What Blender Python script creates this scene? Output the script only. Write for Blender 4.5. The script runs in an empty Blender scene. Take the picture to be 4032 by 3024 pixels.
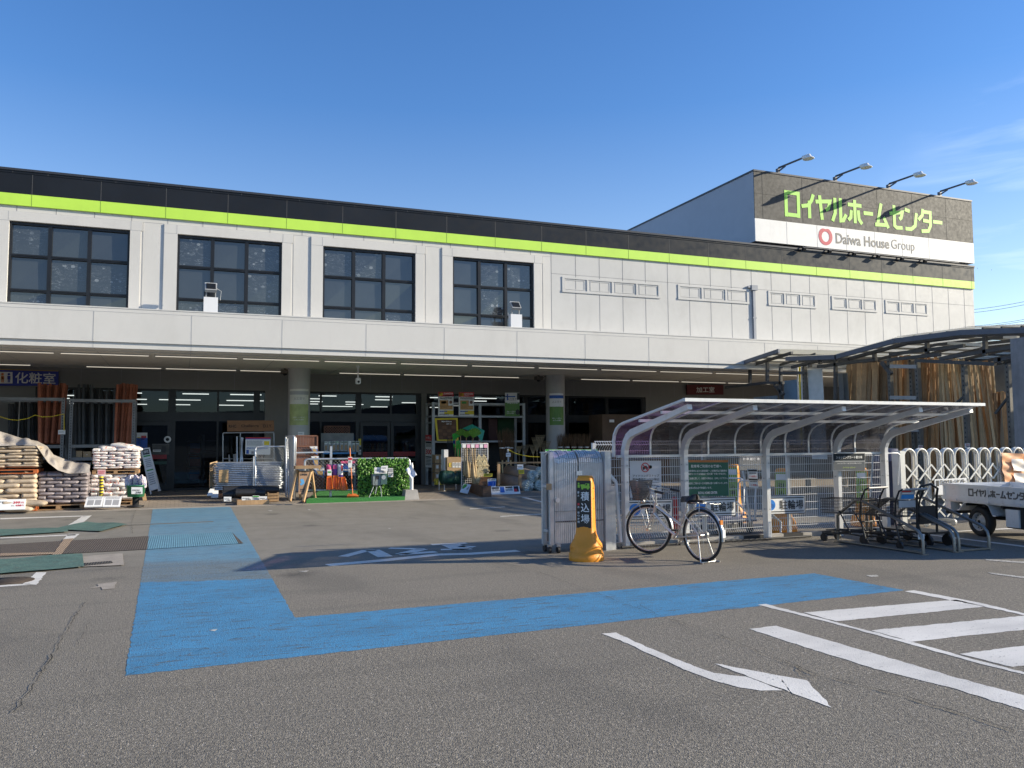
import bpy, bmesh, math, random
from mathutils import Vector as V, Matrix
from math import radians, sin, cos, pi, atan2, sqrt
random.seed(7)
C = bpy.context.scene.collection
SC = bpy.context.scene
# ---------------------------------------------------------------- camera, sky, sun, exposure
H = 1.6; FPX = 3263.0
PITCH = radians(4.1); ROLL = 0.0062; YAW = radians(68.2)
FW = V((cos(YAW)*cos(PITCH), sin(YAW)*cos(PITCH), sin(PITCH)))
_r = V((sin(YAW), -cos(YAW), 0)); _u = _r.cross(FW)
RT = _r*cos(ROLL)-_u*sin(ROLL); UP = _r*sin(ROLL)+_u*cos(ROLL)
CAM = V((0, 0, H))
cd = bpy.data.cameras.new('camera'); cam = bpy.data.objects.new('camera', cd); C.objects.link(cam)
cd.sensor_width = 36; cd.lens = FPX/4032*36; cd.clip_end = 6000; cd.clip_start = .05
m = Matrix((RT, UP, -FW)).transposed().to_4x4(); m.translation = CAM; cam.matrix_world = m
SC.camera = cam
SUN = V((1, -.345, .395)).normalized()
EL = math.asin(SUN.z); AZ = atan2(SUN.x, SUN.y)
W = bpy.data.worlds.new('World'); SC.world = W; W.use_nodes = True
nt = W.node_tree; bg = nt.nodes['Background']
sky = nt.nodes.new('ShaderNodeTexSky'); sky.sky_type = 'NISHITA'; sky.sun_disc = False
sky.sun_elevation = EL; sky.sun_rotation = AZ; sky.altitude = 100; sky.air_density = 1.0; sky.dust_density = 0.15; sky.ozone_density = 2.2
tc = nt.nodes.new('ShaderNodeTexCoord'); mp = nt.nodes.new('ShaderNodeMapping'); mp.inputs['Scale'].default_value = (2.2, 2.2, 16)
mp.inputs['Rotation'].default_value = (0.12, -0.05, 0.5)
nz = nt.nodes.new('ShaderNodeTexNoise'); nz.inputs['Scale'].default_value = 2.1; nz.inputs['Detail'].default_value = 7; nz.inputs['Roughness'].default_value = .55; nz.inputs['Distortion'].default_value = .4
rp = nt.nodes.new('ShaderNodeMapRange'); rp.inputs[1].default_value = .50; rp.inputs[2].default_value = .80
dt = nt.nodes.new('ShaderNodeVectorMath'); dt.operation = 'DOT_PRODUCT'; dt.inputs[1].default_value = V((cos(radians(30)), sin(radians(30)), .17)).normalized()
dr = nt.nodes.new('ShaderNodeMapRange'); dr.inputs[1].default_value = .965; dr.inputs[2].default_value = 1.0
mu = nt.nodes.new('ShaderNodeMath'); mu.operation = 'MULTIPLY'
mx = nt.nodes.new('ShaderNodeMix'); mx.data_type = 'RGBA'; mx.inputs[7].default_value = (6.5, 7.2, 8.2, 1)
L = nt.links.new
L(tc.outputs['Generated'], mp.inputs[0]); L(mp.outputs[0], nz.inputs['Vector']); L(nz.outputs[0], rp.inputs[0])
L(tc.outputs['Generated'], dt.inputs[0]); L(dt.outputs['Value'], dr.inputs[0]); L(rp.outputs[0], mu.inputs[0]); L(dr.outputs[0], mu.inputs[1])
mh = nt.nodes.new('ShaderNodeMath'); mh.operation = 'MULTIPLY'; mh.inputs[1].default_value = .45; L(mu.outputs[0], mh.inputs[0]); L(mh.outputs[0], mx.inputs[0]); hsv = nt.nodes.new('ShaderNodeHueSaturation'); sz_ = nt.nodes.new('ShaderNodeSeparateXYZ'); L(tc.outputs['Generated'], sz_.inputs[0]); sr_ = nt.nodes.new('ShaderNodeMapRange'); sr_.inputs[1].default_value = .0; sr_.inputs[2].default_value = .38; sr_.inputs[3].default_value = .88; sr_.inputs[4].default_value = 1.28; L(sz_.outputs[2], sr_.inputs[0]); L(sr_.outputs[0], hsv.inputs['Saturation']); hsv.inputs['Hue'].default_value = .511; hsv.inputs['Value'].default_value = 1.0; L(sky.outputs[0], hsv.inputs['Color']); L(hsv.outputs[0], mx.inputs[6]); L(mx.outputs[2], bg.inputs[0])
bg.inputs[1].default_value = 0.128
sl = bpy.data.lights.new('sun', 'SUN'); sl.energy = 5.0; sl.angle = radians(.5); sl.color = (1, .895, .70)
so = bpy.data.objects.new('sun', sl); C.objects.link(so); so.rotation_euler = (-SUN).to_track_quat('-Z', 'Y').to_euler(); so.location = (20, -20, 30)
vs = SC.view_settings; vs.view_transform = 'Standard'; vs.look = 'None'; vs.exposure = 0.71; vs.gamma = 1; vs.use_curve_mapping = False
SC.cycles.max_bounces = 8; SC.cycles.transparent_max_bounces = 24; SC.cycles.use_denoising = True
try: SC.cycles.denoiser = 'OPENIMAGEDENOISE'
except Exception: pass
SC.cycles.sample_clamp_indirect = 6
# ---------------------------------------------------------------- measuring helpers: pixel of the photo (4032 wide) -> point in the place
def ray(x, y): return FW+RT*((x-2016)/FPX)-UP*((y-1512)/FPX)
def G(p, z=0.0):
    d = ray(*p); return CAM+d*((z-H)/d.z)
def PY(p, Y):
    d = ray(*p); return CAM+d*(Y/d.y)
def PX(p, X):
    d = ray(*p); return CAM+d*(X/d.x)
def zoomer(x0, y0, k): return lambda x, y: (x0+x/k, y0+y/k)
z1 = zoomer(0, 640, 1.9235); z2 = zoomer(1100, 750, 1.907); z3 = zoomer(2100, 600, 1.145)
a4 = zoomer(0, 1400, 2.37); a5 = zoomer(500, 1450, 2.766); a6 = zoomer(1080, 1450, 2.766); a7 = zoomer(1640, 1450, 2.766)
b1 = zoomer(2100, 1740, 2.765); b2 = zoomer(2800, 1740, 3.16); b3 = zoomer(3300, 1700, 2.963); b4 = zoomer(2380, 1500, 1.4553)
b5 = zoomer(2800, 1250, 1.7955); b6 = zoomer(2900, 580, 1.954); b7 = zoomer(0, 1950, 2.011); b8 = zoomer(900, 1950, 1.58)
c1 = zoomer(2200, 2200, 1.2074); c2 = zoomer(0, 2300, 1.106); c4 = zoomer(2450, 1830, 4.022); c5 = zoomer(3250, 1900, 3.16)
dd = zoomer(0, 0, 1/1.8228)
# ---------------------------------------------------------------- mesh builder
XA, YA, ZA = V((1, 0, 0)), V((0, 1, 0)), V((0, 0, 1))
class MB:
    def __init__(s): s.v = []; s.f = []; s.mi = []; s.sm = []
    def add(s, vs_, fs, mi=0, smooth=False):
        n = len(s.v); s.v += [V(p) for p in vs_]
        for f in fs: s.f.append([i+n for i in f]); s.mi.append(mi); s.sm.append(smooth)
        return s
    def obox(s, c, a, b, d, mi=0):
        c = V(c); P = [c+a*i+b*j+d*k for k in (-1, 1) for j in (-1, 1) for i in (-1, 1)]
        F = [[0, 2, 3, 1], [4, 5, 7, 6], [0, 1, 5, 4], [2, 6, 7, 3], [0, 4, 6, 2], [1, 3, 7, 5]]
        if a.cross(b).dot(d) < 0: F = [f[::-1] for f in F]
        return s.add(P, F, mi)
    def box(s, x0, x1, y0, y1, z0, z1, mi=0):
        return s.obox(((x0+x1)/2, (y0+y1)/2, (z0+z1)/2), XA*abs(x1-x0)/2, YA*abs(y1-y0)/2, ZA*abs(z1-z0)/2, mi)
    def bar(s, p, q, w, h, mi=0, up=ZA):
        p, q = V(p), V(q); d = q-p; t = d.normalized()
        if abs(t.dot(up)) > .99: up = YA
        a = t.cross(up).normalized(); b = a.cross(t)
        return s.obox((p+q)/2, d/2, a*w/2, b*h/2, mi)
    def tube(s, pts, r, n=8, mi=0, closed=False, smooth=True):
        pts = [V(p) for p in pts]; N = len(pts); rings = []
        rr = r if isinstance(r, (list, tuple)) else [r]*N
        t0 = (pts[1]-pts[0]).normalized(); a = t0.cross(ZA if abs(t0.z) < .9 else XA).normalized()
        for i in range(N):
            if closed: t = (pts[(i+1) % N]-pts[i-1]).normalized()
            elif i == 0: t = t0
            elif i == N-1: t = (pts[-1]-pts[-2]).normalized()
            else:
                t = ((pts[i+1]-pts[i]).normalized()+(pts[i]-pts[i-1]).normalized())
                t = t.normalized() if t.length > 1e-6 else (pts[i+1]-pts[i]).normalized()
            a = (a-t*a.dot(t)).normalized(); b = t.cross(a)
            rings.append([pts[i]+(a*cos(2*pi*k/n)+b*sin(2*pi*k/n))*rr[i] for k in range(n)])
        vs_ = [p for r_ in rings for p in r_]; F = []
        for i in range(N if closed else N-1):
            j = (i+1) % N
            for k in range(n): F.append([i*n+k, i*n+(k+1) % n, j*n+(k+1) % n, j*n+k])
        s.add(vs_, F, mi, smooth)
        if not closed: s.add(rings[0], [list(range(n))[::-1]], mi); s.add(rings[-1], [list(range(n))], mi)
        return s
    def cyl(s, c, axis, r, h, n=20, mi=0, r2=None, smooth=True):
        c = V(c); ax = V(axis).normalized(); return s.tube([c, c+ax*h], [r, r if r2 is None else r2], n, mi, smooth=smooth)
    def lathe(s, prof, n=24, mi=0, c=(0, 0, 0), smooth=True, ax=ZA, sx=1, sy=1):
        c = V(c); a = ax.cross(XA if abs(ax.x) < .9 else YA).normalized(); b = ax.cross(a); vs_ = []; F = []
        for r, z in prof: vs_ += [c+ax*z+a*r*sx*cos(2*pi*k/n)+b*r*sy*sin(2*pi*k/n) for k in range(n)]
        for i in range(len(prof)-1):
            for k in range(n): F.append([i*n+k, i*n+(k+1) % n, (i+1)*n+(k+1) % n, (i+1)*n+k])
        s.add(vs_, F, mi, smooth)
        return s
    def prism(s, poly, o, u, v, w, mi=0):
        o, u, v, w = V(o), V(u), V(v), V(w)
        A = [o+u*p[0]+v*p[1] for p in poly]; n = len(A); B = [p+w for p in A]
        s.add(A+B, [list(range(n)), list(range(2*n-1, n-1, -1))]+[[i, i+n, (i+1) % n+n, (i+1) % n] for i in range(n)], mi); return s
    def poly(s, pts, mi=0): return s.add(pts, [list(range(len(pts)))], mi)
    def ring(s, outer, inner, o, u, v, w, mi=0):
        o, u, v, w = V(o), V(u), V(v), V(w); n = len(outer)
        P = [o+u*p[0]+v*p[1] for p in outer+inner]; Q = [p+w for p in P]; F = []
        for i in range(n):
            j = (i+1) % n
            F += [[i, j, n+j, n+i], [2*n+i, 3*n+i, 3*n+j, 2*n+j], [i, 2*n+i, 2*n+j, j], [n+i, n+j, 3*n+j, 3*n+i]]
        s.add(P+Q, F, mi); return s
    def stroke(s, pts, w, o, u, v, th, mi=0):
        pts = [V((p[0], p[1])) for p in pts]; Lp, Rp = [], []
        for i, p in enumerate(pts):
            d1 = (pts[i]-pts[i-1]).normalized() if i > 0 else None
            d2 = (pts[i+1]-pts[i]).normalized() if i < len(pts)-1 else None
            d1 = d1 or d2; d2 = d2 or d1
            n1 = V((-d1.y, d1.x)); n2 = V((-d2.y, d2.x)); m_ = (n1+n2).normalized(); k = min(1/max(m_.dot(n1), .35), 2.2)*w/2
            Lp.append(p+m_*k); Rp.append(p-m_*k)
        for i in range(len(pts)-1): s.prism([Lp[i], Rp[i], Rp[i+1], Lp[i+1]], o, u, v, th, mi)
        return s
    def grid(s, nu, nv, fn, mi=0, smooth=True):
        P = [fn(i/nu, j/nv) for j in range(nv+1) for i in range(nu+1)]
        s.add(P, [[j*(nu+1)+i, j*(nu+1)+i+1, (j+1)*(nu+1)+i+1, (j+1)*(nu+1)+i] for j in range(nv) for i in range(nu)], mi, smooth); return s
    def text(s, txt, o, u, v, w=None, h=None, mi=0, bold=0.0, ctr=True, lift=.004):
        """lettering laid on a face: o centre (or lower left), u / v unit axes, w / h size in metres"""
        vs_, fs = glyphs(txt, bold); x0 = min(p[0] for p in vs_); x1 = max(p[0] for p in vs_); y0 = min(p[1] for p in vs_); y1 = max(p[1] for p in vs_)
        kx = w/(x1-x0) if w else h/(y1-y0); ky = h/(y1-y0) if h else kx
        o, u, v = V(o), V(u).normalized(), V(v).normalized(); n_ = u.cross(v)
        ox, oy = ((x0+x1)/2, (y0+y1)/2) if ctr else (x0, y0)
        s.add([o+u*(p[0]-ox)*kx+v*(p[1]-oy)*ky+n_*lift for p in vs_], fs, mi); return s
    def build(s, name, mats, parent=None, origin=None, bevel=0):
        if not isinstance(mats, (list, tuple)): mats = [mats]
        if parent is not None: o = WL.get(parent.name, parent.location)
        elif origin is not None: o = V(origin)
        else:
            xs = [p.x for p in s.v]; ys = [p.y for p in s.v]; zs = [p.z for p in s.v]
            o = V(((min(xs)+max(xs))/2, (min(ys)+max(ys))/2, min(zs)))
        me = bpy.data.meshes.new(name); me.from_pydata([p-o for p in s.v], [], s.f)
        for mt in mats: me.materials.append(mt)
        me.polygons.foreach_set('material_index', s.mi); me.polygons.foreach_set('use_smooth', s.sm); me.update()
        ob = bpy.data.objects.new(name, me); C.objects.link(ob)
        if parent is not None: ob.parent = parent; WL[ob.name] = V(o)
        else: ob.location = o; WL[ob.name] = V(o)
        if bevel:
            b = ob.modifiers.new('edge', 'BEVEL'); b.width = bevel; b.segments = 2; b.limit_method = 'ANGLE'
        return ob
WL = {}
_gc = {}
def glyphs(txt, bold=0.0):
    k = (txt, bold)
    if k not in _gc:
        cu = bpy.data.curves.new('lettering', 'FONT'); cu.body = txt; cu.size = 1; cu.offset = bold; cu.resolution_u = 3
        ob = bpy.data.objects.new('lettering', cu); me = bpy.data.meshes.new_from_object(ob)
        _gc[k] = ([tuple(q.co[:2]) for q in me.vertices], [list(p.vertices) for p in me.polygons])
        bpy.data.objects.remove(ob); bpy.data.curves.remove(cu); bpy.data.meshes.remove(me)
    return _gc[k]
def tag(o, label=None, cat=None, group=None, kind=None):
    if label: o['label'] = label
    if cat: o['category'] = cat
    if group: o['group'] = group
    if kind: o['kind'] = kind
    return o
def thing(name, label, cat, loc, group=None):
    o = bpy.data.objects.new(name, None); C.objects.link(o); o.location = loc; o.empty_display_size = .2; WL[o.name] = V(loc)
    return tag(o, label, cat, group)
def dup(o, loc=None, rz=None, label=None, parent=None):
    c = o.copy(); C.objects.link(c)
    if parent is not None: c.parent = parent
    for ch in list(o.children): dup(ch, parent=c)
    if loc is not None: c.location = loc
    if rz is not None: c.rotation_euler = (0, 0, rz)
    if label: c['label'] = label
    if o.name in WL: WL[c.name] = V(loc) if loc is not None else WL[o.name]
    return c
def arc(c, a, b, r, t0, t1, n=8):
    c = V(c); return [c+a*r*cos(t0+(t1-t0)*i/n)+b*r*sin(t0+(t1-t0)*i/n) for i in range(n+1)]
def rrect(w, h, r, n=4):
    out = []
    for cx, cy, t in ((w/2-r, h/2-r, 0), (-w/2+r, h/2-r, pi/2), (-w/2+r, -h/2+r, pi), (w/2-r, -h/2+r, 1.5*pi)):
        out += [(cx+r*cos(t+pi/2*i/n), cy+r*sin(t+pi/2*i/n)) for i in range(n+1)]
    return out
# ---------------------------------------------------------------- materials
class NT:
    def __init__(s, name):
        s.m = bpy.data.materials.new(name); s.m.use_nodes = True; s.t = s.m.node_tree; s.b = s.t.nodes['Principled BSDF']; s.out = s.t.nodes['Material Output']
        s.tc = s.t.nodes.new('ShaderNodeTexCoord')
    def n(s, t, **k):
        q = s.t.nodes.new('ShaderNode'+t)
        for a, b in k.items(): setattr(q, a, b)
        return q
    def l(s, a, b): s.t.links.new(a, b)
    def set(s, q, i, v):
        if hasattr(v, 'is_output') or isinstance(v, bpy.types.NodeSocket): s.l(v, q.inputs[i])
        else: q.inputs[i].default_value = v
    def noise(s, scale, detail=4, rough=.55, dist=0, vec=None, sc=None):
        q = s.n('TexNoise'); q.inputs['Scale'].default_value = scale; q.inputs['Detail'].default_value = detail; q.inputs['Roughness'].default_value = rough; q.inputs['Distortion'].default_value = dist
        v = vec or s.tc.outputs['Object']
        if sc: mp_ = s.n('Mapping'); mp_.inputs['Scale'].default_value = sc; s.l(v, mp_.inputs[0]); v = mp_.outputs[0]
        s.l(v, q.inputs['Vector']); return q.outputs[0]
    def vor(s, scale, feature='F1', vec=None, sc=None, out='Distance', rand=1):
        q = s.n('TexVoronoi'); q.feature = feature; q.inputs['Scale'].default_value = scale; q.inputs['Randomness'].default_value = rand
        v = vec or s.tc.outputs['Object']
        if sc: mp_ = s.n('Mapping'); mp_.inputs['Scale'].default_value = sc; s.l(v, mp_.inputs[0]); v = mp_.outputs[0]
        s.l(v, q.inputs['Vector']); return q.outputs[out]
    def mr(s, x, a, b, c=0., d=1.):
        q = s.n('MapRange'); s.set(q, 0, x)
        for i, v in enumerate((a, b, c, d)): s.set(q, i+1, v)
        return q.outputs[0]
    def ma(s, op, a, b=0.0, c=None):
        q = s.n('Math', operation=op); s.set(q, 0, a); s.set(q, 1, b)
        if c is not None: s.set(q, 2, c)
        return q.outputs[0]
    def mix(s, f, a, b, blend='MIX'):
        q = s.n('Mix', data_type='RGBA', blend_type=blend); s.set(q, 0, f)
        for i, v in ((6, a), (7, b)): s.set(q, i, (*v, 1) if isinstance(v, tuple) and len(v) == 3 else v)
        return q.outputs[2]
    def xyz(s, v=None):
        q = s.n('SeparateXYZ'); s.l(v or s.tc.outputs['Object'], q.inputs[0]); return q.outputs
    def bump(s, h, dist=.01, st=1.0):
        q = s.n('Bump'); q.inputs['Strength'].default_value = st; q.inputs['Distance'].default_value = dist; s.l(h, q.inputs['Height']); s.l(q.outputs[0], s.b.inputs['Normal'])
def lin(c):
    return tuple(((x/255+.055)/1.055)**2.4 if x/255 > .04045 else x/255/12.92 for x in c)
_mc = {}
def M(name, col, rough=.55, metal=0., var=.10, scale=3., dirt=.0, bump=0., bscale=80., spec=.5, grain=None, rnd=0., coat=0.):
    """painted / plastic / wood / metal surface: colour broken up by two scales of noise, dirt, grain and a fine bump"""
    if name in _mc: return _mc[name]
    q = NT(name); n1 = q.noise(scale, 5); n2 = q.noise(scale*9, 3)
    c = q.mix(q.mr(n1, .3, .7), tuple(x*(1-var) for x in col), tuple(min(1, x*(1+var)) for x in col))
    c = q.mix(q.mr(n2, .35, .75, 0, .5*var*2), c, tuple(x*.55 for x in col))
    if grain:
        g = q.noise(grain[1], 4, .6, 1.2, sc=grain[0]); c = q.mix(q.mr(g, .35, .7, 0, grain[2]), c, tuple(x*.38 for x in col))
    if dirt:
        d = q.noise(scale*1.7, 6, .65, .6, sc=(1, 1, .35)); c = q.mix(q.mr(d, .5, .75, 0, dirt), c, (.09, .075, .06))
    if rnd:
        oi = q.n('ObjectInfo'); hs = q.n('HueSaturation'); q.l(q.mr(oi.outputs['Random'], 0, 1, 1-rnd, 1+rnd), hs.inputs['Value']); q.l(c, hs.inputs['Color']); c = hs.outputs[0]
    q.l(c, q.b.inputs['Base Color']); q.l(q.mr(n2, .2, .8, max(.02, rough-.08), min(1, rough+.1)), q.b.inputs['Roughness'])
    q.b.inputs['Metallic'].default_value = metal; q.b.inputs['Specular IOR Level'].default_value = spec
    if coat: q.b.inputs['Coat Weight'].default_value = coat
    if bump: q.bump(q.noise(bscale, 3), bump)
    _mc[name] = q.m; return q.m
def struct(o): o['kind'] = 'structure'; return o
# ================================================================ ground, paths, markings
def asphalt():
    q = NT('asphalt'); g = q.n('NewGeometry'); P = g.outputs['Position']; s = q.xyz(P)
    v = q.vor(135, vec=P, out='Color'); sv = q.n('SeparateColor'); q.l(v, sv.inputs[0])
    n1 = q.noise(.55, 6, .6, vec=P); n2 = q.noise(38, 4, .65, vec=P); n3 = q.noise(3.2, 5, .6, .5, vec=P, sc=(1, .55, 1)); n4 = q.noise(9, 4, .6, vec=P)
    st = q.mr(sv.outputs[0], 0, 1, .62, 1.38)
    stone = q.mix(q.mr(sv.outputs[1], .90, .97), (.225, .203, .163), (.50, .45, .39))
    stone = q.mix(q.mr(sv.outputs[2], .2, .8, 0, .6), stone, (.24, .208, .165))
    near = q.mix(1.0, stone, (1, 1, 1), 'MULTIPLY')
    hs = q.n('HueSaturation'); q.l(near, hs.inputs['Color']); q.l(st, hs.inputs['Value']); near = hs.outputs[0]
    near = q.mix(q.mr(n2, .42, .62, 0, .6), near, (.06, .056, .052))
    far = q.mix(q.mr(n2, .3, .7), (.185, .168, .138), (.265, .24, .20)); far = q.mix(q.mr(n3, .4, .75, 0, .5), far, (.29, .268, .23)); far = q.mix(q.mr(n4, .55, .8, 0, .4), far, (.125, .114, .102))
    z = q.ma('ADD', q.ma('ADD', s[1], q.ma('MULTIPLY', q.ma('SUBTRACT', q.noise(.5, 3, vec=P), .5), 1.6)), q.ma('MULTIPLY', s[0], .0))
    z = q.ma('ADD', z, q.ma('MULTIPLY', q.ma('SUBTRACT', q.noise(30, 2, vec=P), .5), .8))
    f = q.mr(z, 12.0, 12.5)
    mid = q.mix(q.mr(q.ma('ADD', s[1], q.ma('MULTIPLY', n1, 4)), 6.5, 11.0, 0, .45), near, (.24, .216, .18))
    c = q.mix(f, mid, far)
    c = q.mix(q.mr(n1, .35, .7, 0, .35), c, q.mix(.4, c, (.05, .048, .046)))
    c = q.mix(q.mr(n3, .58, .75, 0, .25), c, (.2, .185, .16))
    st_ = q.noise(.9, 3, .5, .3, vec=P, sc=(1, .35, 1)); c = q.mix(q.mr(st_, .55, .68, 0, .26), c, (.07, .066, .06)); oil = q.vor(.55, vec=P); c = q.mix(q.mr(q.ma('ADD', oil, q.ma('MULTIPLY', n4, .22)), .14, .26, .62, 0), c, (.055, .052, .048))
    tm = q.noise(1.0, 2, .4, .1, vec=P, sc=(.25, 2.6, 1)); c = q.mix(q.mr(tm, .57, .65, 0, .12), c, (.06, .057, .053))
    q.l(c, q.b.inputs['Base Color']); q.b.inputs['Roughness'].default_value = .82; q.b.inputs['Specular IOR Level'].default_value = .35
    h = q.ma('ADD', q.vor(135, vec=P), q.ma('MULTIPLY', n2, 1.2)); bp = q.n('Bump'); bp.inputs['Distance'].default_value = .005
    q.l(q.mr(f, 0, 1, .75, .35), bp.inputs['Strength']); q.l(h, bp.inputs['Height']); q.l(bp.outputs[0], q.b.inputs['Normal'])
    return q.m
def paint(name, col, worn, under=(.09, .085, .078), two=False, sheen=.6):
    q = NT(name); P = q.n('NewGeometry').outputs['Position']; s = q.xyz(P)
    n1 = q.noise(45, 5, .7, vec=P); n2 = q.noise(1.3, 5, .6, vec=P); n3 = q.noise(7, 5, .65, .4, vec=P, sc=(1.0, 3.2, 1)); v = q.vor(95, vec=P)
    c = q.mix(q.mr(n2, .3, .7), tuple(x*.86 for x in col), tuple(min(1, x*1.12) for x in col))
    wear = q.mr(q.ma('ADD', n1, q.ma('MULTIPLY', n3, .5)), 1.02-worn, 1.14-worn)
    if two:
        zz = q.ma('ADD', q.ma('ADD', s[1], q.ma('MULTIPLY', s[0], .22)), q.ma('MULTIPLY', q.ma('SUBTRACT', q.noise(6, 4, vec=P), .5), .28))
        z1_ = q.mr(zz, 10.62, 10.70); z2_ = q.mr(zz, 12.2, 12.7)
        old = q.mix(q.mr(n1, .36, .62, .15, .95), (.15, .28, .37), (.15, .14, .125)); new2 = q.mix(q.mr(n2, .35, .65), (.115, .26, .37), (.15, .28, .37))
        old = q.mix(z2_, old, new2); c = q.mix(z1_, c, old)
        streak = q.noise(5, 4, .6, .2, vec=P, sc=(.55, 4.5, 1)); c = q.mix(q.mr(streak, .575, .63, 0, .8), c, (.085, .095, .09))
    tk = q.noise(1.6, 3, .5, .2, vec=P, sc=(.3, 2.2, 1)); c = q.mix(q.mr(tk, .5, .72, 0, .38), c, tuple(x*.55+.02 for x in col)); c = q.mix(wear, c, under); q.l(c, q.b.inputs['Base Color']); q.b.inputs['Roughness'].default_value = sheen
    bp = q.n('Bump'); bp.inputs['Distance'].default_value = .005; bp.inputs['Strength'].default_value = .55 if two else .3; q.l(q.ma('ADD', v, n1), bp.inputs['Height']); q.l(bp.outputs[0], q.b.inputs['Normal'])
    return q.m
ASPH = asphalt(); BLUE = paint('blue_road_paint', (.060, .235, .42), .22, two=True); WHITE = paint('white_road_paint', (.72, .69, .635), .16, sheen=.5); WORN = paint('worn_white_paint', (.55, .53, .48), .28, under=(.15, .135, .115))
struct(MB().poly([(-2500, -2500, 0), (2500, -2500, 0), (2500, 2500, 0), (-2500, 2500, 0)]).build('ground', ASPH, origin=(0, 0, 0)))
def sheet(name, polys, mt, z, kind='structure'):
    b = MB()
    for p in polys:
        q = [G(a) for a in p]; ar = sum(q[i].x*q[(i+1) % len(q)].y-q[(i+1) % len(q)].x*q[i].y for i in range(len(q)))
        if ar < 0: q = q[::-1]
        r = []
        for i in range(len(q)):
            d_ = q[(i+1) % len(q)]-q[i]; n_ = max(1, int(d_.length/.05)); s_ = V((-d_.y, d_.x, 0)).normalized()
            r += [q[i]+d_*k/n_+s_*(random.gauss(0, .005) if k else 0) for k in range(n_)]
        b.poly([(a.x, a.y, z) for a in r])
    o = b.build(name, mt, origin=(0, 0, 0))
    if kind: o['kind'] = kind
    return o
T = lambda f, *ps: [f(*p) for p in ps]
sheet('blue_path', [[(492, 2661), (603, 1996), (905, 1993), (1161, 2432)], [(492, 2661), (1161, 2432), (3206, 2258), (3562, 2324)]], BLUE, .0015)
sheet('road_markings', [
    T(c1, (203, 357), (272, 352), (430, 425), (600, 495), (740, 545), (890, 562), (1065, 628), (960, 629), (860, 614), (740, 582), (640, 545), (480, 475), (330, 405)),
    T(c1, (742, 500), (1080, 562), (1180, 580), (1200, 605), (1300, 710), (1112, 642), (1060, 575), (1100, 636), (900, 562)),
    T(c1, (905, 335), (1035, 320), (1300, 395), (1600, 480), (1900, 570), (2225, 654), (2900, 828), (2900, 937), (2225, 727), (1850, 610), (1500, 525), (1200, 430), (1000, 365)),
    T(c1, (945, 220), (985, 216), (1320, 303), (1660, 392), (2000, 487), (2225, 545), (2900, 719), (2900, 729), (2225, 556), (2000, 500), (1660, 405), (1310, 310)),
    T(c1, (1645, 156), (1690, 151), (2000, 210), (2225, 264), (2900, 426), (2900, 436), (2225, 272), (2000, 224)),
    T(c1, (1165, 257), (1890, 196), (2030, 229), (1320, 299)), T(c1, (1485, 342), (2245, 269), (2438, 315), (1680, 396)), T(c1, (1905, 454), (2630, 361), (2900, 426), (2900, 445), (2160, 516))], WHITE, .003)
sheet('parking_lines', [T(b7, (655, 165), (730, 160), (612, 250), (520, 250)), T(b7, (540, 308), (630, 306), (585, 345), (500, 350)), T(b7, (285, 612), (368, 612), (290, 711), (180, 706)),
    T(b7, (0, 182), (680, 161), (680, 168), (0, 192)), T(b7, (0, 336), (600, 310), (600, 318), (0, 344)), T(b7, (0, 712), (240, 703), (240, 711), (0, 728)),
    T(a7, (1090, 1395), (1150, 1393), (1440, 1470), (1425, 1478)), T(a7, (1080, 1391), (1420, 1384), (1420, 1391), (1080, 1396)),
    T(b3, (1010, 1200), (1080, 1200), (2200, 1335), (2200, 1352)), T(b3, (1920, 1258), (2200, 1272), (2200, 1284)), T(b3, (1250, 1165), (2040, 1122), (2040, 1135), (1300, 1172))], WHITE, .003)
sheet('faded_lines', [T(b8, (1500, 83), (1720, 70), (1720, 76), (1500, 89)), T(b8, (1690, 130), (1995, 112), (1995, 119), (1690, 137)), T(c1, (2030, 3), (2225, 16), (2225, 24), (2030, 9)), T(c1, (2040, 66), (2225, 88), (2225, 96), (2060, 74)), T(c1, (1460, 80), (1510, 78), (1525, 85), (1480, 88)),
    T(b8, (240, 95), (275, 96), (262, 100)), T(b8, (490, 88), (515, 90), (500, 94)), T(b8, (990, 205), (1012, 207), (1000, 210)), T(b8, (425, 473), (500, 470), (480, 480)), T(b7, (1650, 1072), (1725, 1062), (1700, 1080))], WORN, .0042)
KERB = M('kerb_concrete', (.33, .29, .245), .85, var=.15, scale=5, bump=.004); sheet('repair_patch', [T(b7, (690, 742), (780, 722), (775, 706), (925, 688), (905, 742), (812, 750), (800, 732))], KERB, .005)
# stop marking and line, kanji and kana painted on the road
b = MB()
def gst(pts, w): b.stroke([G(p).xy for p in pts], w, (0, 0, .002), XA, YA, ZA*.0012)
gst(T(b8, (615, 436), (960, 406), (1300, 370), (1500, 365), (1800, 346)), .2)
gst(T(b8, (712, 382), (850, 346), (915, 342)), .16); gst(T(b8, (895, 342), (975, 383)), .22)
gst(T(b8, (1000, 330), (1215, 335)), .14); gst(T(b8, (1205, 335), (1070, 368)), .2); gst(T(b8, (1060, 369), (1290, 352)), .17)
gst(T(b8, (1262, 308), (1480, 298)), .16); gst(T(b8, (1375, 305), (1460, 340)), .3); gst(T(b8, (1320, 339), (1500, 336)), .14); gst(T(b8, (1435, 318), (1530, 322)), .16)
struct(b.build('stop_marking', WHITE, origin=(0, 0, 0)))
CRK = M('crack_tar', (.018, .017, .016), .9)
b = MB()
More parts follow.
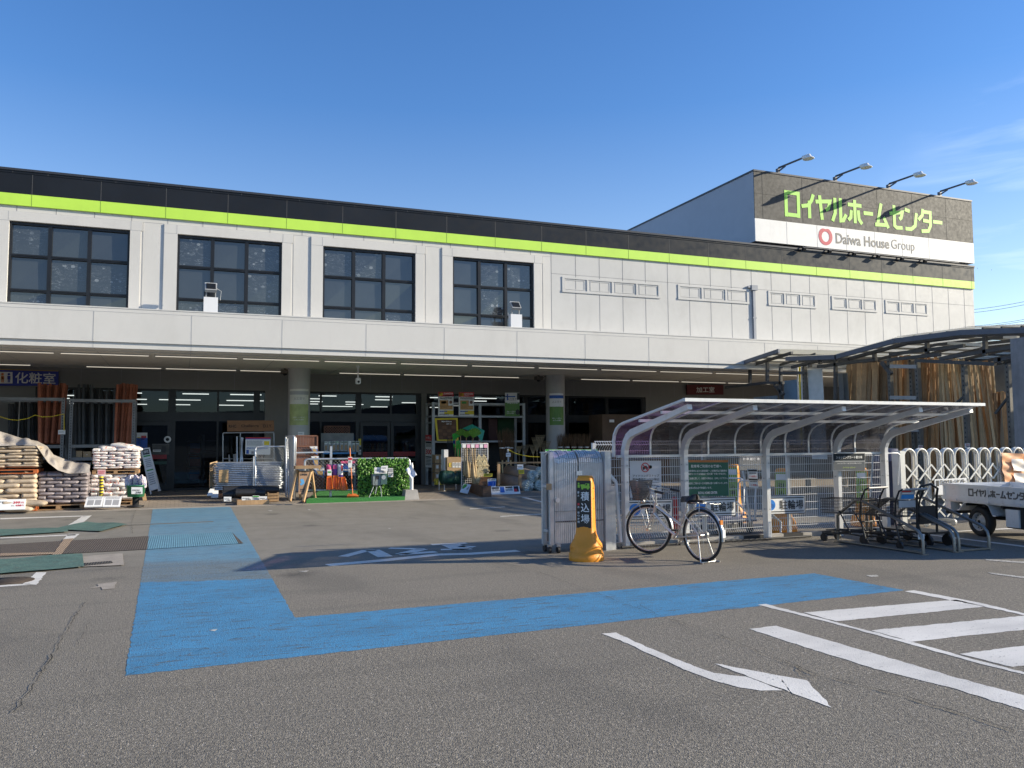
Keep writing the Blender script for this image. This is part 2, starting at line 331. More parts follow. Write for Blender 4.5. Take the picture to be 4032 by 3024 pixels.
def crack(pts, w):
    pts = [G(p) for p in pts]; L_, R_ = [], []
    for i in range(len(pts)-1):
        n = max(2, int((pts[i+1]-pts[i]).length/.07)); d = (pts[i+1]-pts[i]).normalized(); s_ = V((-d.y, d.x, 0))
        for k in range(n):
            p = pts[i].lerp(pts[i+1], k/n)+s_*random.gauss(0, .008); ww = w*random.uniform(.03, .4)
            L_.append(p+s_*ww); R_.append(p-s_*ww)
    for i in range(len(L_)-1): b.poly([(*q.xy, .011) for q in (L_[i], R_[i], R_[i+1], L_[i+1])])
crack(T(b7, (690, 840), (610, 950), (520, 1090), (430, 1250), (310, 1450)), .012); crack(T(c2, (225, 310), (150, 440), (50, 580)), .009)
crack(T(c1, (0, 105), (200, 172), (300, 215), (480, 275), (720, 350), (900, 425), (1060, 490), (1180, 535)), .009); crack(T(c1, (1080, 490), (1200, 545), (1330, 580), (1600, 650), (1900, 735), (2225, 845)), .02); crack(T(c1, (380, 222), (470, 272)), .012); crack(T(c1, (1130, 505), (1160, 560), (1290, 575)), .014)
crack(T(b8, (1720, 425), (1950, 490), (2212, 580)), .008); crack(T(b7, (1075, 115), (1040, 225), (1050, 310)), .012); crack(T(b7, (0, 1040), (260, 1065), (500, 1085)), .007); crack(T(b7, (0, 905), (230, 930), (480, 945)), .006); crack(T(b7, (720, 985), (590, 1230)), .006); crack(T(b8, (1640, 70), (2000, 112)), .01); crack(T(b8, (1560, 165), (1950, 190)), .014)
struct(b.build('ground_cracks', CRK, origin=(0, 0, 0)))
# paved walk in front of the shop
def pavers():
    q = NT('pavers'); P = q.n('NewGeometry').outputs['Position']; br = q.n('TexBrick'); br.offset = .5; br.inputs['Scale'].default_value = 1; br.inputs['Brick Width'].default_value = .21; br.inputs['Row Height'].default_value = .21
    br.inputs['Mortar Size'].default_value = .007; br.inputs['Color1'].default_value = (.30, .25, .2, 1); br.inputs['Color2'].default_value = (.255, .215, .175, 1); br.inputs['Mortar'].default_value = (.11, .095, .08, 1); q.l(P, br.inputs['Vector'])
    c = q.mix(q.mr(q.noise(1.4, 5, vec=P), .35, .7, 0, .5), br.outputs[0], (.2, .175, .145)); c = q.mix(q.mr(q.noise(60, 3, vec=P), .45, .7, 0, .35), c, (.13, .11, .09)); q.l(c, q.b.inputs['Base Color'])
    q.b.inputs['Roughness'].default_value = .8; q.bump(br.outputs['Fac'], .004, -.6); return q.m
PAV = pavers(); KERB = M('kerb_concrete', (.33, .29, .245), .85, var=.15, scale=5, bump=.004)
b = MB(); b.add([(-14, 23.15, .012), (32, 23.15, .012), (32, 24.6, .1), (-14, 24.6, .1), (32, 30.05, .1), (-14, 30.05, .1)], [[0, 1, 2, 3], [3, 2, 4, 5]], 0)
b.box(-14, 32, 22.93, 23.15, -.05, .016, 1); struct(b.build('pavement', [PAV, KERB], origin=(0, 0, 0)))
# long drain cover, mats and small ironwork on the lot
def grate(name, base, rib):
    q = NT(name); P = q.n('NewGeometry').outputs['Position']; s = q.xyz(P); w = q.ma('SINE', q.ma('MULTIPLY', s[0], 190)); w2 = q.ma('SINE', q.ma('MULTIPLY', s[1], 26))
    k = q.mr(q.ma('MAXIMUM', w, q.mr(w2, .8, 1, -1, .6)), -.2, .6); c = q.mix(k, rib, base); c = q.mix(q.mr(q.noise(4, 5, vec=P), .4, .7, 0, .5), c, tuple(x*.6 for x in base)); q.l(c, q.b.inputs['Base Color'])
    q.b.inputs['Roughness'].default_value = .75; q.b.inputs['Metallic'].default_value = .0; q.bump(k, .006); return q.m
GR1 = grate('rusty_grate', (.125, .098, .08), (.06, .05, .043)); GR2 = grate('blue_grate', (.13, .30, .40), (.09, .21, .29)); TAN = grate('tan_grate', (.40, .29, .20), (.24, .17, .115))
b = MB()
for pl, mi, zz in ((T(b7, (0, 393), (1178, 326), (1165, 432), (0, 492)), 0, .008), (T(b7, (1178, 326), (1835, 294), (1888, 386), (1165, 432)), 1, .008), (T(b7, (1835, 294), (1928, 385), (1888, 386)), 0, .008), (T(b7, (585, 345), (482, 478), (415, 478), (505, 352)), 2, .012), (T(b7, (0, 466), (480, 456), (480, 470), (0, 486)), 2, .0125)):
    b.poly([(*G(p).xy, zz) for p in pl][::-1], mi)
tag(b.build('drain_grating', [GR1, GR2, TAN], origin=(-1.5, 15.3, 0)), 'long rusty ribbed drain grating crossing under the faded blue path', 'drain cover')
b = MB(); p0, p1 = G(b7(990, 241)), G(b7(1690, 211)); b.bar(p0+ZA*.008, p1+ZA*.008, .07, .012); tag(b.build('ground_rail', M('dull_steel', (.2, .19, .17), .6, .6)), 'thin steel rail strip set in the ground across the blue path', 'rail')
MATG = M('green_mat', (.075, .15, .125), .8, var=.25, scale=4, dirt=.5, bump=.01, bscale=20)
def mat_thing(quad, label, wob):
    q = [G(p) for p in quad]
    def fn(u, v): p = q[0].lerp(q[1], u).lerp(q[3].lerp(q[2], u), v); p.z = .022+wob*(sin(u*7+v*3)*.5+.5)*(.3+v); return p
    return tag(MB().grid(24, 4, fn).build('rubber_mat', MATG), label, 'mat', 'green mats over the drain')
mat_thing(T(b7, (-60, 638), (665, 577), (652, 475), (-60, 524)), 'wide green rubber mat lying along the front of the rusty grating', .012)
mat_thing(T(b7, (410, 277), (805, 294), (1010, 240), (690, 221)), 'green rubber mat with pointed corners crossing the white stall line', .02)
mat_thing(T(b7, (-60, 335), (540, 296), (530, 268), (-60, 278)), 'thin teal mat strip behind the rusty grating', .01)
b = MB(); b.poly([(*G(p).xy, .012) for p in T(b7, (655, 490), (655, 572), (982, 560), (970, 464))][::1], 0); struct(b.build('concrete_patch', KERB, origin=(0, 0, 0)))
b = MB(); b.poly([(*G(p).xy, .016) for p in T(b7, (665, 545), (672, 566), (895, 545), (880, 528))], 0); tag(b.build('gutter_grid', grate('iron_grid', (.09, .08, .07), (.01, .01, .01))), 'small black iron gutter grid in a concrete patch beside the mat', 'drain cover')
c0 = G(b7(45, 683)); b = MB().lathe([(0, .012), (.27, .012), (.27, .009), (.30, .009), (.30, 0)], 32, 0, c0); tag(b.build('manhole_cover', M('cast_iron', (.07, .055, .045), .7, .5, var=.3, scale=14, bump=.006, bscale=30)), 'round rusty cast iron manhole cover by the white stall corner', 'manhole cover')
# far hills seen in the shop glass, ring closed to hide the yellow horizon
def ridge(u, v):
    a = 2*pi*u; R_ = 1500; h = 88+16*sin(u*25.13)+11*sin(u*62.8+1)+6*sin(u*150.8); return V((cos(a)*(R_+v*500), sin(a)*(R_+v*500), h*v-5))
struct(MB().grid(240, 6, ridge).build('hills', M('hazy_hill_woods', (.035, .05, .06), .95, scale=.02), origin=(0, 0, 0)))  # bluish distance haze is put into the colour of the woods
# ================================================================ the shop
Yw, Yf, Yi = 24.1, 23.4, 30.0
WALL = M('wall_panel', (.60, .585, .555), .6, var=.025, scale=.6, dirt=.10, bump=.002, bscale=260); CLAD = M('wall_cladding', (.53, .525, .51), .55, var=.05, scale=.7, dirt=.12)
JOINT = M('sealant', (.42, .42, .42), .8); JDK = M('sealant_dark', (.27, .27, .28), .8); BLACK = M('black_panel', (.014, .015, .018), .36, var=.25, scale=.5, spec=.28); LIME = M('lime_panel', (.50, .78, .085), .5, var=.05, scale=.8, dirt=.08)
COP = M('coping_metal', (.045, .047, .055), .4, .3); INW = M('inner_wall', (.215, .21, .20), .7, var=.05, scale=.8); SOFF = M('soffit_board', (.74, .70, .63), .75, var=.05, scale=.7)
FRM = M('black_frame', (.017, .018, .021), .38, .3, var=.2); WHT = M('white_sign', (.78, .78, .79), .45, var=.02); GRYP = M('grey_paint', (.36, .37, .38), .55, var=.1, dirt=.2)
def glass_dark(name, stain):
    q = NT(name); P = q.n('NewGeometry').outputs['Position']; c = (.036, .042, .048)
    if stain:
        sp = q.vor(5.2, vec=P, sc=(1, 1, 1.3), rand=1); sz = q.vor(5.2, vec=P, sc=(1, 1, 1.3), out='Color'); ss = q.n('SeparateColor'); q.l(sz, ss.inputs[0])
        d = q.mr(q.ma('SUBTRACT', sp, q.ma('MULTIPLY', ss.outputs[0], .30)), -.02, .03, 1, 0)
        st = q.noise(4.5, 3, .5, 1.8, vec=P, sc=(.8, 1, 2.6)); d2 = q.mr(q.ma('ABSOLUTE', q.ma('SUBTRACT', st, .56)), .0, .018, 1, 0)
        k = q.ma('MULTIPLY', q.ma('MAXIMUM', d, d2), q.mr(q.noise(2.2, 4, vec=P), .35, .62, .08, .75)); c = q.mix(k, c, (.27, .31, .35)); q.l(c, q.b.inputs['Base Color']); q.l(q.mr(k, 0, 1, .05, .6), q.b.inputs['Roughness'])
    else:
        cc = q.mix(q.mr(q.noise(1.8, 3, vec=P), .5, .75, 0, .3), c, (.05, .06, .07)); q.l(cc, q.b.inputs['Base Color']); q.b.inputs['Roughness'].default_value = .05
    q.b.inputs['IOR'].default_value = 1.85
    return q.m
GD, GS = glass_dark('window_glass', 0), glass_dark('spotted_glass', 1)
def clear_glass():
    q = NT('door_glass'); t = q.n('BsdfTransparent'); t.inputs[0].default_value = (.42, .47, .5, 1); g = q.n('BsdfGlossy'); g.inputs['Roughness'].default_value = .01; g.inputs[0].default_value = (.66, .82, 1, 1)
    f = q.n('Fresnel'); f.inputs[0].default_value = 1.42; x = q.n('MixShader'); q.l(q.ma('ADD', f.outputs[0], .0), x.inputs[0]); q.l(t.outputs[0], x.inputs[1]); q.l(g.outputs[0], x.inputs[2]); q.l(x.outputs[0], q.out.inputs[0]); return q.m
GC = clear_glass()
BLD = thing('store_building', 'long grey two storey home store with black and lime roof band and rooftop sign block', 'building', (13, 24, 0))
X0, X1 = -16.0, 29.96
# upper wall in pieces round the four windows (openings are real recesses)
WX = [(-4.17, -1.36), (-.18, 2.59), (3.745, 6.51), (7.69, 10.41)]; WZ0, WZ1 = 5.2, 7.37
WX = [(a-3.95*2 if 0 else a, b_) for a, b_ in WX]; allw = [(-12.05, -9.27), (-8.11, -5.32)]+WX
b = MB(); xs = [X0]+[v for w in allw for v in w]+[11.03]
for i in range(0, len(xs), 2): b.box(xs[i], xs[i+1], Yw, Yw+.25, 4.1, 7.767)
for a, c in allw: b.box(a, c, Yw, Yw+.25, WZ1, 7.767); b.box(a, c, Yw, Yw+.25, 4.1, WZ0)
for a, c in allw:   # surround boards proud of the wall
    b.box(a-.34, c+.30, Yw-.03, Yw-.001, WZ1, 7.61); b.box(a-.34, a, Yw-.03, Yw-.001, 4.3, WZ1); b.box(c, c+.26, Yw-.03, Yw-.001, 4.3, WZ1)
    for xj in (a-.02, c+.02): b.box(xj-.008, xj+.008, Yw-.032, Yw-.029, WZ1, 7.61, 1)
    b.box(a-.34, a, Yw-.032, Yw-.029, WZ1-.012, WZ1+.002, 1); b.box(c, c+.26, Yw-.032, Yw-.029, WZ1-.012, WZ1+.002, 1)
    b.box(c+.31, c+.33, Yw-.006, Yw-.001, 4.3, 7.61, 1)
for i in range(40):
    x = X0+.35+i*.895
    if x < 11: b.box(x-.008, x+.008, Yw-.003, Yw+.001, 7.62, 7.766, 2)
b.box(X0, 11.03, Yw-.003, Yw+.001, 7.612, 7.624, 1)
b.build('upper_wall', [WALL, JOINT, JDK], BLD)
b = MB(); b.box(11.03, X1, Yw, Yw+.25, 4.1, 7.767)
seams = [11.03+.876*i for i in range(22)]
for x in seams: b.box(x-.009, x+.009, Yw-.003, Yw+.001, 5.0, 7.766, 1)
b.box(11.03, X1, Yw-.003, Yw+.001, 7.07, 7.082, 1)
b.build('clad_wall', [CLAD, JDK], BLD)
MOD = 1.595
b = MB(); b.box(X0, X1+.02, Yw-.06, Yw+.25, 8.07, 8.60)
b.box(X0, X1+.03, Yw-.075, Yw+.25, 8.60, 8.66); b.box(X0, X1+.03, Yw-.10, Yw+.3, 8.66, 8.72, 1)
for i in range(-8, 22):
    x = -3.68+MOD*i
    if X0 < x < X1: b.box(x-.008, x+.008, Yw-.063, Yw-.059, 8.07, 8.60, 2)
    for k in (0, 1): b.box(x+.35+k*.8-.007, x+.35+k*.8+.007, Yw-.078, Yw-.074, 8.60, 8.66, 2)
b.build('black_band', [BLACK, COP, M('band_joint', (.06, .06, .062), .7)], BLD)
b = MB(); b.box(X0, X1+.02, Yw-.06, Yw+.25, 7.767, 8.068)
for i in range(-8, 22):
    x = -3.68+MOD*i
    if X0 < x < X1: b.box(x-.007, x+.007, Yw-.063, Yw-.059, 7.77, 8.066, 1)
b.build('lime_band', [LIME, M('lime_joint', (.26, .42, .05), .7)], BLD)
stain = {2: [(0, 0), (1, 1), (1, 2), (2, 0)], 3: [(0, 0), (0, 2), (1, 2), (2, 0), (2, 1), (2, 2)], 4: [(0, 0), (0, 1), (2, 2)], 5: [(0, 1), (0, 2), (1, 1)]}
for wi, (a, c) in enumerate(allw):
    j_ = lambda: yr+.07+random.uniform(-.009, .009)
    f = MB(); yr = Yw+.05; w = c-a; cols = [a, a+w*.328, a+w*.655, c]; rows = [7.37, 6.5, 5.59, WZ0-.05]
    for x, t in ((cols[0]+.03, .03), (cols[1], .047), (cols[2], .047), (cols[3]-.03, .03)): f.box(x-t, x+t, yr, yr+.12, WZ0, WZ1)
    for r, z in enumerate((7.34, 6.5, 5.60)):
        for k in range(3): f.box(cols[k]+(.06 if k == 0 else .047), cols[k+1]-(.06 if k == 2 else .047), yr+.004, yr+.115, z-.045, z+.03); f.box(cols[k]+.06, cols[k+1]-.06, yr-.012, yr+.004, z-.012, z+.008) if r else None
    fo = f.build('window', FRM, BLD); g = MB()
    for r in range(3):
        for k in range(3): g.add([(cols[k], j_(), rows[r+1]), (cols[k+1], j_(), rows[r+1]), (cols[k+1], j_(), rows[r]), (cols[k], j_(), rows[r])], [[0, 1, 2, 3]], 1 if (r, k) in stain.get(wi, []) else 0)
    g.build('pane', [GD, GS], fo)
b = MB(); b.box(X0, 11, Yw+.3, Yw+.4, 4.2, 8); b.build('window_backing', FRM, BLD)
for (x, z0, z1_, pan) in ((11.41, 6.49, 7.0, 4), (15.81, 6.51, 7.03, 3), (19.63, 6.515, 7.05, 3), (22.55, 6.53, 7.04, 3), (25.19, 6.53, 7.045, 3)):
    xe = {11.41: 15.11, 15.81: 18.78, 19.63: 21.83, 22.55: 24.78, 25.19: 27.41}[x]; b = MB(); y = Yw-.022
    b.box(x, xe, y, Yw-.001, z1_-.06, z1_); b.box(x, xe, y-.008, Yw-.001, z0, z0+.07); w = (xe-x)/pan
    for k in range(pan+1):
        t = .045 if k in (0, pan) else .03; xx = x+w*k+(t if k == 0 else -t if k == pan else 0); b.box(xx-t, xx+t, y+.002, Yw-.001, z0+.07, z1_-.06)
    for k in range(pan):
        p, q_ = x+w*k+.1, x+w*(k+1)-.1; b.box(p, q_, y+.012, Yw-.001, z0+.1, z0+.12); b.box(p, q_, y+.012, Yw-.001, z1_-.11, z1_-.09)
        b.box(p, p+.02, y+.013, Yw-.001, z0+.12, z1_-.11); b.box(q_-.02, q_, y+.013, Yw-.001, z0+.12, z1_-.11)
    b.build('blind_window', CLAD, BLD)
b = MB(); b.box(18.93, 19.03, Yw-.06, Yw-.004, 4.9, 7.02); b.box(18.86, 19.12, Yw-.09, Yw-.003, 7.02, 7.2); b.box(18.9, 19.06, Yw-.065, Yw-.002, 6.0, 6.04); b.box(18.72, 18.86, Yw-.07, Yw-.01, 7.1, 7.16); b.build('downpipe', M('pipe_grey', (.27, .29, .33), .5), BLD)
b = MB(); b.box(X0, X1, Yw+.25, 44, 8.3, 8.5); b.box(X1-.25, X1, Yw+.251, 44, 0, 8.299); b.box(X1-.26, X1-.001, Yw+.251, 44, 8.5, 8.7); b.build('roof', CLAD, BLD)
# canopy: parapet, recessed lip, soffit
b = MB(); b.box(X0, X1, Yf, Yf+.2, 4.262, 5.13); b.box(X0, X1, Yf-.012, Yf+.72, 5.13, 5.16); b.box(X0, X1, Yf+.055, Yf+.2, 4.105, 4.262)
for i in range(-8, 16):
    x = .22+2.33*i
    if X0 < x < X1: b.box(x-.009, x+.009, Yf-.003, Yf+.001, 4.263, 5.03, 1); b.box(x-.007, x+.007, Yf+.052, Yf+.056, 4.11, 4.26, 1)
b.box(X0, X1, Yf-.003, Yf+.001, 5.03, 5.042, 1)
b.build('canopy_parapet', [WALL, JOINT], BLD)
b = MB(); b.box(X0, X1, Yf+.2, Yi, 4.12, 4.25)
for i in range(-8, 16): b.box(.22+2.33*i-.006, .22+2.33*i+.006, Yf+.21, Yi, 4.116, 4.121, 1)
b.build('soffit', [SOFF, JOINT], BLD)
# ground floor front
DO = [(-8.6, -4.2), (-3.55, 2.9), (3.15, 8.1)]; ZT = 3.47
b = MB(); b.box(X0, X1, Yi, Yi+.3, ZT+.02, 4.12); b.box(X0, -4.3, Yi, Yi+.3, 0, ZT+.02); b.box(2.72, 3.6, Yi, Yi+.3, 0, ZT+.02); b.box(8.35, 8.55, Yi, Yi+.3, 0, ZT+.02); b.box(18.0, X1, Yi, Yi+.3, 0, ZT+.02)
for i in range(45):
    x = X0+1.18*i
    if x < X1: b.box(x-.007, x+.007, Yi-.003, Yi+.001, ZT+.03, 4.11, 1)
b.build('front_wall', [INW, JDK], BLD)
def shopfront(xa, xb, muls, doors):
    f = MB(); f.box(xa, xb, Yi+.03, Yi+.13, ZT-.05, ZT+.02); f.box(xa, xb, Yi+.03, Yi+.15, 2.42, 2.72); f.box(xa, xb, Yi+.03, Yi+.13, .1, .17)
    for x, t in muls: f.box(x-t, x+t, Yi+.02, Yi+.14, .17, 2.42); f.box(x-t, x+t, Yi+.02, Yi+.14, 2.72, ZT-.05)
    fr = f.build('shopfront_frame', FRM, BLD); g = MB(); g.add([(xa, Yi+.08, .1), (xb, Yi+.08, .1), (xb, Yi+.08, ZT), (xa, Yi+.08, ZT)], [[0, 1, 2, 3]]); g.build('glazing', GC, fr)
    for (p, q_) in doors:
        d = MB(); y = Yi-.06
        for x in (p+.05, q_-.05): d.box(x-.05, x+.05, y, y+.05, .11, 2.4)
        d.box(p+.1, q_-.1, y, y+.05, .11, .33); d.box(p+.1, q_-.1, y, y+.05, 2.27, 2.4)
        d.box(p+.1, q_-.1, y+.012, y+.02, 1.16, 1.32, 1); d.box(p+.1, q_-.1, y+.012, y+.02, .98, 1.08, 2)
        d.text('HOME CENTER CENTER', ((p+q_)/2, y+.012, 1.24), XA, ZA, (q_-p)*.72, .1, 3); do = d.build('sliding_door', [FRM, M('door_red', (.33, .02, .025), .5), M('door_green', (.015, .06, .04), .5), M('door_letter', (.12, .02, .02), .5)], BLD)
        MB().add([(p+.08, y+.025, .3), (q_-.08, y+.025, .3), (q_-.08, y+.025, 2.3), (p+.08, y+.025, 2.3)], [[0, 1, 2, 3]]).build('door_glass', GC, do)
shopfront(-4.3, 2.72, [(-4.2, .08), (-3.0, .12), (-1.65, .03), (-.28, .12), (1.18, .03), (2.45, .1)], [(-2.95, -1.68), (-1.58, -.3)])
shopfront(3.6, 8.35, [(3.7, .06), (4.65, .03), (6.0, .1), (7.2, .03), (8.25, .08)], [(6.05, 7.15), (7.18, 8.2)])
shopfront(8.55, 18.0, [(8.6, .08), (10.2, .06), (12.6, .08), (14.4, .06), (16.2, .06), (17.9, .08)], [])
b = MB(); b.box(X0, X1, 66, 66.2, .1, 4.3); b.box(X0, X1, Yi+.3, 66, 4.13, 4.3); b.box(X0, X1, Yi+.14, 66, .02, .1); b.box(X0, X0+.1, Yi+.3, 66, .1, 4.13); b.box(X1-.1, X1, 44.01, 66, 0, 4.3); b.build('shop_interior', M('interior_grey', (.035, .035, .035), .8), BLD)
COLM = M('column_paint', (.40, .40, .395), .55, var=.04, dirt=.12)
for cx in (-5.7, 3.62, 12.93): MB().lathe([(.37, .1), (.37, .13), (.355, .14), (.355, 4.05), (.365, 4.06), (.365, 4.12)], 40, 0, (cx, 28, 0)).build('column', COLM, BLD)
# rooftop sign block
TX0, TX1, TZ0, TZM, TZ1 = 19.04, 29.9, 8.80, 9.63, 11.36; TY = Yw-.12
SIDE = M('sign_side', (.34, .36, .40), .5, var=.04, scale=.4); SB = M('sign_black', (.062, .060, .057), .62, var=.25, scale=1.1, spec=.4, dirt=.1)
b = MB(); b.box(TX0, TX1, TY, TY+22, TZM, TZ1, 0); b.box(TX0, TX1, TY, TY+22, TZ0, TZM, 0)
b.box(TX0-.01, TX1+.01, TY-.03, TY-.001, TZM, TZ1, 1); b.box(TX0-.01, TX1+.01, TY-.03, TY-.001, TZ0, TZM, 2); b.box(TX0-.03, TX1+.03, TY-.05, TY+22, TZ1, TZ1+.06, 3)
for i in range(1, 7): b.box(TX0+.35+1.81*(i-1)-.008, TX0+.35+1.81*(i-1)+.008, TY-.033, TY-.029, TZM+.01, TZ1, 4)
b.box(TX0, TX1, TY-.033, TY-.029, 10.55, 10.56, 4)
for i in range(1, 7): b.box(TX0+1.4*i-.006, TX0+1.4*i+.006, TY-.033, TY-.029, TZ0, TZM-.01, 5)
TW = b.build('sign_block', [SIDE, SB, M('sign_white', (.75, .74, .72), .5, var=.03, dirt=.08), COP, M('sj1', (.03, .03, .03), .7), JOINT], BLD)
KANA = {'ro': [[(.09, -.04), (.09, .95), (.9, .95), (.9, -.04)], [(.18, .05), (.81, .05)]], 'i': [[(.95, 1), (.8, .74), (.5, .52), (.0, .46)], [(.62, .72), (.62, 0)]], 'ya': [[(.0, .72), (.98, .80), (.86, .5), (.68, .42)], [(.28, 1), (.42, 0)]],
    'ru': [[(.22, .98), (.22, .35), (.02, .0)], [(.60, 1), (.60, .06), (.78, .08), (.98, .34)]], 'ho': [[(.02, .78), (.98, .78)], [(.5, 1), (.5, .02)], [(.25, .55), (.2, .25), (.02, .12)], [(.74, .58), (.78, .2), (.98, .02)]], 'bar': [[(.02, .5), (.98, .5)]],
    'mu': [[(.5, 1), (.2, .1), (.1, .08)], [(.02, .07), (.86, .1)], [(.66, .42), (.98, -.02)]], 'se': [[(.0, .62), (.95, .74), (.85, .5), (.7, .42)], [(.34, 1), (.34, .12), (.5, .04), (.92, .06)]], 'n': [[(.04, .88), (.42, .82)], [(.04, .05), (.5, .05), (.82, .22), (.96, .78)]],
    'ta': [[(.36, 1), (.3, .72), (.0, .5)], [(.3, .88), (.92, .88), (.9, .3), (.72, .06), (.2, .02)], [(.34, .5), (.88, .48)]]}
NAME = ['ro', 'i', 'ya', 'ru', 'ho', 'bar', 'mu', 'se', 'n', 'ta', 'bar']; NW = [1, .85, 1, 1, 1, .7, 1, 1, .95, 1, .75]
def kana(b, o, u, v, w, h, th, mi=0, sw=.17, names=NAME, widths=NW):
    o = V(o); nn = V(th).normalized(); ns = 0; tot = sum(widths)+.10*(len(names)-1); k = w/tot; x = 0
    for nm, wd in zip(names, widths):
        for st in KANA[nm]: ns += 1; b.stroke([(x+p[0]*wd*k, p[1]*h) for p in st], sw*min(h, k), o+nn*.0011*(ns % 4), u, v, th, mi)
        x += (wd+.10)*k
pa, pb = PY(b6(372, 488), TY-.03), PY(b6(1583, 560), TY-.03)
b = MB(); kana(b, (pa.x, TY-.032, 9.86), XA, ZA, pb.x-pa.x, .92, YA*-.004, 0, .205); b.build('lettering', M('sign_lime', (.36, .72, .075), .45, var=.05), TW)
b = MB(); q0, q1, q2 = PY(b6(765, 740), TY-.03), PY(b6(1175, 750), TY-.03), PY(b6(1372, 770), TY-.03)
zc = 9.22; b.text('Daiwa House', ((q0.x+q1.x)/2, TY-.033, zc), XA, ZA, q1.x-q0.x, .40, 0, bold=.018); b.text('Group', ((q1.x+.09+q2.x)/2, TY-.033, zc-.045), XA, ZA, q2.x-q1.x-.12, .49, 0, bold=-.004)
e0, e1 = PY(b6(632, 700), TY-.03), PY(b6(738, 700), TY-.03); ew = (e1.x-e0.x)/2; n = 48; out = []; inn = []
for i in range(n):
    t = 2*pi*i/n+pi/2; r = 1-.16*math.exp(-((i if i < n/2 else n-i)/2.6)**2); out.append((ew*r*cos(t), ew*1.02*r*sin(t))); inn.append((ew*.55*cos(t), ew*.60*sin(t)-.01))
b.ring(out, inn, ((e0.x+e1.x)/2, TY-.032, 9.24), XA, ZA, YA*-.004, 1); b.build('group_emblem', [M('sign_grey_ink', (.12, .115, .11), .5), M('emblem_red', (.5, .02, .05), .4)], TW)
# gooseneck lamps over the sign, spots beneath it
ARM = M('lamp_arm', (.10, .105, .12), .45, .5); LH = M('lamp_head', (.74, .74, .72), .4)
def sign_lamp(x, label):
    t = thing('sign_lamp', label, 'lamp', (x, TY, TZ1+.06), 'arm lamps over the rooftop sign'); b = MB(); o = V((x, TY, TZ1+.06))
    b.box(x-.05, x+.05, TY-.02, TY+.1, TZ1+.06, TZ1+.24); b.tube([o+V((0, 0, .20)), o+V((.30, -.95, .30))], .035, 10); b.bar(o+V((0, .05, .06)), o+V((.09, -.28, .2)), .03, .05); b.build('arm', ARM, t)
    h = MB(); hc = o+V((.37, -1.15, .28)); h.lathe([(.0, .10), (.07, .09), (.09, .04), (.15, -.02), (.22, -.07), (.20, -.08), (.0, -.06)], 20, 0, hc, sy=.85); h.cyl(hc+V((-.07, .22, .03)), (.3, -1, .05), .07, .2, 12); h.build('lamp_head', LH, t)
for px_, py_, lb in ((325, 215, 'lime sign arm lamp nearest the sign block corner, first of four'), (765, 275, 'arm lamp above the third and fourth kana of the rooftop sign'), (1175, 335, 'arm lamp above the middle kana of the rooftop sign, third of four'), (1570, 390, 'arm lamp at the far end of the rooftop sign')): sign_lamp(PY(b6(px_, py_), TY).x, lb)
rail = MB(); rail.bar((TX0+2.2, TY-.07, 8.75), (TX1-.9, TY-.07, 8.75), .02, .02); rail.build('spot_rail', ARM, BLD)
for i, px_ in enumerate((537, 733, 922, 1107, 1290, 1466)):
    x = PY(b6(px_, 830), TY-.2).x; b = MB(); b.obox((x, TY-.09, 8.66), XA*.06, V((0, .04, .03)), V((0, -.035, .05)), 0); b.bar((x, TY-.07, 8.7), (x, TY-.02, 8.78), .03, .03)
    tag(b.build('spotlight', FRM), 'small black spotlight under the white sign strip, %s from the corner' % ['first', 'second', 'third', 'fourth', 'fifth', 'sixth'][i], 'spotlight', 'spotlights under the rooftop sign')
def floodlight(p, w, label, flip):
    q = PY(p, Yf+.25); x = q.x; t = thing('floodlight', label, 'floodlight', (x, Yf+.25, 5.16), 'floodlights on the canopy edge'); MB().box(x-w/2, x+w/2, Yf+.0, Yf+.2, 5.161, 5.56).build('base_box', WHT, t)
    [MB().box(x+s*.12-.012, x+s*.12+.012, Yf+.06, Yf+.1, 5.56, 5.8).build('bracket', GRYP, t) for s in (-1, 1)]; b = MB(); b.tube([(x+.13*flip, Yf+.08, 5.82), (x+.26*flip, Yf+.08, 5.75), (x+.24*flip, Yf+.08, 5.5)], .008, 6); b.build('cable', GRYP, t)
    b = MB(); b.obox((x, Yf+.08, 5.83), XA*.15, V((0, .10, .11)), V((0, -.035, .03)), 0); b.obox((x, Yf+.045, 5.86), XA*.12, V((0, .075, .085)), V((0, -.01, .009)), 1); b.obox((x, Yf+.16, 5.95), XA*.155, V((0, .03, .01)), V((0, -.01, .02)), 2); b.build('lamp_head', [GRYP, FRM, WHT], t)
floodlight(z1(1594, 1090), .36, 'white boxed floodlight in front of the second big window', 1); floodlight(z2(1758, 1000), .37, 'white boxed floodlight in front of the fourth big window', -1)
# tube lamps under the canopy: dimly glowing milky battens
TUBE = M('tube_white', (.86, .85, .80), .35)
def em(name, col, st):
    q = NT(name); q.b.inputs['Emission Color'].default_value = (*col, 1); q.b.inputs['Emission Strength'].default_value = st; q.b.inputs['Base Color'].default_value = (.8, .8, .8, 1); return q.m
LIT = em('lit_tube', (1, .9, .72), .38)
b = MB(); b.box(-1.1, 1.1, -.025, .025, .034, .06, 0); b.tube([(-1.08, 0, .024), (1.08, 0, .024)], .010, 8, 1); proto = b.build('tube_light', [GRYP, LIT], origin=(0, 0, .06))
tag(proto, 'thin lit tube lamp under the canopy in the front row', 'tube light', 'tube lamps under the canopy'); proto.location = (-9, 25.0, 4.118); k = 0
for i in range(17):
    o = dup(proto, (-6.6+2.33*i, 25.0, 4.118)) if i else proto
    if not i: o.location = (-6.6, 25.0, 4.118)
for xa, n in ((-2.7, 3), (5.2, 3), (14.6, 4), (-11, 3)):
    for i in range(n): dup(proto, (xa+2.3*i+1, 29.0, 4.118), label='thin lit tube lamp under the canopy in the row by the wall')
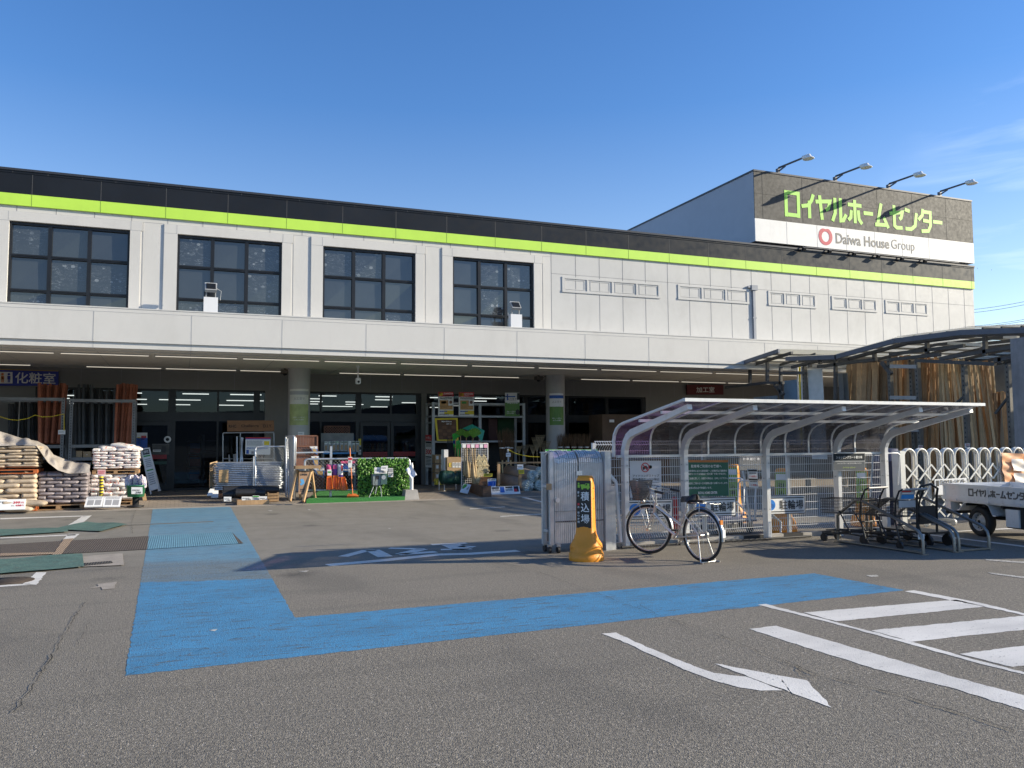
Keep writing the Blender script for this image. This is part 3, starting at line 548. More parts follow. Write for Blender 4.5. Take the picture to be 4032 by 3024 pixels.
b = MB(); b.box(-.9, .9, -.04, .04, -.04, 0, 0); pr = None
for j in range(7):
    for i in (range(9) if j in (2, 4, 6) else (1, 5, 6, 8)):
        x = -9+i*3.1+(.4 if j % 2 else 0); y = 37+j*2.9
        if pr is None: pr = b.build('shop_lamp', em('shop_lamp_glow', (1, .97, .88), 1.3), origin=(0, 0, 0)); tag(pr, 'lit white ceiling lamp inside the dark shop', 'ceiling lamp', 'ceiling lamps inside the shop'); pr.location = (x, y, 4.1)
        else: c_ = dup(pr, (x+random.uniform(-.6, .6), y, 4.1)); c_.scale.x = random.uniform(.35, 1.25)
SHF = M('gondola', (.12, .12, .125), .6, var=.3, scale=2)
for i, (x, lb) in enumerate(((-3.2, 'dim goods shelving inside the shop behind the left doors'), (0.8, 'dim goods shelving inside the shop behind the wooden board'), (5.2, 'dim goods shelving inside the shop behind the lattice display'), (9.6, 'dim goods shelving inside the shop behind the steel display rack'))):
    b = MB(); b.box(x-.05, x+.05, 33, 43, .1, 2.0)
    for z in (.3, .8, 1.3, 1.75): b.box(x-.5, x+.5, 33, 43, z, z+.03)
    for z in (.33, .83, 1.33):
        for k in range(26): y = 33.1+k*.38; b.box(x-.45, x-.1, y, y+.3, z, z+random.uniform(.15, .4), 1+k % 3)
    tag(b.build('shop_shelf', [SHF, M('goods_a', (.3, .06, .05), .6), M('goods_b', (.05, .12, .3), .6), M('goods_c', (.35, .32, .25), .6)]), lb, 'shelving', 'shelving inside the shop')
def sec_cam(p, Y, label):
    q = PY(p, Y); t = MB(); t.box(q.x-.13, q.x+.13, q.y-.12, q.y+.12, 3.95, 4.08, 0); t.lathe([(0, 3.92), (.08, 3.95), (.06, 3.9), (0, 3.88)], 12, 1, (q.x, q.y, 0)); t.cyl((q.x, q.y, 4.05), ZA, .04, .08, 10, 0); t.bar((q.x+.13, q.y, 4.02), (q.x+.3, q.y, 4.11), .02, .02, 0)
    return tag(t.build('speaker_box', [M('brown_box', (.12, .10, .08), .6), FRM]), label, 'speaker', 'speaker boxes under the canopy')
sec_cam(a5(1720, 50), 28.2, 'brown speaker box under the canopy beside the bannered column'); sec_cam(a7(1330, 110), 28.2, 'brown speaker box under the canopy beside the column by the rolls')
q = PY(a6(912, 60), 26.5); t = thing('security_camera', 'white security camera hanging from the canopy on a thin rod', 'camera', (q.x, 26.5, 4.12)); b = MB(); b.cyl((q.x, 26.5, 3.72), ZA, .02, .4, 10); b.cyl((q.x, 26.5, 4.07), ZA, .06, .05, 12); b.build('rod', WHT, t)
b = MB(); b.prism(rrect(.15, .2, .04), (q.x, 26.42, 3.63), XA, ZA, YA*.16); b.cyl((q.x, 26.425, 3.6), (0, -1, 0), .04, .02, 12, 1); b.build('camera_body', [WHT, FRM], t)
# ================================================================ goods and notices: shared helpers
def col(r, g, b_): return lin((r, g, b_))
INK = M('black_ink', (.02, .02, .022), .5); RED = M('red_ink', (.55, .03, .04), .5); PAPER = M('paper', (.74, .74, .73), .6, var=.02); GINK = M('green_ink', (.05, .30, .05), .5); BINK = M('blue_ink', (.02, .10, .42), .5); YEL = M('yellow_ink', (.75, .58, .03), .5); GREYINK = M('grey_ink', (.30, .30, .31), .6)
WOOD = M('pine_wood', (.42, .27, .14), .65, var=.18, grain=((1, 1, .12), 14, .4), rnd=.15); WOODX = M('pallet_wood', (.40, .24, .12), .75, var=.2, grain=((.15, 1, 1), 18, .5)); DWOOD = M('dark_wood', (.11, .055, .03), .6, var=.25, grain=((.2, 1, 1), 20, .4)); CARD = M('cardboard', (.40, .27, .15), .8, var=.1)
STEEL = M('galvanised_steel', (.46, .47, .48), .42, .65, var=.12, scale=6); ALU = M('aluminium', (.62, .63, .64), .35, .7, var=.08); RACK = M('rack_grey', (.20, .205, .205), .6, .2, var=.2, dirt=.2); BLK = M('black_plastic', (.018, .018, .02), .5); CONC = M('concrete', (.38, .36, .33), .85, var=.15, bump=.004); WPIPE = M('white_pipe', (.72, .72, .72), .4, var=.06, dirt=.15)
PALETTE = [PAPER, INK, RED, GINK, BINK, YEL, GREYINK]   # 0 paper 1 ink 2 red 3 green 4 blue 5 yellow 6 grey
class Face:
    def __init__(s, px, Y):
        Ys = Y if isinstance(Y, (list, tuple)) else [Y]*4
        s.c = [PY(p, y) for p, y in zip(px, Ys)]; s.u = (s.c[1]-s.c[0]).normalized(); s.v = (s.c[0]-s.c[3]).normalized(); s.n = s.u.cross(s.v).normalized(); s.v = s.n.cross(s.u)
        s.w = (s.c[1]-s.c[0]).length; s.h = (s.c[0]-s.c[3]).length
    def p(s, a, t, l=0.): return s.c[0].lerp(s.c[1], a).lerp(s.c[3].lerp(s.c[2], a), t)+s.n*l
    def slab(s, b, th, mi=0):
        q = [s.p(*k) for k in ((0, 0), (1, 0), (1, 1), (0, 1))]; r = [p-s.n*th for p in q]
        b.add(q+r, [[3, 2, 1, 0], [4, 5, 6, 7], [0, 1, 5, 4], [1, 2, 6, 5], [2, 3, 7, 6], [3, 0, 4, 7]], mi)
    def rect(s, b, a0, t0, a1, t1, mi, l=.003): b.add([s.p(a0, t1, l), s.p(a1, t1, l), s.p(a1, t0, l), s.p(a0, t0, l)], [[0, 1, 2, 3]], mi)
    def text(s, b, t_, a, t, wf, hf, mi, bold=.01, l=.006): b.text(t_, s.p(a, t), s.u, s.v, wf*s.w if wf else None, hf*s.h if hf else None, mi, bold, lift=l)
    def disc(s, b, a, t, r, mi, l=.004, sx=1, n=28): c = s.p(a, t, l); b.add([c+s.u*r*sx*cos(2*pi*i/n)+s.v*r*sin(2*pi*i/n) for i in range(n)], [list(range(n))], mi)
def R4(f, x0, y0, x1, y1): return [f(x0, y0), f(x1, y0), f(x1, y1), f(x0, y1)]
def board(name, label, cat, px, Y, mats=PALETTE, th=.02, base=0, draw=None, group=None):
    b = MB(); f = Face(px, Y); f.slab(b, th, base)
    if draw: draw(b, f)
    return tag(b.build(name, mats), label, cat, group)
def lines(b, f, a0, a1, t0, t1, n, mi=1, th=.5):
    for i in range(n):
        tt = t0+(t1-t0)*i/n; x = a0
        while x < a1-.02:
            w = random.uniform(.04, .16); f.rect(b, x, tt, min(a1, x+w), tt+(t1-t0)/n*th, mi, .004); x += w+.015
def card(label, px, Y, n=2, price=None, group='price cards on the goods', hd=None):
    def dr(b, f):
        if hd is not None: f.rect(b, .05, .06, .95, .3, hd)
        lines(b, f, .08, .75, .36, .6, n)
        if price: f.text(b, price, .62, .78, .5, .28, 1, .02)
    return board('price_card', label, 'price card', px, Y, th=.006, draw=dr, group=group)
def post_between(p, q, r=.02, n=8, mats=STEEL): return MB().tube([p, q], r, n)
def bag_mesh(name, mt, seed):
    rr = random.Random(seed); b = MB(); nu, nv = 22, 12; ph = [rr.uniform(0, 6) for _ in range(6)]
    def fn(u, v):
        a = 2*pi*u; e = -pi/2+pi*v; sg = lambda x, k: math.copysign(abs(x)**k, x); x = sg(cos(e), .3)*sg(cos(a), .3); y = sg(cos(e), .3)*sg(sin(a), .3); z = sg(sin(e), .6)
        edge = max(abs(x), abs(y)); z *= (1-.55*edge**4); k = 1+.05*sin(5*a+ph[0])+.035*sin(11*x+ph[1])*cos(7*y+ph[2])
        return V((x*.5*(1+.02*sin(9*a+ph[3])), y*.5*(1+.02*sin(7*a+ph[4])), .5+z*.5*k+.06*sin(6*x+ph[5])*cos(5*y)))
    b.grid(nu, nv, fn); return b.build(name, mt, origin=(0, 0, 0))
def stack(protos, x0, x1, yf, dep, z0, z1, nl, nx, label, group, rows=1, gap=1.06):
    lh = (z1-z0)/nl
    for l in range(nl):
        off = [0, .35, -.25][l % 3]; n = nx+(1 if l % 2 else 0); ws = [1]*n
        if l % 2: ws[0] = ws[-1] = .5
        tot = sum(ws); x = x0
        for k in range(n):
            w = (x1-x0)*ws[k]/tot
            for r in range(rows):
                o = random.choice(protos); c = o.copy(); C.objects.link(c); c.location = (x+w/2+random.gauss(0, .008), yf+dep/rows*(r+.5)+random.gauss(0, .012), z0+lh*l); c.scale = (w*gap, dep/rows*.98, lh*random.uniform(1.5, 1.8)); c.rotation_euler = (random.gauss(0, .02), random.gauss(0, .02), random.gauss(0, .02)); tag(c, label, 'bag', group)
            x += w
def pallet(x0, x1, y0, y1, z0, h, label, mt):
    b = MB(); n = 6
    for i in range(n): y = y0+(y1-y0-.1)*i/(n-1); b.box(x0, x1, y, y+.1, z0+h-.02, z0+h)
    for i in range(3): x = x0+(x1-x0-.09)*i/2; b.box(x, x+.09, y0+.003, y1-.003, z0+.022, z0+h-.022)
    for y in (y0, (y0+y1)/2-.05, y1-.1): b.box(x0, x1, y, y+.1, z0, z0+.02)
    return tag(b.build('pallet', mt), label, 'pallet', 'pallets under the bags')
def print_bag(name, base, blot, k0):
    q = NT(name); n1 = q.noise(2.2, 5, .6, .8, sc=(1.2, 1, 1.6)); n2 = q.noise(5, 3, .5, .5, sc=(1, 1, 2)); n3 = q.noise(24, 4); oi = q.n('ObjectInfo'); rv = q.n('VectorMath', operation='ADD'); q.l(q.tc.outputs['Object'], rv.inputs[0]); q.l(oi.outputs['Random'], rv.inputs[1]); n4 = q.noise(3.1, 2, .5, .3, vec=rv.outputs[0], sc=(2, 1, 3))
    c = q.mix(q.mr(n3, .3, .7, 0, .5), base, tuple(x*.78 for x in base)); c = q.mix(q.mr(n4, k0, k0+.03), c, blot); c = q.mix(q.mr(n2, .68, .72, 0, .8), c, (.03, .03, .04)); q.l(c, q.b.inputs['Base Color']); q.b.inputs['Roughness'].default_value = .42; q.bump(n3, .012, .6); return q.m
BRB = M('brown_paper', (.50, .40, .29), .6, var=.12, scale=4, bump=.01, bscale=22, rnd=.12); PUR = M('wrapped_bag', (.27, .235, .24), .28, var=.2, scale=4, bump=.012, bscale=18, rnd=.2); WHB = print_bag('white_print_bag', (.76, .73, .70), (.62, .10, .05), .60)
bag_br = [bag_mesh('cement_bag', BRB, i) for i in range(3)]; bag_pu = [bag_mesh('wrapped_bag', PUR, i+5) for i in range(3)]; bag_wh = [bag_mesh('soil_bag', WHB, i+9) for i in range(3)]
ORP = M('orange_pallet', (.50, .13, .035), .6, var=.2)
# ---------------------------------------------------------------- left bay: palletised bags
def X_(f, x, Y, y=1000): return PY(f(x, y), Y).x
def Z_(f, y, Y, x=400): return PY(f(x, y), Y).z
yA = 23.3; xr = X_(a4, 345, yA); xl = xr-2.05
pallet(xl, xr+.03, yA, yA+1.0, .03, .13, 'orange pallet on the ground under the lower brown bags', ORP)
stack(bag_br, xl, xr, yA, .95, .17, Z_(a4, 1115, yA), 6, 3, 'brown paper bag in the lower stack at the left edge', 'brown bags in the lower left stack')
zt = Z_(a4, 1110, yA); pallet(xl, xr+.02, yA-.02, yA+1.0, zt+.03, .1, 'orange pallet between the two stacks of brown bags', ORP)
stack(bag_br, xl, xr+.02, yA, .95, zt+.14, Z_(a4, 850, yA), 7, 3, 'brown paper bag in the upper stack at the left edge', 'brown bags in the upper left stack')
yB = 23.45; xa, xb = X_(a4, 358, yB), X_(a4, 822, yB); pallet(xa-.1, xb-.06, yB-.1, yB+.95, .03, .12, 'bare wooden pallet under the dark plastic wrapped stack', WOODX)
stack(bag_pu, xa, xb, yB, .9, .155, Z_(a4, 1110, yB), 8, 3, 'dark plastic wrapped bag in the stack beneath the tarpaulin', 'wrapped bags beneath the tarpaulin')
yC = 24.0; xa, xb = X_(a4, 845, yC), X_(a4, 1262, yC); pallet(xa, xb, yC, yC+.95, .05, .1, 'wooden pallet on the paving under the lower white bags', WOODX)
stack(bag_wh, xa, xb, yC, .9, .155, Z_(a4, 1130, yC), 6, 3, 'white printed bag in the lower stack behind the striped post', 'white bags in the lower stack')
zt = Z_(a4, 1125, yC); xa, xb = X_(a4, 862, yC), X_(a4, 1295, yC); pallet(xa, xb, yC, yC+.95, zt+.02, .1, 'wooden pallet between the two stacks of white bags', WOODX)
stack(bag_wh, xa, xb, yC, .9, zt+.125, Z_(a4, 885, yC), 8, 3, 'white printed bag in the upper stack beside the paved walk', 'white bags in the upper stack')
for x, dz, r in ((.35, 0, .3), (.62, .06, -.5), (.8, .01, .2)):
    c = random.choice(bag_wh).copy(); C.objects.link(c); c.location = (xa+(xb-xa)*x, yC+.45, Z_(a4, 890, yC)+dz); c.scale = (.55, .4, .12); c.rotation_euler = (.1, .15 if dz else .02, r); tag(c, 'white printed bag lying loose on top of the white stack', 'bag', 'loose white bags on the upper stack')
for p, s in ((bag_br, (-3.55, 23.0, .03)), (bag_br, (-3.28, 23.05, .15)), (bag_br, (-3.62, 23.05, .17)), (bag_br, (-4.1, 23.08, .22))):
    c = random.choice(p).copy(); C.objects.link(c); c.location = s; c.scale = (.62, .4, .15); c.rotation_euler = (0, 0, random.uniform(-.2, .2)); tag(c, 'tan paper bag lying loose on the ground behind the price board', 'bag', 'loose tan bags at the kerb')
for o in bag_br+bag_pu+bag_wh: bpy.data.objects.remove(o)
# tarpaulin thrown over the brown and the wrapped stacks
TARP = M('tarpaulin', (.42, .38, .34), .33, var=.12, scale=2, bump=.02, bscale=9, dirt=.3)
top = T(a4, (-60, 690), (60, 725), (200, 770), (350, 798), (440, 845), (500, 925), (600, 965), (700, 990), (850, 1003)); bot = T(a4, (-60, 845), (60, 842), (200, 838), (340, 842), (400, 930), (450, 1000), (540, 1070), (640, 1102), (835, 1095))
def lerp_px(ps, u): k = min(len(ps)-2, int(u*(len(ps)-1))); f = u*(len(ps)-1)-k; return (ps[k][0]+(ps[k+1][0]-ps[k][0])*f, ps[k][1]+(ps[k+1][1]-ps[k][1])*f)
def tfn(u, v):
    p = PY(lerp_px(top, u), 24.35); q = PY(lerp_px(bot, u), 23.27+.1*u); r = q.lerp(p, v); w = sin(pi*v); r.z += .07*w*sin(u*19+v*4)+.03*w*sin(u*47); r.y += .05*w*sin(u*31+v*7)-.1*w; return r
b = MB().grid(90, 16, tfn); tag(b.build('tarpaulin', TARP), 'crumpled grey translucent tarpaulin thrown over the bag stacks', 'tarpaulin')
# shrink wrap sheen is part of the bags; price boards and signs in front
def d399(b, f): f.text(b, '399', .72, .34, .22, .24, 2, .03); f.text(b, '円', .9, .36, .08, .18, 2); f.text(b, '438', .78, .62, .18, .17, 2, .03); f.text(b, '円', .92, .63, .06, .14, 2); f.text(b, '税込', .6, .64, .1, .1, 1); lines(b, f, .05, .4, .2, .34, 1)
board('price_board', 'white price board in red figures leaning at the kerb', 'price board', T(a4, (-60, 1347), (243, 1338), (233, 1435), (-60, 1442)), [22.9, 22.9, 22.75, 22.75], th=.03, draw=d399)
def dinfo(b, f): f.rect(b, .03, .04, .97, .1, 6); f.rect(b, .12, .36, .48, .86, 6); f.rect(b, .55, .36, .9, .86, 6); lines(b, f, .1, .9, .14, .32, 3, 6)
for px, lb in ((T(a4, (812, 1318), (972, 1312), (950, 1408), (785, 1411)), 'grey printed board leaning before the striped post'), (T(a4, (975, 1312), (1137, 1312), (1118, 1410), (955, 1410)), 'grey printed board leaning beside the green bucket stand')): board('info_board', lb, 'notice board', px, [23.3, 23.3, 23.0, 23.0], draw=dinfo, th=.03, group='leaning boards before the white bags')
pA, pB = PY(a4(945, 1128), 23.6), PY(a4(945, 1310), 23.6); b = MB(); n = 13
for i in range(n): b.cyl(pB.lerp(pA, i/n), ZA, .05, (pA.z-pB.z)/n, 14, i % 2)
t = thing('striped_post', 'yellow and black striped post with a small pink card on top', 'post', (pB.x, pB.y, pB.z)); b.build('post', [YEL, INK], t); b = MB(); f = Face(R4(a4, 910, 1066, 985, 1114), 23.58); f.slab(b, .01, 0); f.text(b, '単品販売', .5, .28, .85, .3, 2); lines(b, f, .1, .9, .52, .9, 2, 2); b.build('card', [M('pink_card', (.75, .5, .5), .6), INK, RED], t)
q = PY(a4(1268, 1290), 23.5); zb = .04; t = thing('bucket_stand', 'green bucket of bagged goods on a black post stand', 'bucket', (q.x, 23.5, zb)); zz = Z_(a4, 1340, 23.5); zt = Z_(a4, 1235, 23.5)
MB().lathe([(0, zz), (.20, zz), (.23, zt), (.24, zt), (.24, zt+.02), (.22, zt+.02), (.19, zz+.03), (0, zz+.03)], 24, 0, (q.x, 23.5, 0)).build('bucket', M('green_bucket', (.03, .20, .10), .4), t); MB().lathe([(0, zb), (.2, zb), (.2, zb+.03), (.08, zb+.04), (.08, zz), (0, zz)], 20, 0, (q.x, 23.5, 0)).build('stand', BLK, t)
pm = bag_mesh('goods_bag', print_bag('blue_print_bag', (.62, .55, .56), (.04, .06, .25), .55), 30)
for i in range(7):
    c = pm.copy(); C.objects.link(c); a = i*.9; c.location = (q.x-.2+.066*i, 23.5+.08*sin(a), zt-.08+.05*(i % 2)); c.scale = (.12, .1, .3); c.rotation_euler = (random.uniform(-.2, .2), random.uniform(-.25, .25), a); tag(c, 'small printed bag standing in the green bucket', 'bag', 'bags in the green bucket')
bpy.data.objects.remove(pm)
card('white price card hung on the green bucket', R4(a4, 1226, 1228, 1330, 1292), 23.24, 2, '298')
b = MB(); b.bar(PY(a4(1335, 1295), 23.6), PY(a4(1345, 1352), 23.3), .06, .02); b.bar(PY(a4(1350, 1290), 23.7), PY(a4(1362, 1350), 23.4), .04, .02); tag(b.build('wood_offcut', WOOD), 'pale wooden prop leaning behind the green bucket', 'wood')
# racks with poles
def rack(xs, beams, Y, label, z_=.1):
    t = thing('pole_rack', label, 'rack', (PY(a4(sum(xs)/len(xs), 800), Y).x, Y, z_), 'steel racks of poles')
    zs = [PY(a4(300, y), Y).z for y in beams]
    for x in xs:
        X = PY(a4(x, 600), Y).x; b = MB()
        for yy in (Y, Y+1.0): b.box(X-.045, X+.045, yy-.03, yy+.03, z_, zs[0]+.05)
        for i in range(40):
            z = z_+.15+i*.08
            if z < zs[0]: b.box(X-.012, X+.012, Y-.034, Y-.0301, z, z+.035, 1)
        b.build('upright', [RACK, INK], t)
    xL, xR = PY(a4(xs[0], 600), Y).x, PY(a4(xs[-1], 600), Y).x
    for z in zs: b = MB(); b.box(xL+.046, xR-.046, Y-.03, Y+.03, z-.045, z+.045); b.box(xL+.046, xR-.046, Y+.97, Y+1.03, z-.045, z+.045); b.build('beam', RACK, t)
    b = MB(); b.box(xL+.05, xR-.05, Y+.031, Y+.968, zs[-1]-.03, zs[-1]+.01); b.build('shelf_board', DWOOD, t)
rack([-260, 586], [406, 850, 960], 27.5, 'grey steel rack of poles behind the brown bags'); rack([663, 1247], [414, 848, 970], 27.5, 'grey steel rack of dark pipes behind the white bags')
OPV = M('orange_timber', (.40, .13, .07), .65, var=.25, rnd=.25, grain=((1, 1, .08), 20, .4)); DPV = M('dark_pipe', (.05, .056, .06), .5, var=.25, rnd=.35)
def poles(n, x0, x1, xb0, xb1, ytop, ybot, mt, label, group, jit=30, Y0=27.75, Y1=28.5, r=.045):
    for i in range(n):
        u = (i+.5)/n; p = PY(a4(xb0+(xb1-xb0)*u, ybot), Y0+.2*(i % 3)); q = PY(a4(x0+(x1-x0)*u+random.uniform(-5, 5), ytop+random.uniform(-4, jit)), Y1+.2*(i % 3)); q.z = min(q.z, 4.08)
        b = MB(); b.tube([p, q], r*random.uniform(.8, 1.15), 7); tag(b.build('pole', mt), label, 'pole', group)
poles(11, 355, 640, 362, 572, 262, 822, OPV, 'orange brown pole standing in the rack below the toilet sign', 'orange poles below the toilet sign', 20); poles(9, 1092, 1285, 1062, 1232, 262, 825, OPV, 'orange brown pole at the far end of the dark pipe rack', 'orange poles beside the shop doors', 18)
poles(16, 690, 1085, 692, 1075, 312, 832, DPV, 'dark grey pipe standing in the rack behind the white bags', 'dark pipes in the second rack', 25); poles(4, 720, 880, 722, 885, 266, 832, DPV, 'tall dark pipe rising above the others behind the white bags', 'tall dark pipes', 8)
poles(9, 70, 345, 72, 345, 425, 842, DPV, 'dark pipe standing in the rack behind the brown bags', 'dark pipes in the first rack', 40); poles(2, 130, 330, 115, 318, 420, 790, ALU, 'thin bright pipe in the rack behind the brown bags', 'bright pipes in the first rack', 3, r=.018)
b = MB(); pts = [PY(a4(x, y), 27.42) for x, y in ((0, 570), (80, 595), (160, 603), (250, 590), (328, 556), (400, 573), (480, 570), (560, 552), (598, 545), (598, 700))]; b.tube(pts, .012, 6); tag(b.build('safety_rope', YEL), 'thin yellow rope slung across the pole rack', 'rope')
card('small white card on the rack upright behind the tarpaulin', R4(a4, 543, 695, 610, 735), 27.42, 2)
for x0, x1, y0, y1, lb in ((712, 770, 890, 948, 'brown box on the lower shelf of the pipe rack'), (778, 850, 895, 948, 'dark box on the lower shelf of the pipe rack')):
    p, q = PY(a4(x0, y1), 27.7), PY(a4(x1, y0), 27.7); b = MB(); b.box(p.x, q.x, 27.6, 28.0, p.z, q.z); b.box(p.x+.08, q.x-.08, 27.597, 27.6, p.z+.08, q.z-.1, 1); tag(b.build('carton', [CARD, PAPER]), lb, 'box')
# toilet sign on the wall
def dtoil(b, f):
    f.rect(b, .0, .0, 1, .05, 5); f.rect(b, .335, .16, .485, .86, 0); f.text(b, '化粧室', .74, .52, .455, .66, 0, .012); f.disc(b, .25, .52, .33*f.h, 0); f.disc(b, .25, .52, .22*f.h, 4, .006)
    for a, mi in ((.375, 7), (.445, 4)): f.disc(b, a, .30, .07*f.h, mi, .007, 1, 16); f.rect(b, a-.017, .40, a+.017, .62, mi, .007); f.rect(b, a-.013, .62, a-.002, .8, mi, .007); f.rect(b, a+.002, .62, a+.013, .8, mi, .007)
    f.disc(b, .375, .55, .12*f.h, 7, .007, .8, 3)
board('toilet_sign', 'blue washroom sign with two figures and white characters', 'sign', T(a4, (-300, 118), (545, 141), (545, 280), (-300, 282)), 29.9, [PAPER, INK, RED, GINK, M('sign_blue', (.012, .03, .30), .5), M('gold_trim', (.45, .30, .05), .5), GREYINK, M('figure_orange', (.75, .25, .06), .5)], .08, 4, dtoil)
f = Face(R4(a4, 1535, 750, 1592, 815), 29.9); b = MB(); n = 24; o = [(.11*cos(2*pi*i/n), .11*sin(2*pi*i/n)) for i in range(n)]; b.ring(o, [(x*.5, y*.5) for x, y in o], f.p(.5, .5), f.u, f.v, f.n*.004); tag(b.build('door_sticker', PAPER), 'round white ring sticker on the dark sliding door', 'sticker')
board('door_notice', 'narrow white notice strip on the sliding door below the ring sticker', 'notice', R4(a4, 1428, 878, 1500, 897), 29.9, draw=lambda b, f: lines(b, f, .08, .9, .2, .8, 1, 1), th=.004)
board('door_poster', 'dark photo poster on the sliding door beside the strip notice', 'poster', R4(a4, 1420, 825, 1580, 925), 29.92, [BLK, M('poster_dark', (.05, .045, .04), .4, var=.5, scale=9), GREYINK], .004, 1, lambda b, f: (f.rect(b, .55, .2, .8, .8, 0), f.rect(b, .0, .0, 1, .02, 2)))
for x0, y0, x1, y1, lb, mi in ((1270, 720, 1375, 860, 'bluish poster on the glass between the dark rack and the doors', 4),): board('window_poster', lb, 'poster', R4(a4, x0, y0, x1, y1), 29.9, draw=lambda b, f: (f.rect(b, 0, .35, 1, 1, 4), f.rect(b, .1, .3, .4, .8, 5), f.rect(b, .45, .2, .9, .5, 2)), th=.005)
# white A-board by the doors
def aboard(b, f): f.rect(b, .08, .03, .92, .16, 1); f.rect(b, .08, .175, .92, .21, 3); f.rect(b, .08, .52, .92, .55, 3); lines(b, f, .15, .85, .26, .48, 5, 6); lines(b, f, .15, .85, .6, .9, 6, 6); f.text(b, '営業時間', .5, .09, .6, .07, 0)
t = thing('folding_board', 'white folding A-board with printed lists beside the shop doors', 'A-board', (PY(a4(1420, 1200), 27.2).x, 27.2, .1)); b = MB(); f = Face(T(a4, (1316, 868), (1391, 858), (1476, 1236), (1402, 1262)), [27.5, 27.5, 27.15, 27.15]); f.slab(b, .02); aboard(b, f); b.build('panel', PALETTE, t)
b = MB(); [b.bar(f.p(a, 0, .002), f.p(a, 1.08, .002), .03, .03) for a in (0, 1)]; b.bar(PY(a4(1325, 870), 27.52), PY(a4(1290, 1150), 28.0), .03, .03); b.bar(PY(a4(1390, 862), 27.55), PY(a4(1495, 1262), 27.9), .03, .03); b.bar(f.p(0, 1.0, .01), f.p(1, 1.0, .01), .03, .03); b.build('frame', WPIPE, t)
# ---------------------------------------------------------------- centre: boards, gates, lattice
def ddiy(b, f): f.text(b, 'RHC', .11, .52, .16, .28, 1, .02); f.text(b, 'Challenge', .48, .52, .38, .3, 1, .02); f.text(b, 'D.I.Y.', .86, .52, .2, .28, 1, .02)
board('wooden_sign', 'long brown wooden sign board with dark burnt lettering over the gates', 'sign', T(a5, (1093, 570), (1600, 568), (1604, 685), (1092, 688)), 28.4, [M('sign_wood', (.30, .13, .045), .55, var=.2, grain=((.12, 1, 1), 16, .45)), M('burnt', (.03, .015, .01), .7)], .04, 0, ddiy)
t = thing('pipe_display', 'tall grey pipe stand holding upright aluminium tubes under the wooden sign', 'display stand', (PY(a5(1300, 900), 28.2).x, 28.2, .1)); b = MB(); P5 = lambda x, y, Y=28.2: PY(a5(x, y), Y); b.tube([P5(1045, 1290), P5(1045, 715), P5(1055, 703), P5(1590, 700), P5(1600, 710), P5(1600, 1290)], .022, 8); b.tube([P5(1235, 703), P5(1230, 1290)], .018, 8); b.tube([P5(1047, 985), P5(1598, 985)], .018, 8); b.build('frame', STEEL, t)
for x0, x1, y0 in ((1110, 1125, 945), (1165, 1172, 940), (1183, 1190, 935), (1198, 1200, 745), (1250, 1258, 755), (1262, 1225, 760)):
    b = MB(); b.tube([P5(x0, y0, 28.05), P5(x1, 1100, 27.8)], .028, 8); tag(b.build('aluminium_tube', ALU), 'bright aluminium tube standing in the grey pipe stand', 'tube', 'aluminium tubes in the pipe stand')
def dnot(b, f): f.rect(b, .0, .0, 1, .07, 2); f.rect(b, 0, .07, 1, .12, 4); lines(b, f, .05, .68, .2, .5, 6, 6); lines(b, f, .05, .9, .6, .7, 2, 4); f.rect(b, .04, .74, .14, .97, 4); f.rect(b, .24, .82, .34, .97, 6); f.rect(b, .74, .22, .95, .45, 5)
board('notice_board', 'pale blue white notice board with red header behind the wire gate', 'notice board', T(a5, (1292, 752), (1565, 752), (1560, 942), (1288, 936)), 27.7, draw=dnot)
xa, xb = X_(a5, 955, 24.6), X_(a5, 1700, 24.6); zb, zt = Z_(a5, 1312, 24.6, 1300), Z_(a5, 1035, 24.6, 1300); n = 15
GP = M('gate_pipe', (.50, .53, .57), .33, .75, var=.1, scale=9)
for i in range(n):
    z = zb+(zt-zb)*i/(n-1); b = MB(); w, h = xb-xa, 1.15; cx, cy = (xa+xb)/2+random.uniform(-.03, .03), 24.6+.6; b.tube([(cx+p[0], cy+p[1], z) for p in rrect(w, h, .12)], .0225, 8, closed=True)
    for k in (-.25, 0, .25): b.tube([(cx+w*k, cy-h/2, z), (cx+w*k, cy+h/2, z)], .012, 6)
    if i == n-1: b.tube([(cx-w/2, cy+.1, z), (cx+w/2, cy+.1, z)], .015, 6)
    if i == 0: gate0 = b.build('pipe_gate', GP)
    else: b.build('pipe_gate', GP)
for o in [o for o in C.objects if o.name.startswith('pipe_gate')]: tag(o, 'silver pipe gate frame lying flat in the gate stack', 'gate', 'gates stacked flat')
b = MB(); b.box(xa+.1, xa+.25, 24.7, 25.7, .09, zb-.025); b.box(xb-.25, xb-.1, 24.7, 25.7, .09, zb-.025); tag(b.build('bearer_block', DWOOD), 'dark timber bearers carrying the flat stack of gates', 'timber')
board('wood_sample', 'small brown chipboard sample hung on the gate stack', 'board', T(a5, (1002, 1108), (1106, 1104), (1104, 1246), (1000, 1240)), 24.52, [M('chipboard', (.50, .32, .15), .7, var=.4, scale=7)], .03)
b = MB(); f = Face(T(a5, (905, 1030), (985, 1010), (985, 1260), (900, 1300)), [25.2, 25.4, 25, 24.8]); f.slab(b, .02); tag(b.build('cardboard_sheet', CARD), 'brown cardboard sheet leaning at the near end of the gate stack', 'cardboard')
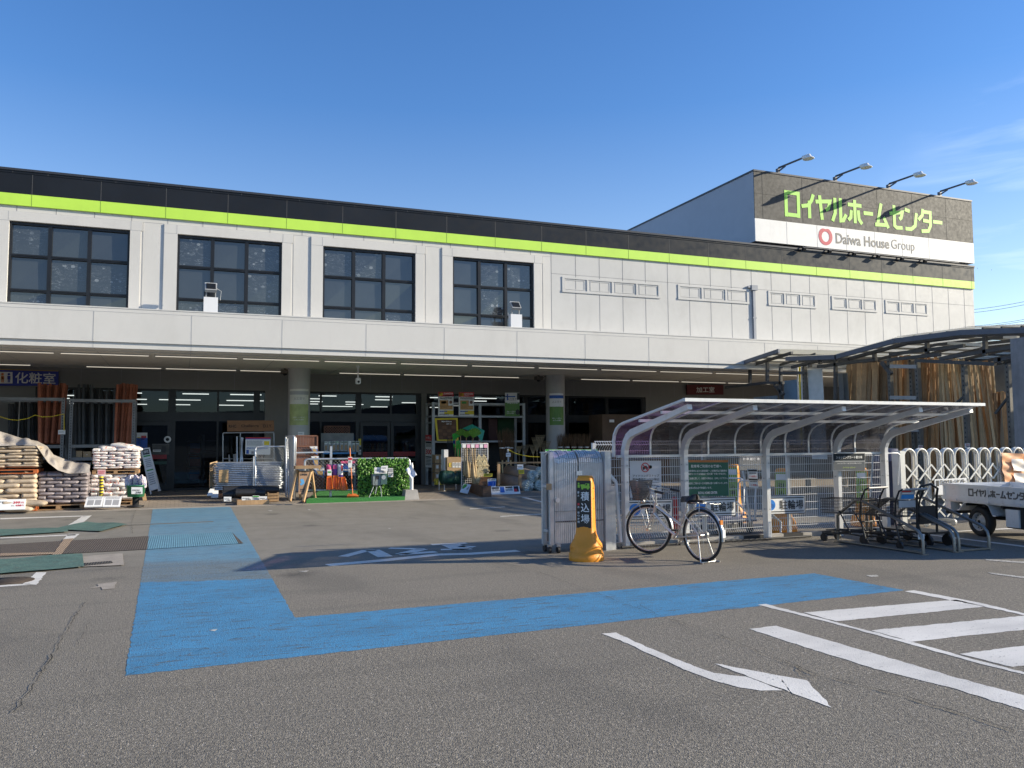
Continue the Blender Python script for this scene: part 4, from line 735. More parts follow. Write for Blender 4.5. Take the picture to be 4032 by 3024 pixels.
def wiremesh(b, f, a0, t0, a1, t1, nx, ny, r, diamond=True, mi=0):
    """diamond or square wire netting over part of a face"""
    w, h = (a1-a0)*f.w, (t1-t0)*f.h; st = w/nx
    if diamond:
        K = int((w+h)/st)+1
        for i in range(K):
            for s in (0, 1):
                x0 = i*st; pts = []; 
                lo = max(0, x0-w); hi = min(h, x0)
                if hi-lo < .02: continue
                A_ = (x0-lo, lo); B_ = (x0-hi, hi)
                if s: A_ = (w-A_[0], A_[1]); B_ = (w-B_[0], B_[1])
                b.tube([f.p(a0+A_[0]/f.w, t0+A_[1]/f.h), f.p(a0+B_[0]/f.w, t0+B_[1]/f.h)], r*.8, 4, mi, smooth=False)
    else:
        for i in range(nx+1): a = a0+(a1-a0)*i/nx; b.tube([f.p(a, t0), f.p(a, t1)], r, 4, mi, smooth=False)
        for j in range(ny+1): t_ = t0+(t1-t0)*j/ny; b.tube([f.p(a0, t_, .004), f.p(a1, t_, .004)], r, 4, mi, smooth=False)
def meshgate(px, Y, label, nx, r=.021, name='wire_gate'):
    f = Face(px, Y); t = thing(name, label, 'gate', f.p(.5, 1)); b = MB(); k = .07
    b.tube([f.p(0, 1), f.p(0, k), f.p(.02, k*.3), f.p(.05, 0), f.p(.95, 0), f.p(.98, k*.3), f.p(1, k), f.p(1, 1), f.p(.5, .985)], r, 8, closed=True); b.build('frame', ALU, t)
    b = MB(); wiremesh(b, f, .01, .01, .99, .97, nx, 0, .004); b.build('netting', STEEL, t); return t
meshgate(T(a5, (1398, 856), (1728, 850), (1728, 1388), (1398, 1300)), [24.45, 24.45, 24.2, 24.2], 'upright silver wire netting gate leaning on the gate stack', 11)
t = thing('post_stand', 'short steel post with bracket before the wire gate', 'post', PY(a5(1382, 1290), 24.3)); b = MB(); b.tube([PY(a5(1380, 960), 24.35), PY(a5(1378, 1290), 24.3)], .02, 8); b.tube([PY(a5(1380, 990), 24.35), PY(a5(1412, 985), 24.35)], .012, 6); b.build('post', ALU, t)
meshgate(T(a5, (1728, 742), (1822, 738), (1815, 1420), (1735, 1400)), [24.1, 23.7, 23.6, 24.0], 'narrow upright gate panel wrapped in film beside the lattice', 6, .024)
meshgate(T(a5, (1745, 760), (1838, 745), (1830, 1430), (1760, 1410)), [24.35, 23.9, 23.8, 24.2], 'second narrow upright gate panel standing behind the wrapped one', 6, .022)
def roll(xa, xb, y, r, Y, label, mt, ribs=0):
    p, q = PY(a5(xa, y), Y), PY(a5(xb, y), Y); b = MB(); L_ = (q-p).length; n_ = 60 if ribs else 2; prof = [(0, 0)]+[(r*(1+.05*ribs*(i % 2)), L_*i/n_) for i in range(n_+1)]+[(0, L_)]; b.lathe(prof, 16, 0, p, ax=(q-p).normalized()); return tag(b.build('mat_roll', mt), label, 'roll', 'black rolls before the gates')
roll(1042, 1655, 1325, .11, 23.9, 'long black rolled mat lying before the gate stack', BLK, 1); roll(1178, 1505, 1358, .11, 23.6, 'shorter black ribbed roll lying in front of the long one', BLK, 1); roll(1042, 1290, 1375, .10, 23.8, 'black roll end lying lowest before the gates', BLK, 1)
for x0, y0, x1, y1, pr, lb in ((1055, 1400, 1137, 1450, '1,980', 'bluish price card before the black rolls, farthest from the doors side post'), (1250, 1398, 1365, 1438, '598', 'wide price card standing in the wooden tray'), (1440, 1395, 1526, 1446, '980', 'white price card at the far end of the wooden tray')): card(lb, R4(a5, x0, y0, x1, y1), 23.2, 2, pr)
card('greenish leaflet standing between two cards in the wooden tray', R4(a5, 1368, 1386, 1442, 1440), 23.25, 3, None, hd=3)
p, q = PY(a5(1200, 1480), 23.15), PY(a5(1550, 1440), 23.15); b = MB(); b.box(p.x, q.x, 23.15, 23.18, .02, .14); b.box(p.x, q.x, 23.5, 23.53, .02, .14); b.box(p.x, p.x+.03, 23.181, 23.499, .02, .14); b.box(q.x-.03, q.x, 23.181, 23.499, .02, .14); b.box(p.x+.03, q.x-.03, 23.181, 23.499, .02, .05); tag(b.build('wooden_tray', WOOD), 'long shallow wooden tray of cards at the kerb', 'tray')
p, q = PY(a5(1530, 1432), 23.6), PY(a5(1655, 1375), 23.6); b = MB(); [b.box(p.x, q.x, 23.6, 23.62, .06+k*.08, .12+k*.08) for k in range(3)]; b.box(p.x, p.x+.04, 23.621, 23.9, .06, .3); b.box(q.x-.04, q.x, 23.621, 23.9, .06, .3); tag(b.build('wooden_crate', WOOD), 'small slatted wooden crate beside the black rolls', 'crate')
for px, lb in ((T(a5, (905, 1312), (952, 1312), (922, 1385), (872, 1383)), 'white tilted card stand nearest the shop doors'), (T(a5, (948, 1330), (996, 1330), (994, 1405), (915, 1402)), 'white tilted card stand beside the black roll end')): board('tilted_card', lb, 'card', px, [24.3, 24.3, 24.0, 24.0], th=.02, group='tilted white cards')
# lattice goods
LAT = M('lattice_brown', (.20, .085, .05), .6, var=.25, grain=((1, 1, .2), 14, .3))
def lattice(px, Y, label, nx, slats=False, mt=LAT):
    f = Face(px, Y); b = MB(); tk = .02
    for a0, t0, a1, t1 in ((0, 0, 1, .0), (0, 1, 1, 1), (0, 0, 0, 1), (1, 0, 1, 1)): b.bar(f.p(a0, t0, .012), f.p(a1, t1, .012), .04, .03, up=f.n)
    if slats:
        for i in range(nx): b.bar(f.p((i+.5)/nx, 0), f.p((i+.5)/nx, 1), f.w/nx*.8, .015, up=f.n)
    else:
        st = f.w/nx; K = int((f.w+f.h)/st)+1
        for i in range(1, K):
            lo, hi = max(0, i*st-f.w), min(f.h, i*st)
            if hi-lo < .04: continue
            for s in (0, 1):
                A_, B_ = (i*st-lo, lo), (i*st-hi, hi)
                if s: A_ = (f.w-A_[0], A_[1]); B_ = (f.w-B_[0], B_[1])
                b.bar(f.p(A_[0]/f.w, A_[1]/f.h, -.008*s), f.p(B_[0]/f.w, B_[1]/f.h, -.008*s), .026, .007, up=f.n)
    return tag(b.build('lattice_panel', mt), label, 'lattice panel', 'brown lattice panels')
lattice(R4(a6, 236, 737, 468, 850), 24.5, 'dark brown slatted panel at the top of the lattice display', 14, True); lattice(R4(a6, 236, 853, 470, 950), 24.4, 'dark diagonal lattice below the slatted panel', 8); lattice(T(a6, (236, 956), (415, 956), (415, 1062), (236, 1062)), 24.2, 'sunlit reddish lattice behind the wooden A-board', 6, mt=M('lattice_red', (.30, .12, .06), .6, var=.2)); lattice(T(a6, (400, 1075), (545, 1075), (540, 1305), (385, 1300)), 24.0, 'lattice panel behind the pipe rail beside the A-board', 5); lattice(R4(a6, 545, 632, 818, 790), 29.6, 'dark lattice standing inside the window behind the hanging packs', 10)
b = MB(); b.bar(PY(a6(228, 920), 24.1), PY(a6(610, 912), 24.1), .04, .04); b.bar(PY(a6(618, 850), 24.05), PY(a6(612, 1400), 24.05), .06, .06); tag(b.build('display_rail', ALU), 'pale steel display post and rail beside the lattice', 'rail')
def blu(b, f): f.rect(b, 0, 0, 1, .3, 0); f.disc(b, .55, .18, .1*f.h, 5); f.rect(b, .15, .4, .85, .9, 5); lines(b, f, .1, .9, .32, .4, 1, 0)
for px, Y, lb in ((T(a6, (384, 852), (470, 850), (470, 940), (420, 910)), 24.33, 'blue product sheet on the dark diagonal lattice'), (T(a6, (400, 960), (487, 957), (487, 1062), (440, 1058)), 24.13, 'blue product sheet on the sunlit lattice'), (T(a6, (415, 1078), (547, 1075), (545, 1200), (470, 1160)), 23.95, 'blue product sheet on the lowest lattice panel')): board('product_sheet', lb, 'poster', px, Y, [PAPER, INK, RED, GINK, M('sheet_blue', (.03, .17, .5), .4), M('sheet_wood', (.5, .32, .12), .5)], .008, 4, blu, 'blue sheets on the lattice')
# wooden A-board
t = thing('wooden_board', 'wooden sandwich board reading OPEN on pale wooden legs at the kerb', 'A-board', (PY(a6(300, 1440), 23.0).x, 23.1, .02)); b = MB()
b.bar(PY(a6(250, 1112), 23.3), PY(a6(170, 1445), 22.85), .05, .09); b.bar(PY(a6(402, 1112), 23.25), PY(a6(316, 1452), 22.75), .05, .09); b.bar(PY(a6(408, 1118), 23.4), PY(a6(450, 1440), 23.75), .05, .09); b.bar(PY(a6(262, 1118), 23.45), PY(a6(285, 1420), 23.85), .05, .09); b.build('legs', WOOD, t)
MB().obox((PY(a6(220, 1080), 23.3)+PY(a6(500, 1072), 23.3))*.5, (PY(a6(500, 1072), 23.3)-PY(a6(220, 1080), 23.3))*.5, YA*.2, ZA*.04).build('top', WOOD, t)
def dop(b, f): f.text(b, 'WE ARE', .45, .06, .5, .05, 1, .02); f.text(b, 'OPEN', .45, .17, .66, .09, 1, .03); f.disc(b, .35, .42, .07*f.h, 2); f.disc(b, .45, .5, .09*f.h, 2, .004, .7); f.disc(b, .3, .58, .05*f.h, 2); lines(b, f, .2, .8, .78, .92, 2)
b = MB(); f = Face(T(a6, (272, 1116), (392, 1116), (322, 1372), (285, 1372)), [23.24, 23.2, 22.85, 22.9]); f = Face(T(a6, (272, 1116), (388, 1116), (340, 1372), (262, 1372)), [23.2, 23.2, 22.88, 22.88]); f.slab(b, .02); dop(b, f); b.build('panel', [M('board_brown', (.33, .20, .11), .7, var=.15), INK, M('board_blue', (.08, .28, .5), .6)], t)
# artificial turf, pipe rail with netting
TURF = NT('turf'); c_ = TURF.mix(TURF.mr(TURF.noise(120, 3), .35, .65), (.015, .10, .025), (.06, .30, .06)); TURF.l(c_, TURF.b.inputs['Base Color']); TURF.b.inputs['Roughness'].default_value = .9; TURF.bump(TURF.noise(160, 2), .01)
q = [G(a6(*p), .06) for p in ((530, 1325), (1440, 1318), (1422, 1420), (350, 1455))]; b = MB(); b.add([(*p.xy, z) for z in (.12, .01) for p in q], [[3, 2, 1, 0], [0, 1, 5, 4], [1, 2, 6, 5], [2, 3, 7, 6], [3, 0, 4, 7]]); tag(b.build('turf_mat', TURF.m), 'bright green artificial turf sheet under the broom and ivy screen', 'turf')
fr = Face(T(a6, (332, 990), (1474, 980), (1474, 1318), (332, 1330)), 23.75); t = thing('pipe_rail', 'long silver pipe rail with wire netting along the turf', 'barrier', fr.p(.5, 1)); b = MB(); b.tube([fr.p(0, 1.15), fr.p(0, .1), fr.p(.008, .03), fr.p(.03, 0), fr.p(.97, 0), fr.p(.99, .03), fr.p(1, .1), fr.p(1, 1.15)], .03, 8); b.tube([fr.p(0, 1), fr.p(1, 1)], .022, 8); b.build('frame', ALU, t); b = MB(); wiremesh(b, fr, .005, .01, .995, .99, 30, 0, .003); b.build('netting', STEEL, t)
def pack(name, label, cat, x0, y0, x1, y1, Y, mats, group, draw=None, th=.05):
    f = Face(R4(a6, x0, y0, x1, y1), Y); b = MB(); c = f.p(.5, .5)
    def fn(u, v): e = sin(pi*u)**.5*sin(pi*v)**.5; return f.p(u, v, th*e)
    b.grid(6, 8, fn, 0); b.grid(6, 8, lambda u, v: f.p(1-u, v, -th*.4*sin(pi*u)**.5*sin(pi*v)**.5), 0)
    if draw: draw(b, f)
    b.tube([f.p(.5, .02), f.p(.5, -.12)], .006, 5, 1); return tag(b.build(name, mats), label, cat, group)
PK = [M('pack_pink', (.62, .08, .22), .5, var=.3, scale=6), M('pack_purple', (.16, .05, .3), .5, var=.3, scale=6), M('pack_white', (.7, .68, .68), .5, var=.1)]
pack('glove_pack', 'pink packed gloves hanging on the pipe rail', 'gloves', 568, 1048, 626, 1170, 23.68, [PK[0], STEEL, PAPER, GINK], 'packs hanging on the rail', lambda b, f: (f.rect(b, .1, .45, .9, .97, 2, .055), f.rect(b, .2, .6, .8, .75, 3, .058)))
pack('glove_pack', 'purple and pink packed gloves hanging beside the pink pack', 'gloves', 634, 1048, 684, 1168, 23.68, [PK[1], STEEL, PK[0]], 'packs hanging on the rail', lambda b, f: f.rect(b, .1, .05, .9, .4, 2, .055))
pack('glove_pack', 'white packed gloves with red print hanging on the rail', 'gloves', 690, 1045, 748, 1190, 23.66, [PK[2], STEEL, PK[1], RED], 'packs hanging on the rail', lambda b, f: (f.rect(b, .6, .1, .9, .5, 3, .055), f.rect(b, .1, .8, .9, .95, 2, .055)))
ORG = M('orange_plastic', (.72, .17, .015), .4, var=.12)
for x0, y0, dx, lb in ((565, 1178, 0, 'orange dustpan hanging beneath the pink gloves'), (632, 1175, 0, 'orange dustpan hanging beneath the purple gloves'), (668, 1180, 4, 'orange dustpan second from the broom'), (708, 1185, 22, 'orange dustpan hanging nearest the broom, tilted')):
    f = Face(T(a6, (x0+8+dx*.3, y0), (x0+58, y0), (x0+64+dx, y0+142), (x0+dx, y0+142)), [23.68, 23.68, 23.6, 23.6]); b = MB(); f.slab(b, .01); [b.bar(f.p(a, .05, .02), f.p(a, 1, .06), .01, .06) for a in (0.02, .98)]; b.bar(f.p(0, .04, .02), f.p(1, .04, .02), .01, .06); b.bar(f.p(.5, .0), f.p(.5, -.35), .02, .02); tag(b.build('dustpan', ORG), lb, 'dustpan', 'orange dustpans on the rail')
b = MB(); b.tube([PY(a6(822, 868), 23.62), PY(a6(852, 1368), 23.4)], .016, 8); f = Face(T(a6, (805, 1366), (895, 1366), (918, 1408), (788, 1408)), [23.42, 23.42, 23.3, 23.3]); f.slab(b, .09, 1); [b.bar(f.p(i/14, .7, .01), f.p(i/14, 1.05, .01), .02, .1, 1) for i in range(1, 14)]; tag(b.build('broom', [ORG, M('bristle', (.55, .14, .02), .8, var=.3, scale=30)]), 'orange long handled broom leaning on the pipe rail', 'broom')
card('long white and orange tag tied on the broom handle', T(a6, (803, 966), (850, 966), (846, 1082), (806, 1080)), 23.5, 3, None, hd=2)
board('pennant_poster', 'pink and blue printed sheet behind the orange broom', 'poster', T(a6, (724, 1010), (882, 1008), (878, 1115), (740, 1110)), 23.9, draw=lambda b, f: (f.rect(b, 0, 0, 1, .3, 7), f.rect(b, .1, .3, .5, .9, 4), f.rect(b, .55, .35, .9, .8, 6)), mats=PALETTE+[PK[0]], th=.01)
card('small pale card under the pink and blue sheet', R4(a6, 806, 1118, 880, 1168), 23.9, 3)
# ivy screen
LEAF = NT('ivy_leaf'); oi = LEAF.n('NewGeometry'); c_ = LEAF.mix(LEAF.noise(7, 3), (.035, .14, .012), (.16, .36, .04)); LEAF.l(c_, LEAF.b.inputs['Base Color']); LEAF.b.inputs['Roughness'].default_value = .45; LEAF.b.inputs['Subsurface Weight'].default_value = .0
f = Face(T(a6, (908, 984), (1462, 980), (1462, 1405), (908, 1390)), 23.55); t = thing('ivy_screen', 'bright green artificial ivy screen hung over the pipe rail', 'ivy screen', f.p(.5, 1)); b = MB()
for i in range(1500):
    a, tt = random.uniform(-.005, 1.005), random.uniform(-.01, 1.0)
    c = f.p(a, tt, random.uniform(.0, .09)); s = random.uniform(.035, .06); rx, rz = random.gauss(.5, .5), random.gauss(0, .6); u = V((cos(rz), sin(rz), random.gauss(0, .25))).normalized(); v = (f.v*-cos(rx)+f.n*sin(rx)); v = (v-u*v.dot(u)).normalized(); nn = u.cross(v)
    pts = [(0, -.5), (.5, -.25), (.62, .15), (.25, .2), (0, .85), (-.25, .2), (-.62, .15), (-.5, -.25)]; b.add([c+u*p[0]*s+v*p[1]*s+nn*abs(p[0])*s*.35 for p in pts]+[c+nn*-.1*s], [[k, (k+1) % 8, 8] for k in range(8)])
b.build('foliage', LEAF.m, t); b = MB(); f.slab(b, .01); b.build('backing', M('ivy_back', (.02, .06, .015), .8, var=.3, scale=12), t); 
f2 = Face(R4(a6, 1076, 1152, 1164, 1275), 23.25); t = thing('garden_shredder', 'small grey green machine on splayed legs before the ivy', 'machine', (f2.p(1, 1).x, 23.2, .03)); b = MB(); GM = M('machine_grey', (.21, .25, .25), .45, var=.1); f2.slab(b, .22); f2.rect(b, .28, .15, .72, .48, 1); b.build('body', [GM, BLK], t)
b = MB(); f3 = Face(T(a6, (1168, 1146), (1230, 1150), (1228, 1262), (1160, 1268)), 23.22); f3.slab(b, .24); f3.disc(b, .4, .35, .06, 1); b.build('hopper', [M('machine_green', (.06, .12, .11), .4, var=.2, scale=8), ALU], t)
for xa_, ya_, xb_, yb_ in ((1085, 1275, 1030, 1412), (1155, 1275, 1170, 1422), (1120, 1275, 1100, 1365)): b = MB(); b.tube([PY(a6(xa_, ya_), 23.32), PY(a6(xb_, yb_), 23.1)], .014, 6); b.build('leg', GM, t)
b = MB(); b.tube([PY(a6(1110, 1200), 23.2), PY(a6(1095, 1240), 23.15), PY(a6(1105, 1300), 23.15), PY(a6(1085, 1350), 23.15), PY(a6(1115, 1372), 23.15)], .01, 6); b.build('cable', BLK, t)
card('white price card above the grey machine', R4(a6, 1090, 1080, 1230, 1146), 23.18, 2, '9,980'); card('tilted white card pinned over the machine price', T(a6, (1165, 1065), (1238, 1060), (1234, 1120), (1160, 1110)), 23.14, 2); board('photo_card', 'bluish photo card on the ivy beside the machine', 'card', R4(a6, 1240, 1088, 1294, 1184), 23.38, draw=lambda b, f: (f.rect(b, .05, .05, .95, .45, 6), lines(b, f, .1, .9, .55, .9, 3, 1)), th=.008)
t = thing('marker_post', 'white post in a tapered concrete foot at the end of the turf', 'post', (G(a6(1480, 1428)).x, 23.3, .02)); q = PY(a6(1480, 1420), 23.3); b = MB(); zt = Z_(a6, 1322, 23.3, 1480); b.add([(q.x+sx*w, 23.3+sy*w, z) for w, z in ((.215, .02), (.17, zt)) for sx, sy in ((-1, -1), (1, -1), (1, 1), (-1, 1))], [[3, 2, 1, 0], [4, 5, 6, 7]]+[[i, (i+1) % 4, (i+1) % 4+4, i+4] for i in range(4)]); b.build('concrete_foot', CONC, t); b = MB(); b.cyl((q.x+.04, 23.3, zt), ZA, .05, Z_(a6, 1052, 23.3, 1480)-zt, 14); b.cyl((q.x+.04, 23.3, Z_(a6, 1052, 23.3, 1480)), ZA, .035, .06, 14); b.build('post', WPIPE, t)
f = Face(T(a6, (1428, 1108), (1490, 1056), (1552, 1165), (1496, 1202)), [23.2, 23.22, 23.1, 23.05]); b = MB(); b.grid(10, 10, lambda u, v: f.p(u, v, .03*sin(u*6+v*3)+.02*sin(v*9))); tag(b.build('white_cloth', M('cloth', (.66, .67, .72), .7)), 'white cloth hung cornerwise on the marker post', 'cloth')
# hanging packs and bottle shelf by the window
t = None
for i in range(9):
    x = 545+i*43; y = 792+(6 if i < 2 else 0)
    board('hanging_pack', 'hanging clear pack with green header in the row before the window', 'pack', R4(a6, x, y, x+38, 905+random.randint(-6, 12)), 28.3+.05*(i % 2), [M('pack_clear', (.40, .42, .42), .35, var=.4, scale=9, rnd=.4), GINK, PAPER, CARD], .04, 0, lambda b, f: (f.rect(b, .05, .0, .95, .25, 2), f.rect(b, .1, .05, .9, .18, 1), f.rect(b, .2, .4, .8, .9, 3)), 'hanging packs by the window')
p, q = PY(a6(525, 935), 28.1), PY(a6(885, 922), 28.1); b = MB(); b.box(p.x, q.x, 28.0, 28.5, p.z, p.z+.05); b.box(p.x, q.x, 28.45, 28.5, p.z+.051, p.z+.7, 1); b.box(p.x+.02, q.x-.02, 28.05, 28.45, p.z-.6, p.z-.55); [b.box(x, x+.05, 28.05, 28.45, .1, p.z-.001, 1) for x in (p.x, q.x-.05)]; tag(b.build('blue_shelf', [M('shelf_blue', (.05, .22, .5), .45), RACK]), 'low blue shelf below the hanging packs', 'shelf')
for i in range(8):
    x = p.x+.2+i*(q.x-p.x-.4)/7; MB_ = MB().lathe([(0, 0), (.05, 0), (.055, .02), (.055, .16), (.02, .2), (.02, .24), (0, .24)], 12, 0, (x, 28.25, p.z-.549)); tag(MB_.build('bottle', M('bottle_grey', (.2, .24, .3), .3, rnd=.4)), 'grey bottle under the blue shelf top', 'bottle', 'bottles under the blue shelf')
board('window_card', 'tan window notice between hanging packs and sliding doors', 'notice', R4(a6, 916, 768, 945, 940), 29.7, draw=lambda b, f: (f.rect(b, 0, 0, 1, .42, 5), f.disc(b, .5, .6, .06, 1), lines(b, f, .1, .9, .8, .95, 2)), th=.01)
# banner posters on the columns and rack
def dgreen(b, f):
    f.rect(b, 0, .42, 1, 1, 3); f.rect(b, .12, .05, .2, .32, 4); f.rect(b, 0, .14, .7, .19, 4); f.rect(b, .82, .02, 1, .3, 1); f.text(b, '人工芝で', .48, .28, .62, .1, 1, .0); f.text(b, '快適なお庭', .52, .42, .78, .1, 0, .02); f.text(b, '雑草シートを敷けば', .42, .80, .6, .05, 0); f.text(b, 'お手入れ簡単', .36, .87, .5, .05, 0); f.disc(b, .86, .82, .09*f.w*2, 1, .004, .8)
GPAL = [PAPER, INK, RED, NT('lawn_print').m, BINK, YEL, GREYINK]; gm = GPAL[3]; gq = gm.node_tree; n_ = gq.nodes.new('ShaderNodeTexNoise'); n_.inputs['Scale'].default_value = 6; r_ = gq.nodes.new('ShaderNodeMix'); r_.data_type = 'RGBA'; r_.inputs[6].default_value = (.06, .17, .03, 1); r_.inputs[7].default_value = (.16, .30, .07, 1); gq.links.new(n_.outputs[0], r_.inputs[0]); gq.links.new(r_.outputs[2], gq.nodes['Principled BSDF'].inputs['Base Color'])
PALEP = [M('faded_paper', (.62, .62, .56), .5), GREYINK, RED, M('faded_lawn', (.36, .42, .17), .5, var=.25, scale=5), M('faded_blue', (.35, .36, .38), .5), YEL, GREYINK]
def curved_banner(label, cx, x0, x1, z0, z1, mats, ang):
    b = MB(); R_ = .362; n = 16; a0 = atan2(-28, 0-cx)  # centre towards the walk
    for i in range(n):
        for (t0, t1, mi) in ((0, .06, 0), (.06, .16, 4), (.16, .42, 0), (.42, .72, 3), (.72, 1, 3)):
            P = []
            for k, tt in ((i, t1), (i+1, t1), (i+1, t0), (i, t0)): a = -pi/2-ang*.5+ang*k/n+.12*(-1 if cx < 8 else -2.2); P.append((cx+R_*cos(a), 28+R_*sin(a), z1+(z0-z1)*tt))
            b.add(P, [[0, 1, 2, 3]], mi)
    f = Face([(0, 0)]*4, 28); m_ = -pi/2+.12*(-1 if cx < 8 else -2.2); c = V((cx+(R_+.002)*cos(m_), 28+(R_+.002)*sin(m_), 0)); u = V((-sin(m_), cos(m_), 0)); h = z1-z0
    for tx, z, w in (('人工芝で', .70, .36), ('快適なお庭', .58, .46), ('雑草シートを敷けば', .2, .36), ('お手入れ簡単', .13, .3)):
        vs_, fs = glyphs(tx, .01); x0_ = min(p[0] for p in vs_); x1_ = max(p[0] for p in vs_); k = w/(x1_-x0_); P = []
        for p in vs_: a = m_+(p[0]-(x0_+x1_)/2)*k/R_; P.append((cx+(R_+.004)*cos(a), 28+(R_+.004)*sin(a), z0+z*h+p[1]*k))
        b.add(P, fs, 6 if tx == '人工芝で' else 0)
    return tag(b.build('column_banner', mats), label, 'banner', 'lawn banners on the columns')
curved_banner('sun faded lawn banner wrapped on the column behind the wire panels', 3.62, 0, 0, Z_(a6, 618, 27.64, 280), Z_(a6, 224, 27.64, 280), PALEP, 1.9); curved_banner('green lawn banner wrapped on the column behind the bamboo brooms', 12.93, 0, 0, Z_(a7, 618, 27.64, 1520), Z_(a7, 272, 27.64, 1520), GPAL, 1.6)
card('small white card on the column above the lattice', R4(a6, 258, 693, 325, 732), 27.6, 2)
# ================================================================ goods on the far side of the walk
Yr = 28.9; t = thing('display_rack', 'pale steel display rack with three posters on top', 'rack', (PY(a7(640, 1260), Yr).x, Yr, .1)); zs = [Z_(a7, y, Yr, 640) for y in (388, 525, 798)]
RG = M('rack_pale', (.40, .41, .41), .5, .3, var=.1); Xs = [PY(a7(x, 800), Yr).x for x in (182, 690, 1168)]
[MB().box(x-.05, x+.05, y-.04, y+.04, .1, zs[0]+.04).build('upright', RG, t) for x in Xs for y in (Yr, Yr+.85)]; b = MB()
for z in zs:
    for y in (Yr, Yr+.85): b.box(Xs[0]+.05, Xs[1]-.05, y-.025, y+.025, z-.035, z+.035); b.box(Xs[1]+.05, Xs[2]-.05, y-.025, y+.025, z-.035, z+.035)
    for x in Xs: b.box(x-.02, x+.02, Yr+.041, Yr+.81, z-.03, z+.03)
b.box(Xs[0]-.02, Xs[0]+.02, Yr+.041, Yr+.81, 2.35, 2.4); b.box(Xs[0]-.02, Xs[0]+.02, Yr+.041, Yr+.81, .9, .95); b.build('beams', RG, t)
b = MB(); [b.box(Xs[0]+.06, Xs[2]-.06, Yr+.05, Yr+.8, z-.01, z+.01) for z in (zs[1], zs[2], .6)]; b.box(Xs[0]+.06, Xs[2]-.06, Yr+.81, Yr+.83, .1, zs[1]); b.build('shelves', M('shelf_dark', (.03, .03, .03), .8), t)
def dred(b, f): f.rect(b, 0, 0, 1, .19, 2); f.rect(b, .06, .04, .3, .16, 5); f.rect(b, .36, .13, .95, .17, 0); lines(b, f, .36, .95, .04, .12, 2, 0); lines(b, f, .1, .9, .22, .31, 2, 1); f.rect(b, .1, .34, .66, .62, 7); f.rect(b, .2, .38, .5, .48, 3); f.rect(b, .1, .56, .95, .72, 7); f.disc(b, .82, .42, .1*f.w, 8); f.rect(b, .4, .76, 1, .92, 5); lines(b, f, .1, .6, .78, .86, 1, 4); lines(b, f, .08, .7, .9, .95, 1, 1)
RP = PALETTE+[M('deck_photo', (.5, .28, .1), .5, var=.3, scale=8), M('brown_dot', (.2, .1, .07), .5)]
board('sale_poster', 'red topped white sale poster on the rack, nearer the sliding doors', 'poster', R4(a7, 236, 257, 402, 524), 28.8, RP, .015, 0, dred, 'red topped posters'); board('sale_poster', 'red topped white sale poster at the middle of the rack top', 'poster', R4(a7, 460, 261, 625, 524), 28.8, RP, .015, 0, dred, 'red topped posters'); board('lawn_poster', 'green and white lawn poster standing on the rack top', 'poster', R4(a7, 965, 266, 1122, 524), 28.8, GPAL, .015, 0, dgreen)
def dyel(b, f): f.rect(b, .08, .07, .92, .94, 7); f.rect(b, .28, .1, .75, .2, 1); f.text(b, '90×90cm', .5, .15, .44, .07, 0, .03); f.rect(b, .45, .22, .75, .3, 1); f.text(b, '9枚分', .6, .26, .24, .06, 0, .03); [f.rect(b, .1+.2*i, .35+.15*j, .28+.2*i, .47+.15*j, 8, .004) for i in range(4) for j in range(4) if (i+j) % 2]
board('framed_sample', 'yellow framed brown deck tile sample board leaning on the rack', 'sample board', T(a7, (198, 545), (450, 542), (458, 790), (225, 792)), [28.85, 28.85, 28.7, 28.7], PALETTE+[M('tile_brown', (.12, .055, .025), .6, var=.3, scale=9), M('tile_brown_light', (.19, .09, .04), .6)], .03, 5, dyel)
board('deck_panel', 'dark slatted wooden panel beside the yellow framed sample', 'panel', R4(a7, 462, 545, 612, 690), 29.2, [M('deck_slats', (.10, .045, .02), .6, var=.3, grain=((6, 1, .2), 9, .6))], .03)
board('deck_panel', 'dark reddish board standing in the middle of the rack', 'panel', R4(a7, 785, 545, 880, 790), 29.3, [M('deck_red', (.055, .02, .018), .7)], .03)
board('turf_roll_panel', 'dark green turf panel hanging in the rack', 'panel', R4(a7, 885, 545, 1060, 790), 29.4, [M('turf_dark', (.012, .04, .014), .9)], .03)
def dban(b, f): f.rect(b, 0, 0, 1, .18, 2); f.text(b, '大特価', .5, .09, .7, .09, 0); f.rect(b, .05, .2, .95, .26, 1); lines(b, f, .1, .9, .28, .38, 3, 1); f.text(b, '300', .5, .52, .9, .16, 2, .03); f.rect(b, .05, .66, .95, .7, 1); lines(b, f, .1, .9, .73, .95, 5, 1)
board('price_banner', 'narrow white and red price banner on the end of the rack', 'banner', T(a7, (98, 725), (166, 728), (166, 1082), (98, 1076)), [29.5, 28.95, 28.95, 29.5], draw=dban, th=.01)
for i in range(3):
    for j in range(2):
        x = 202+j*52; y0 = 940+i*100; p, q = PY(a7(x, y0+95), 28.5), PY(a7(x+50, y0), 28.5); b = MB(); b.box(p.x, q.x-.01, 28.5, 28.85, p.z, q.z-.005); b.box(p.x+.04, q.x-.04, 28.495, 28.499, p.z+.14, q.z-.05, 1); tag(b.build('carton', [CARD, PAPER]), 'brown carton with white label stacked in the %s row under the rack' % ['top', 'middle', 'lowest'][i], 'box', 'cartons under the rack')
def dyl(b, f): f.text(b, 'E アウ', .45, .5, .8, .5, 1, .02); f.rect(b, .05, .08, .95, .12, 1)
board('yellow_sign', 'small yellow sign beneath the stacked cartons', 'sign', R4(a7, 195, 1205, 290, 1268), 28.4, draw=dyl, base=5)
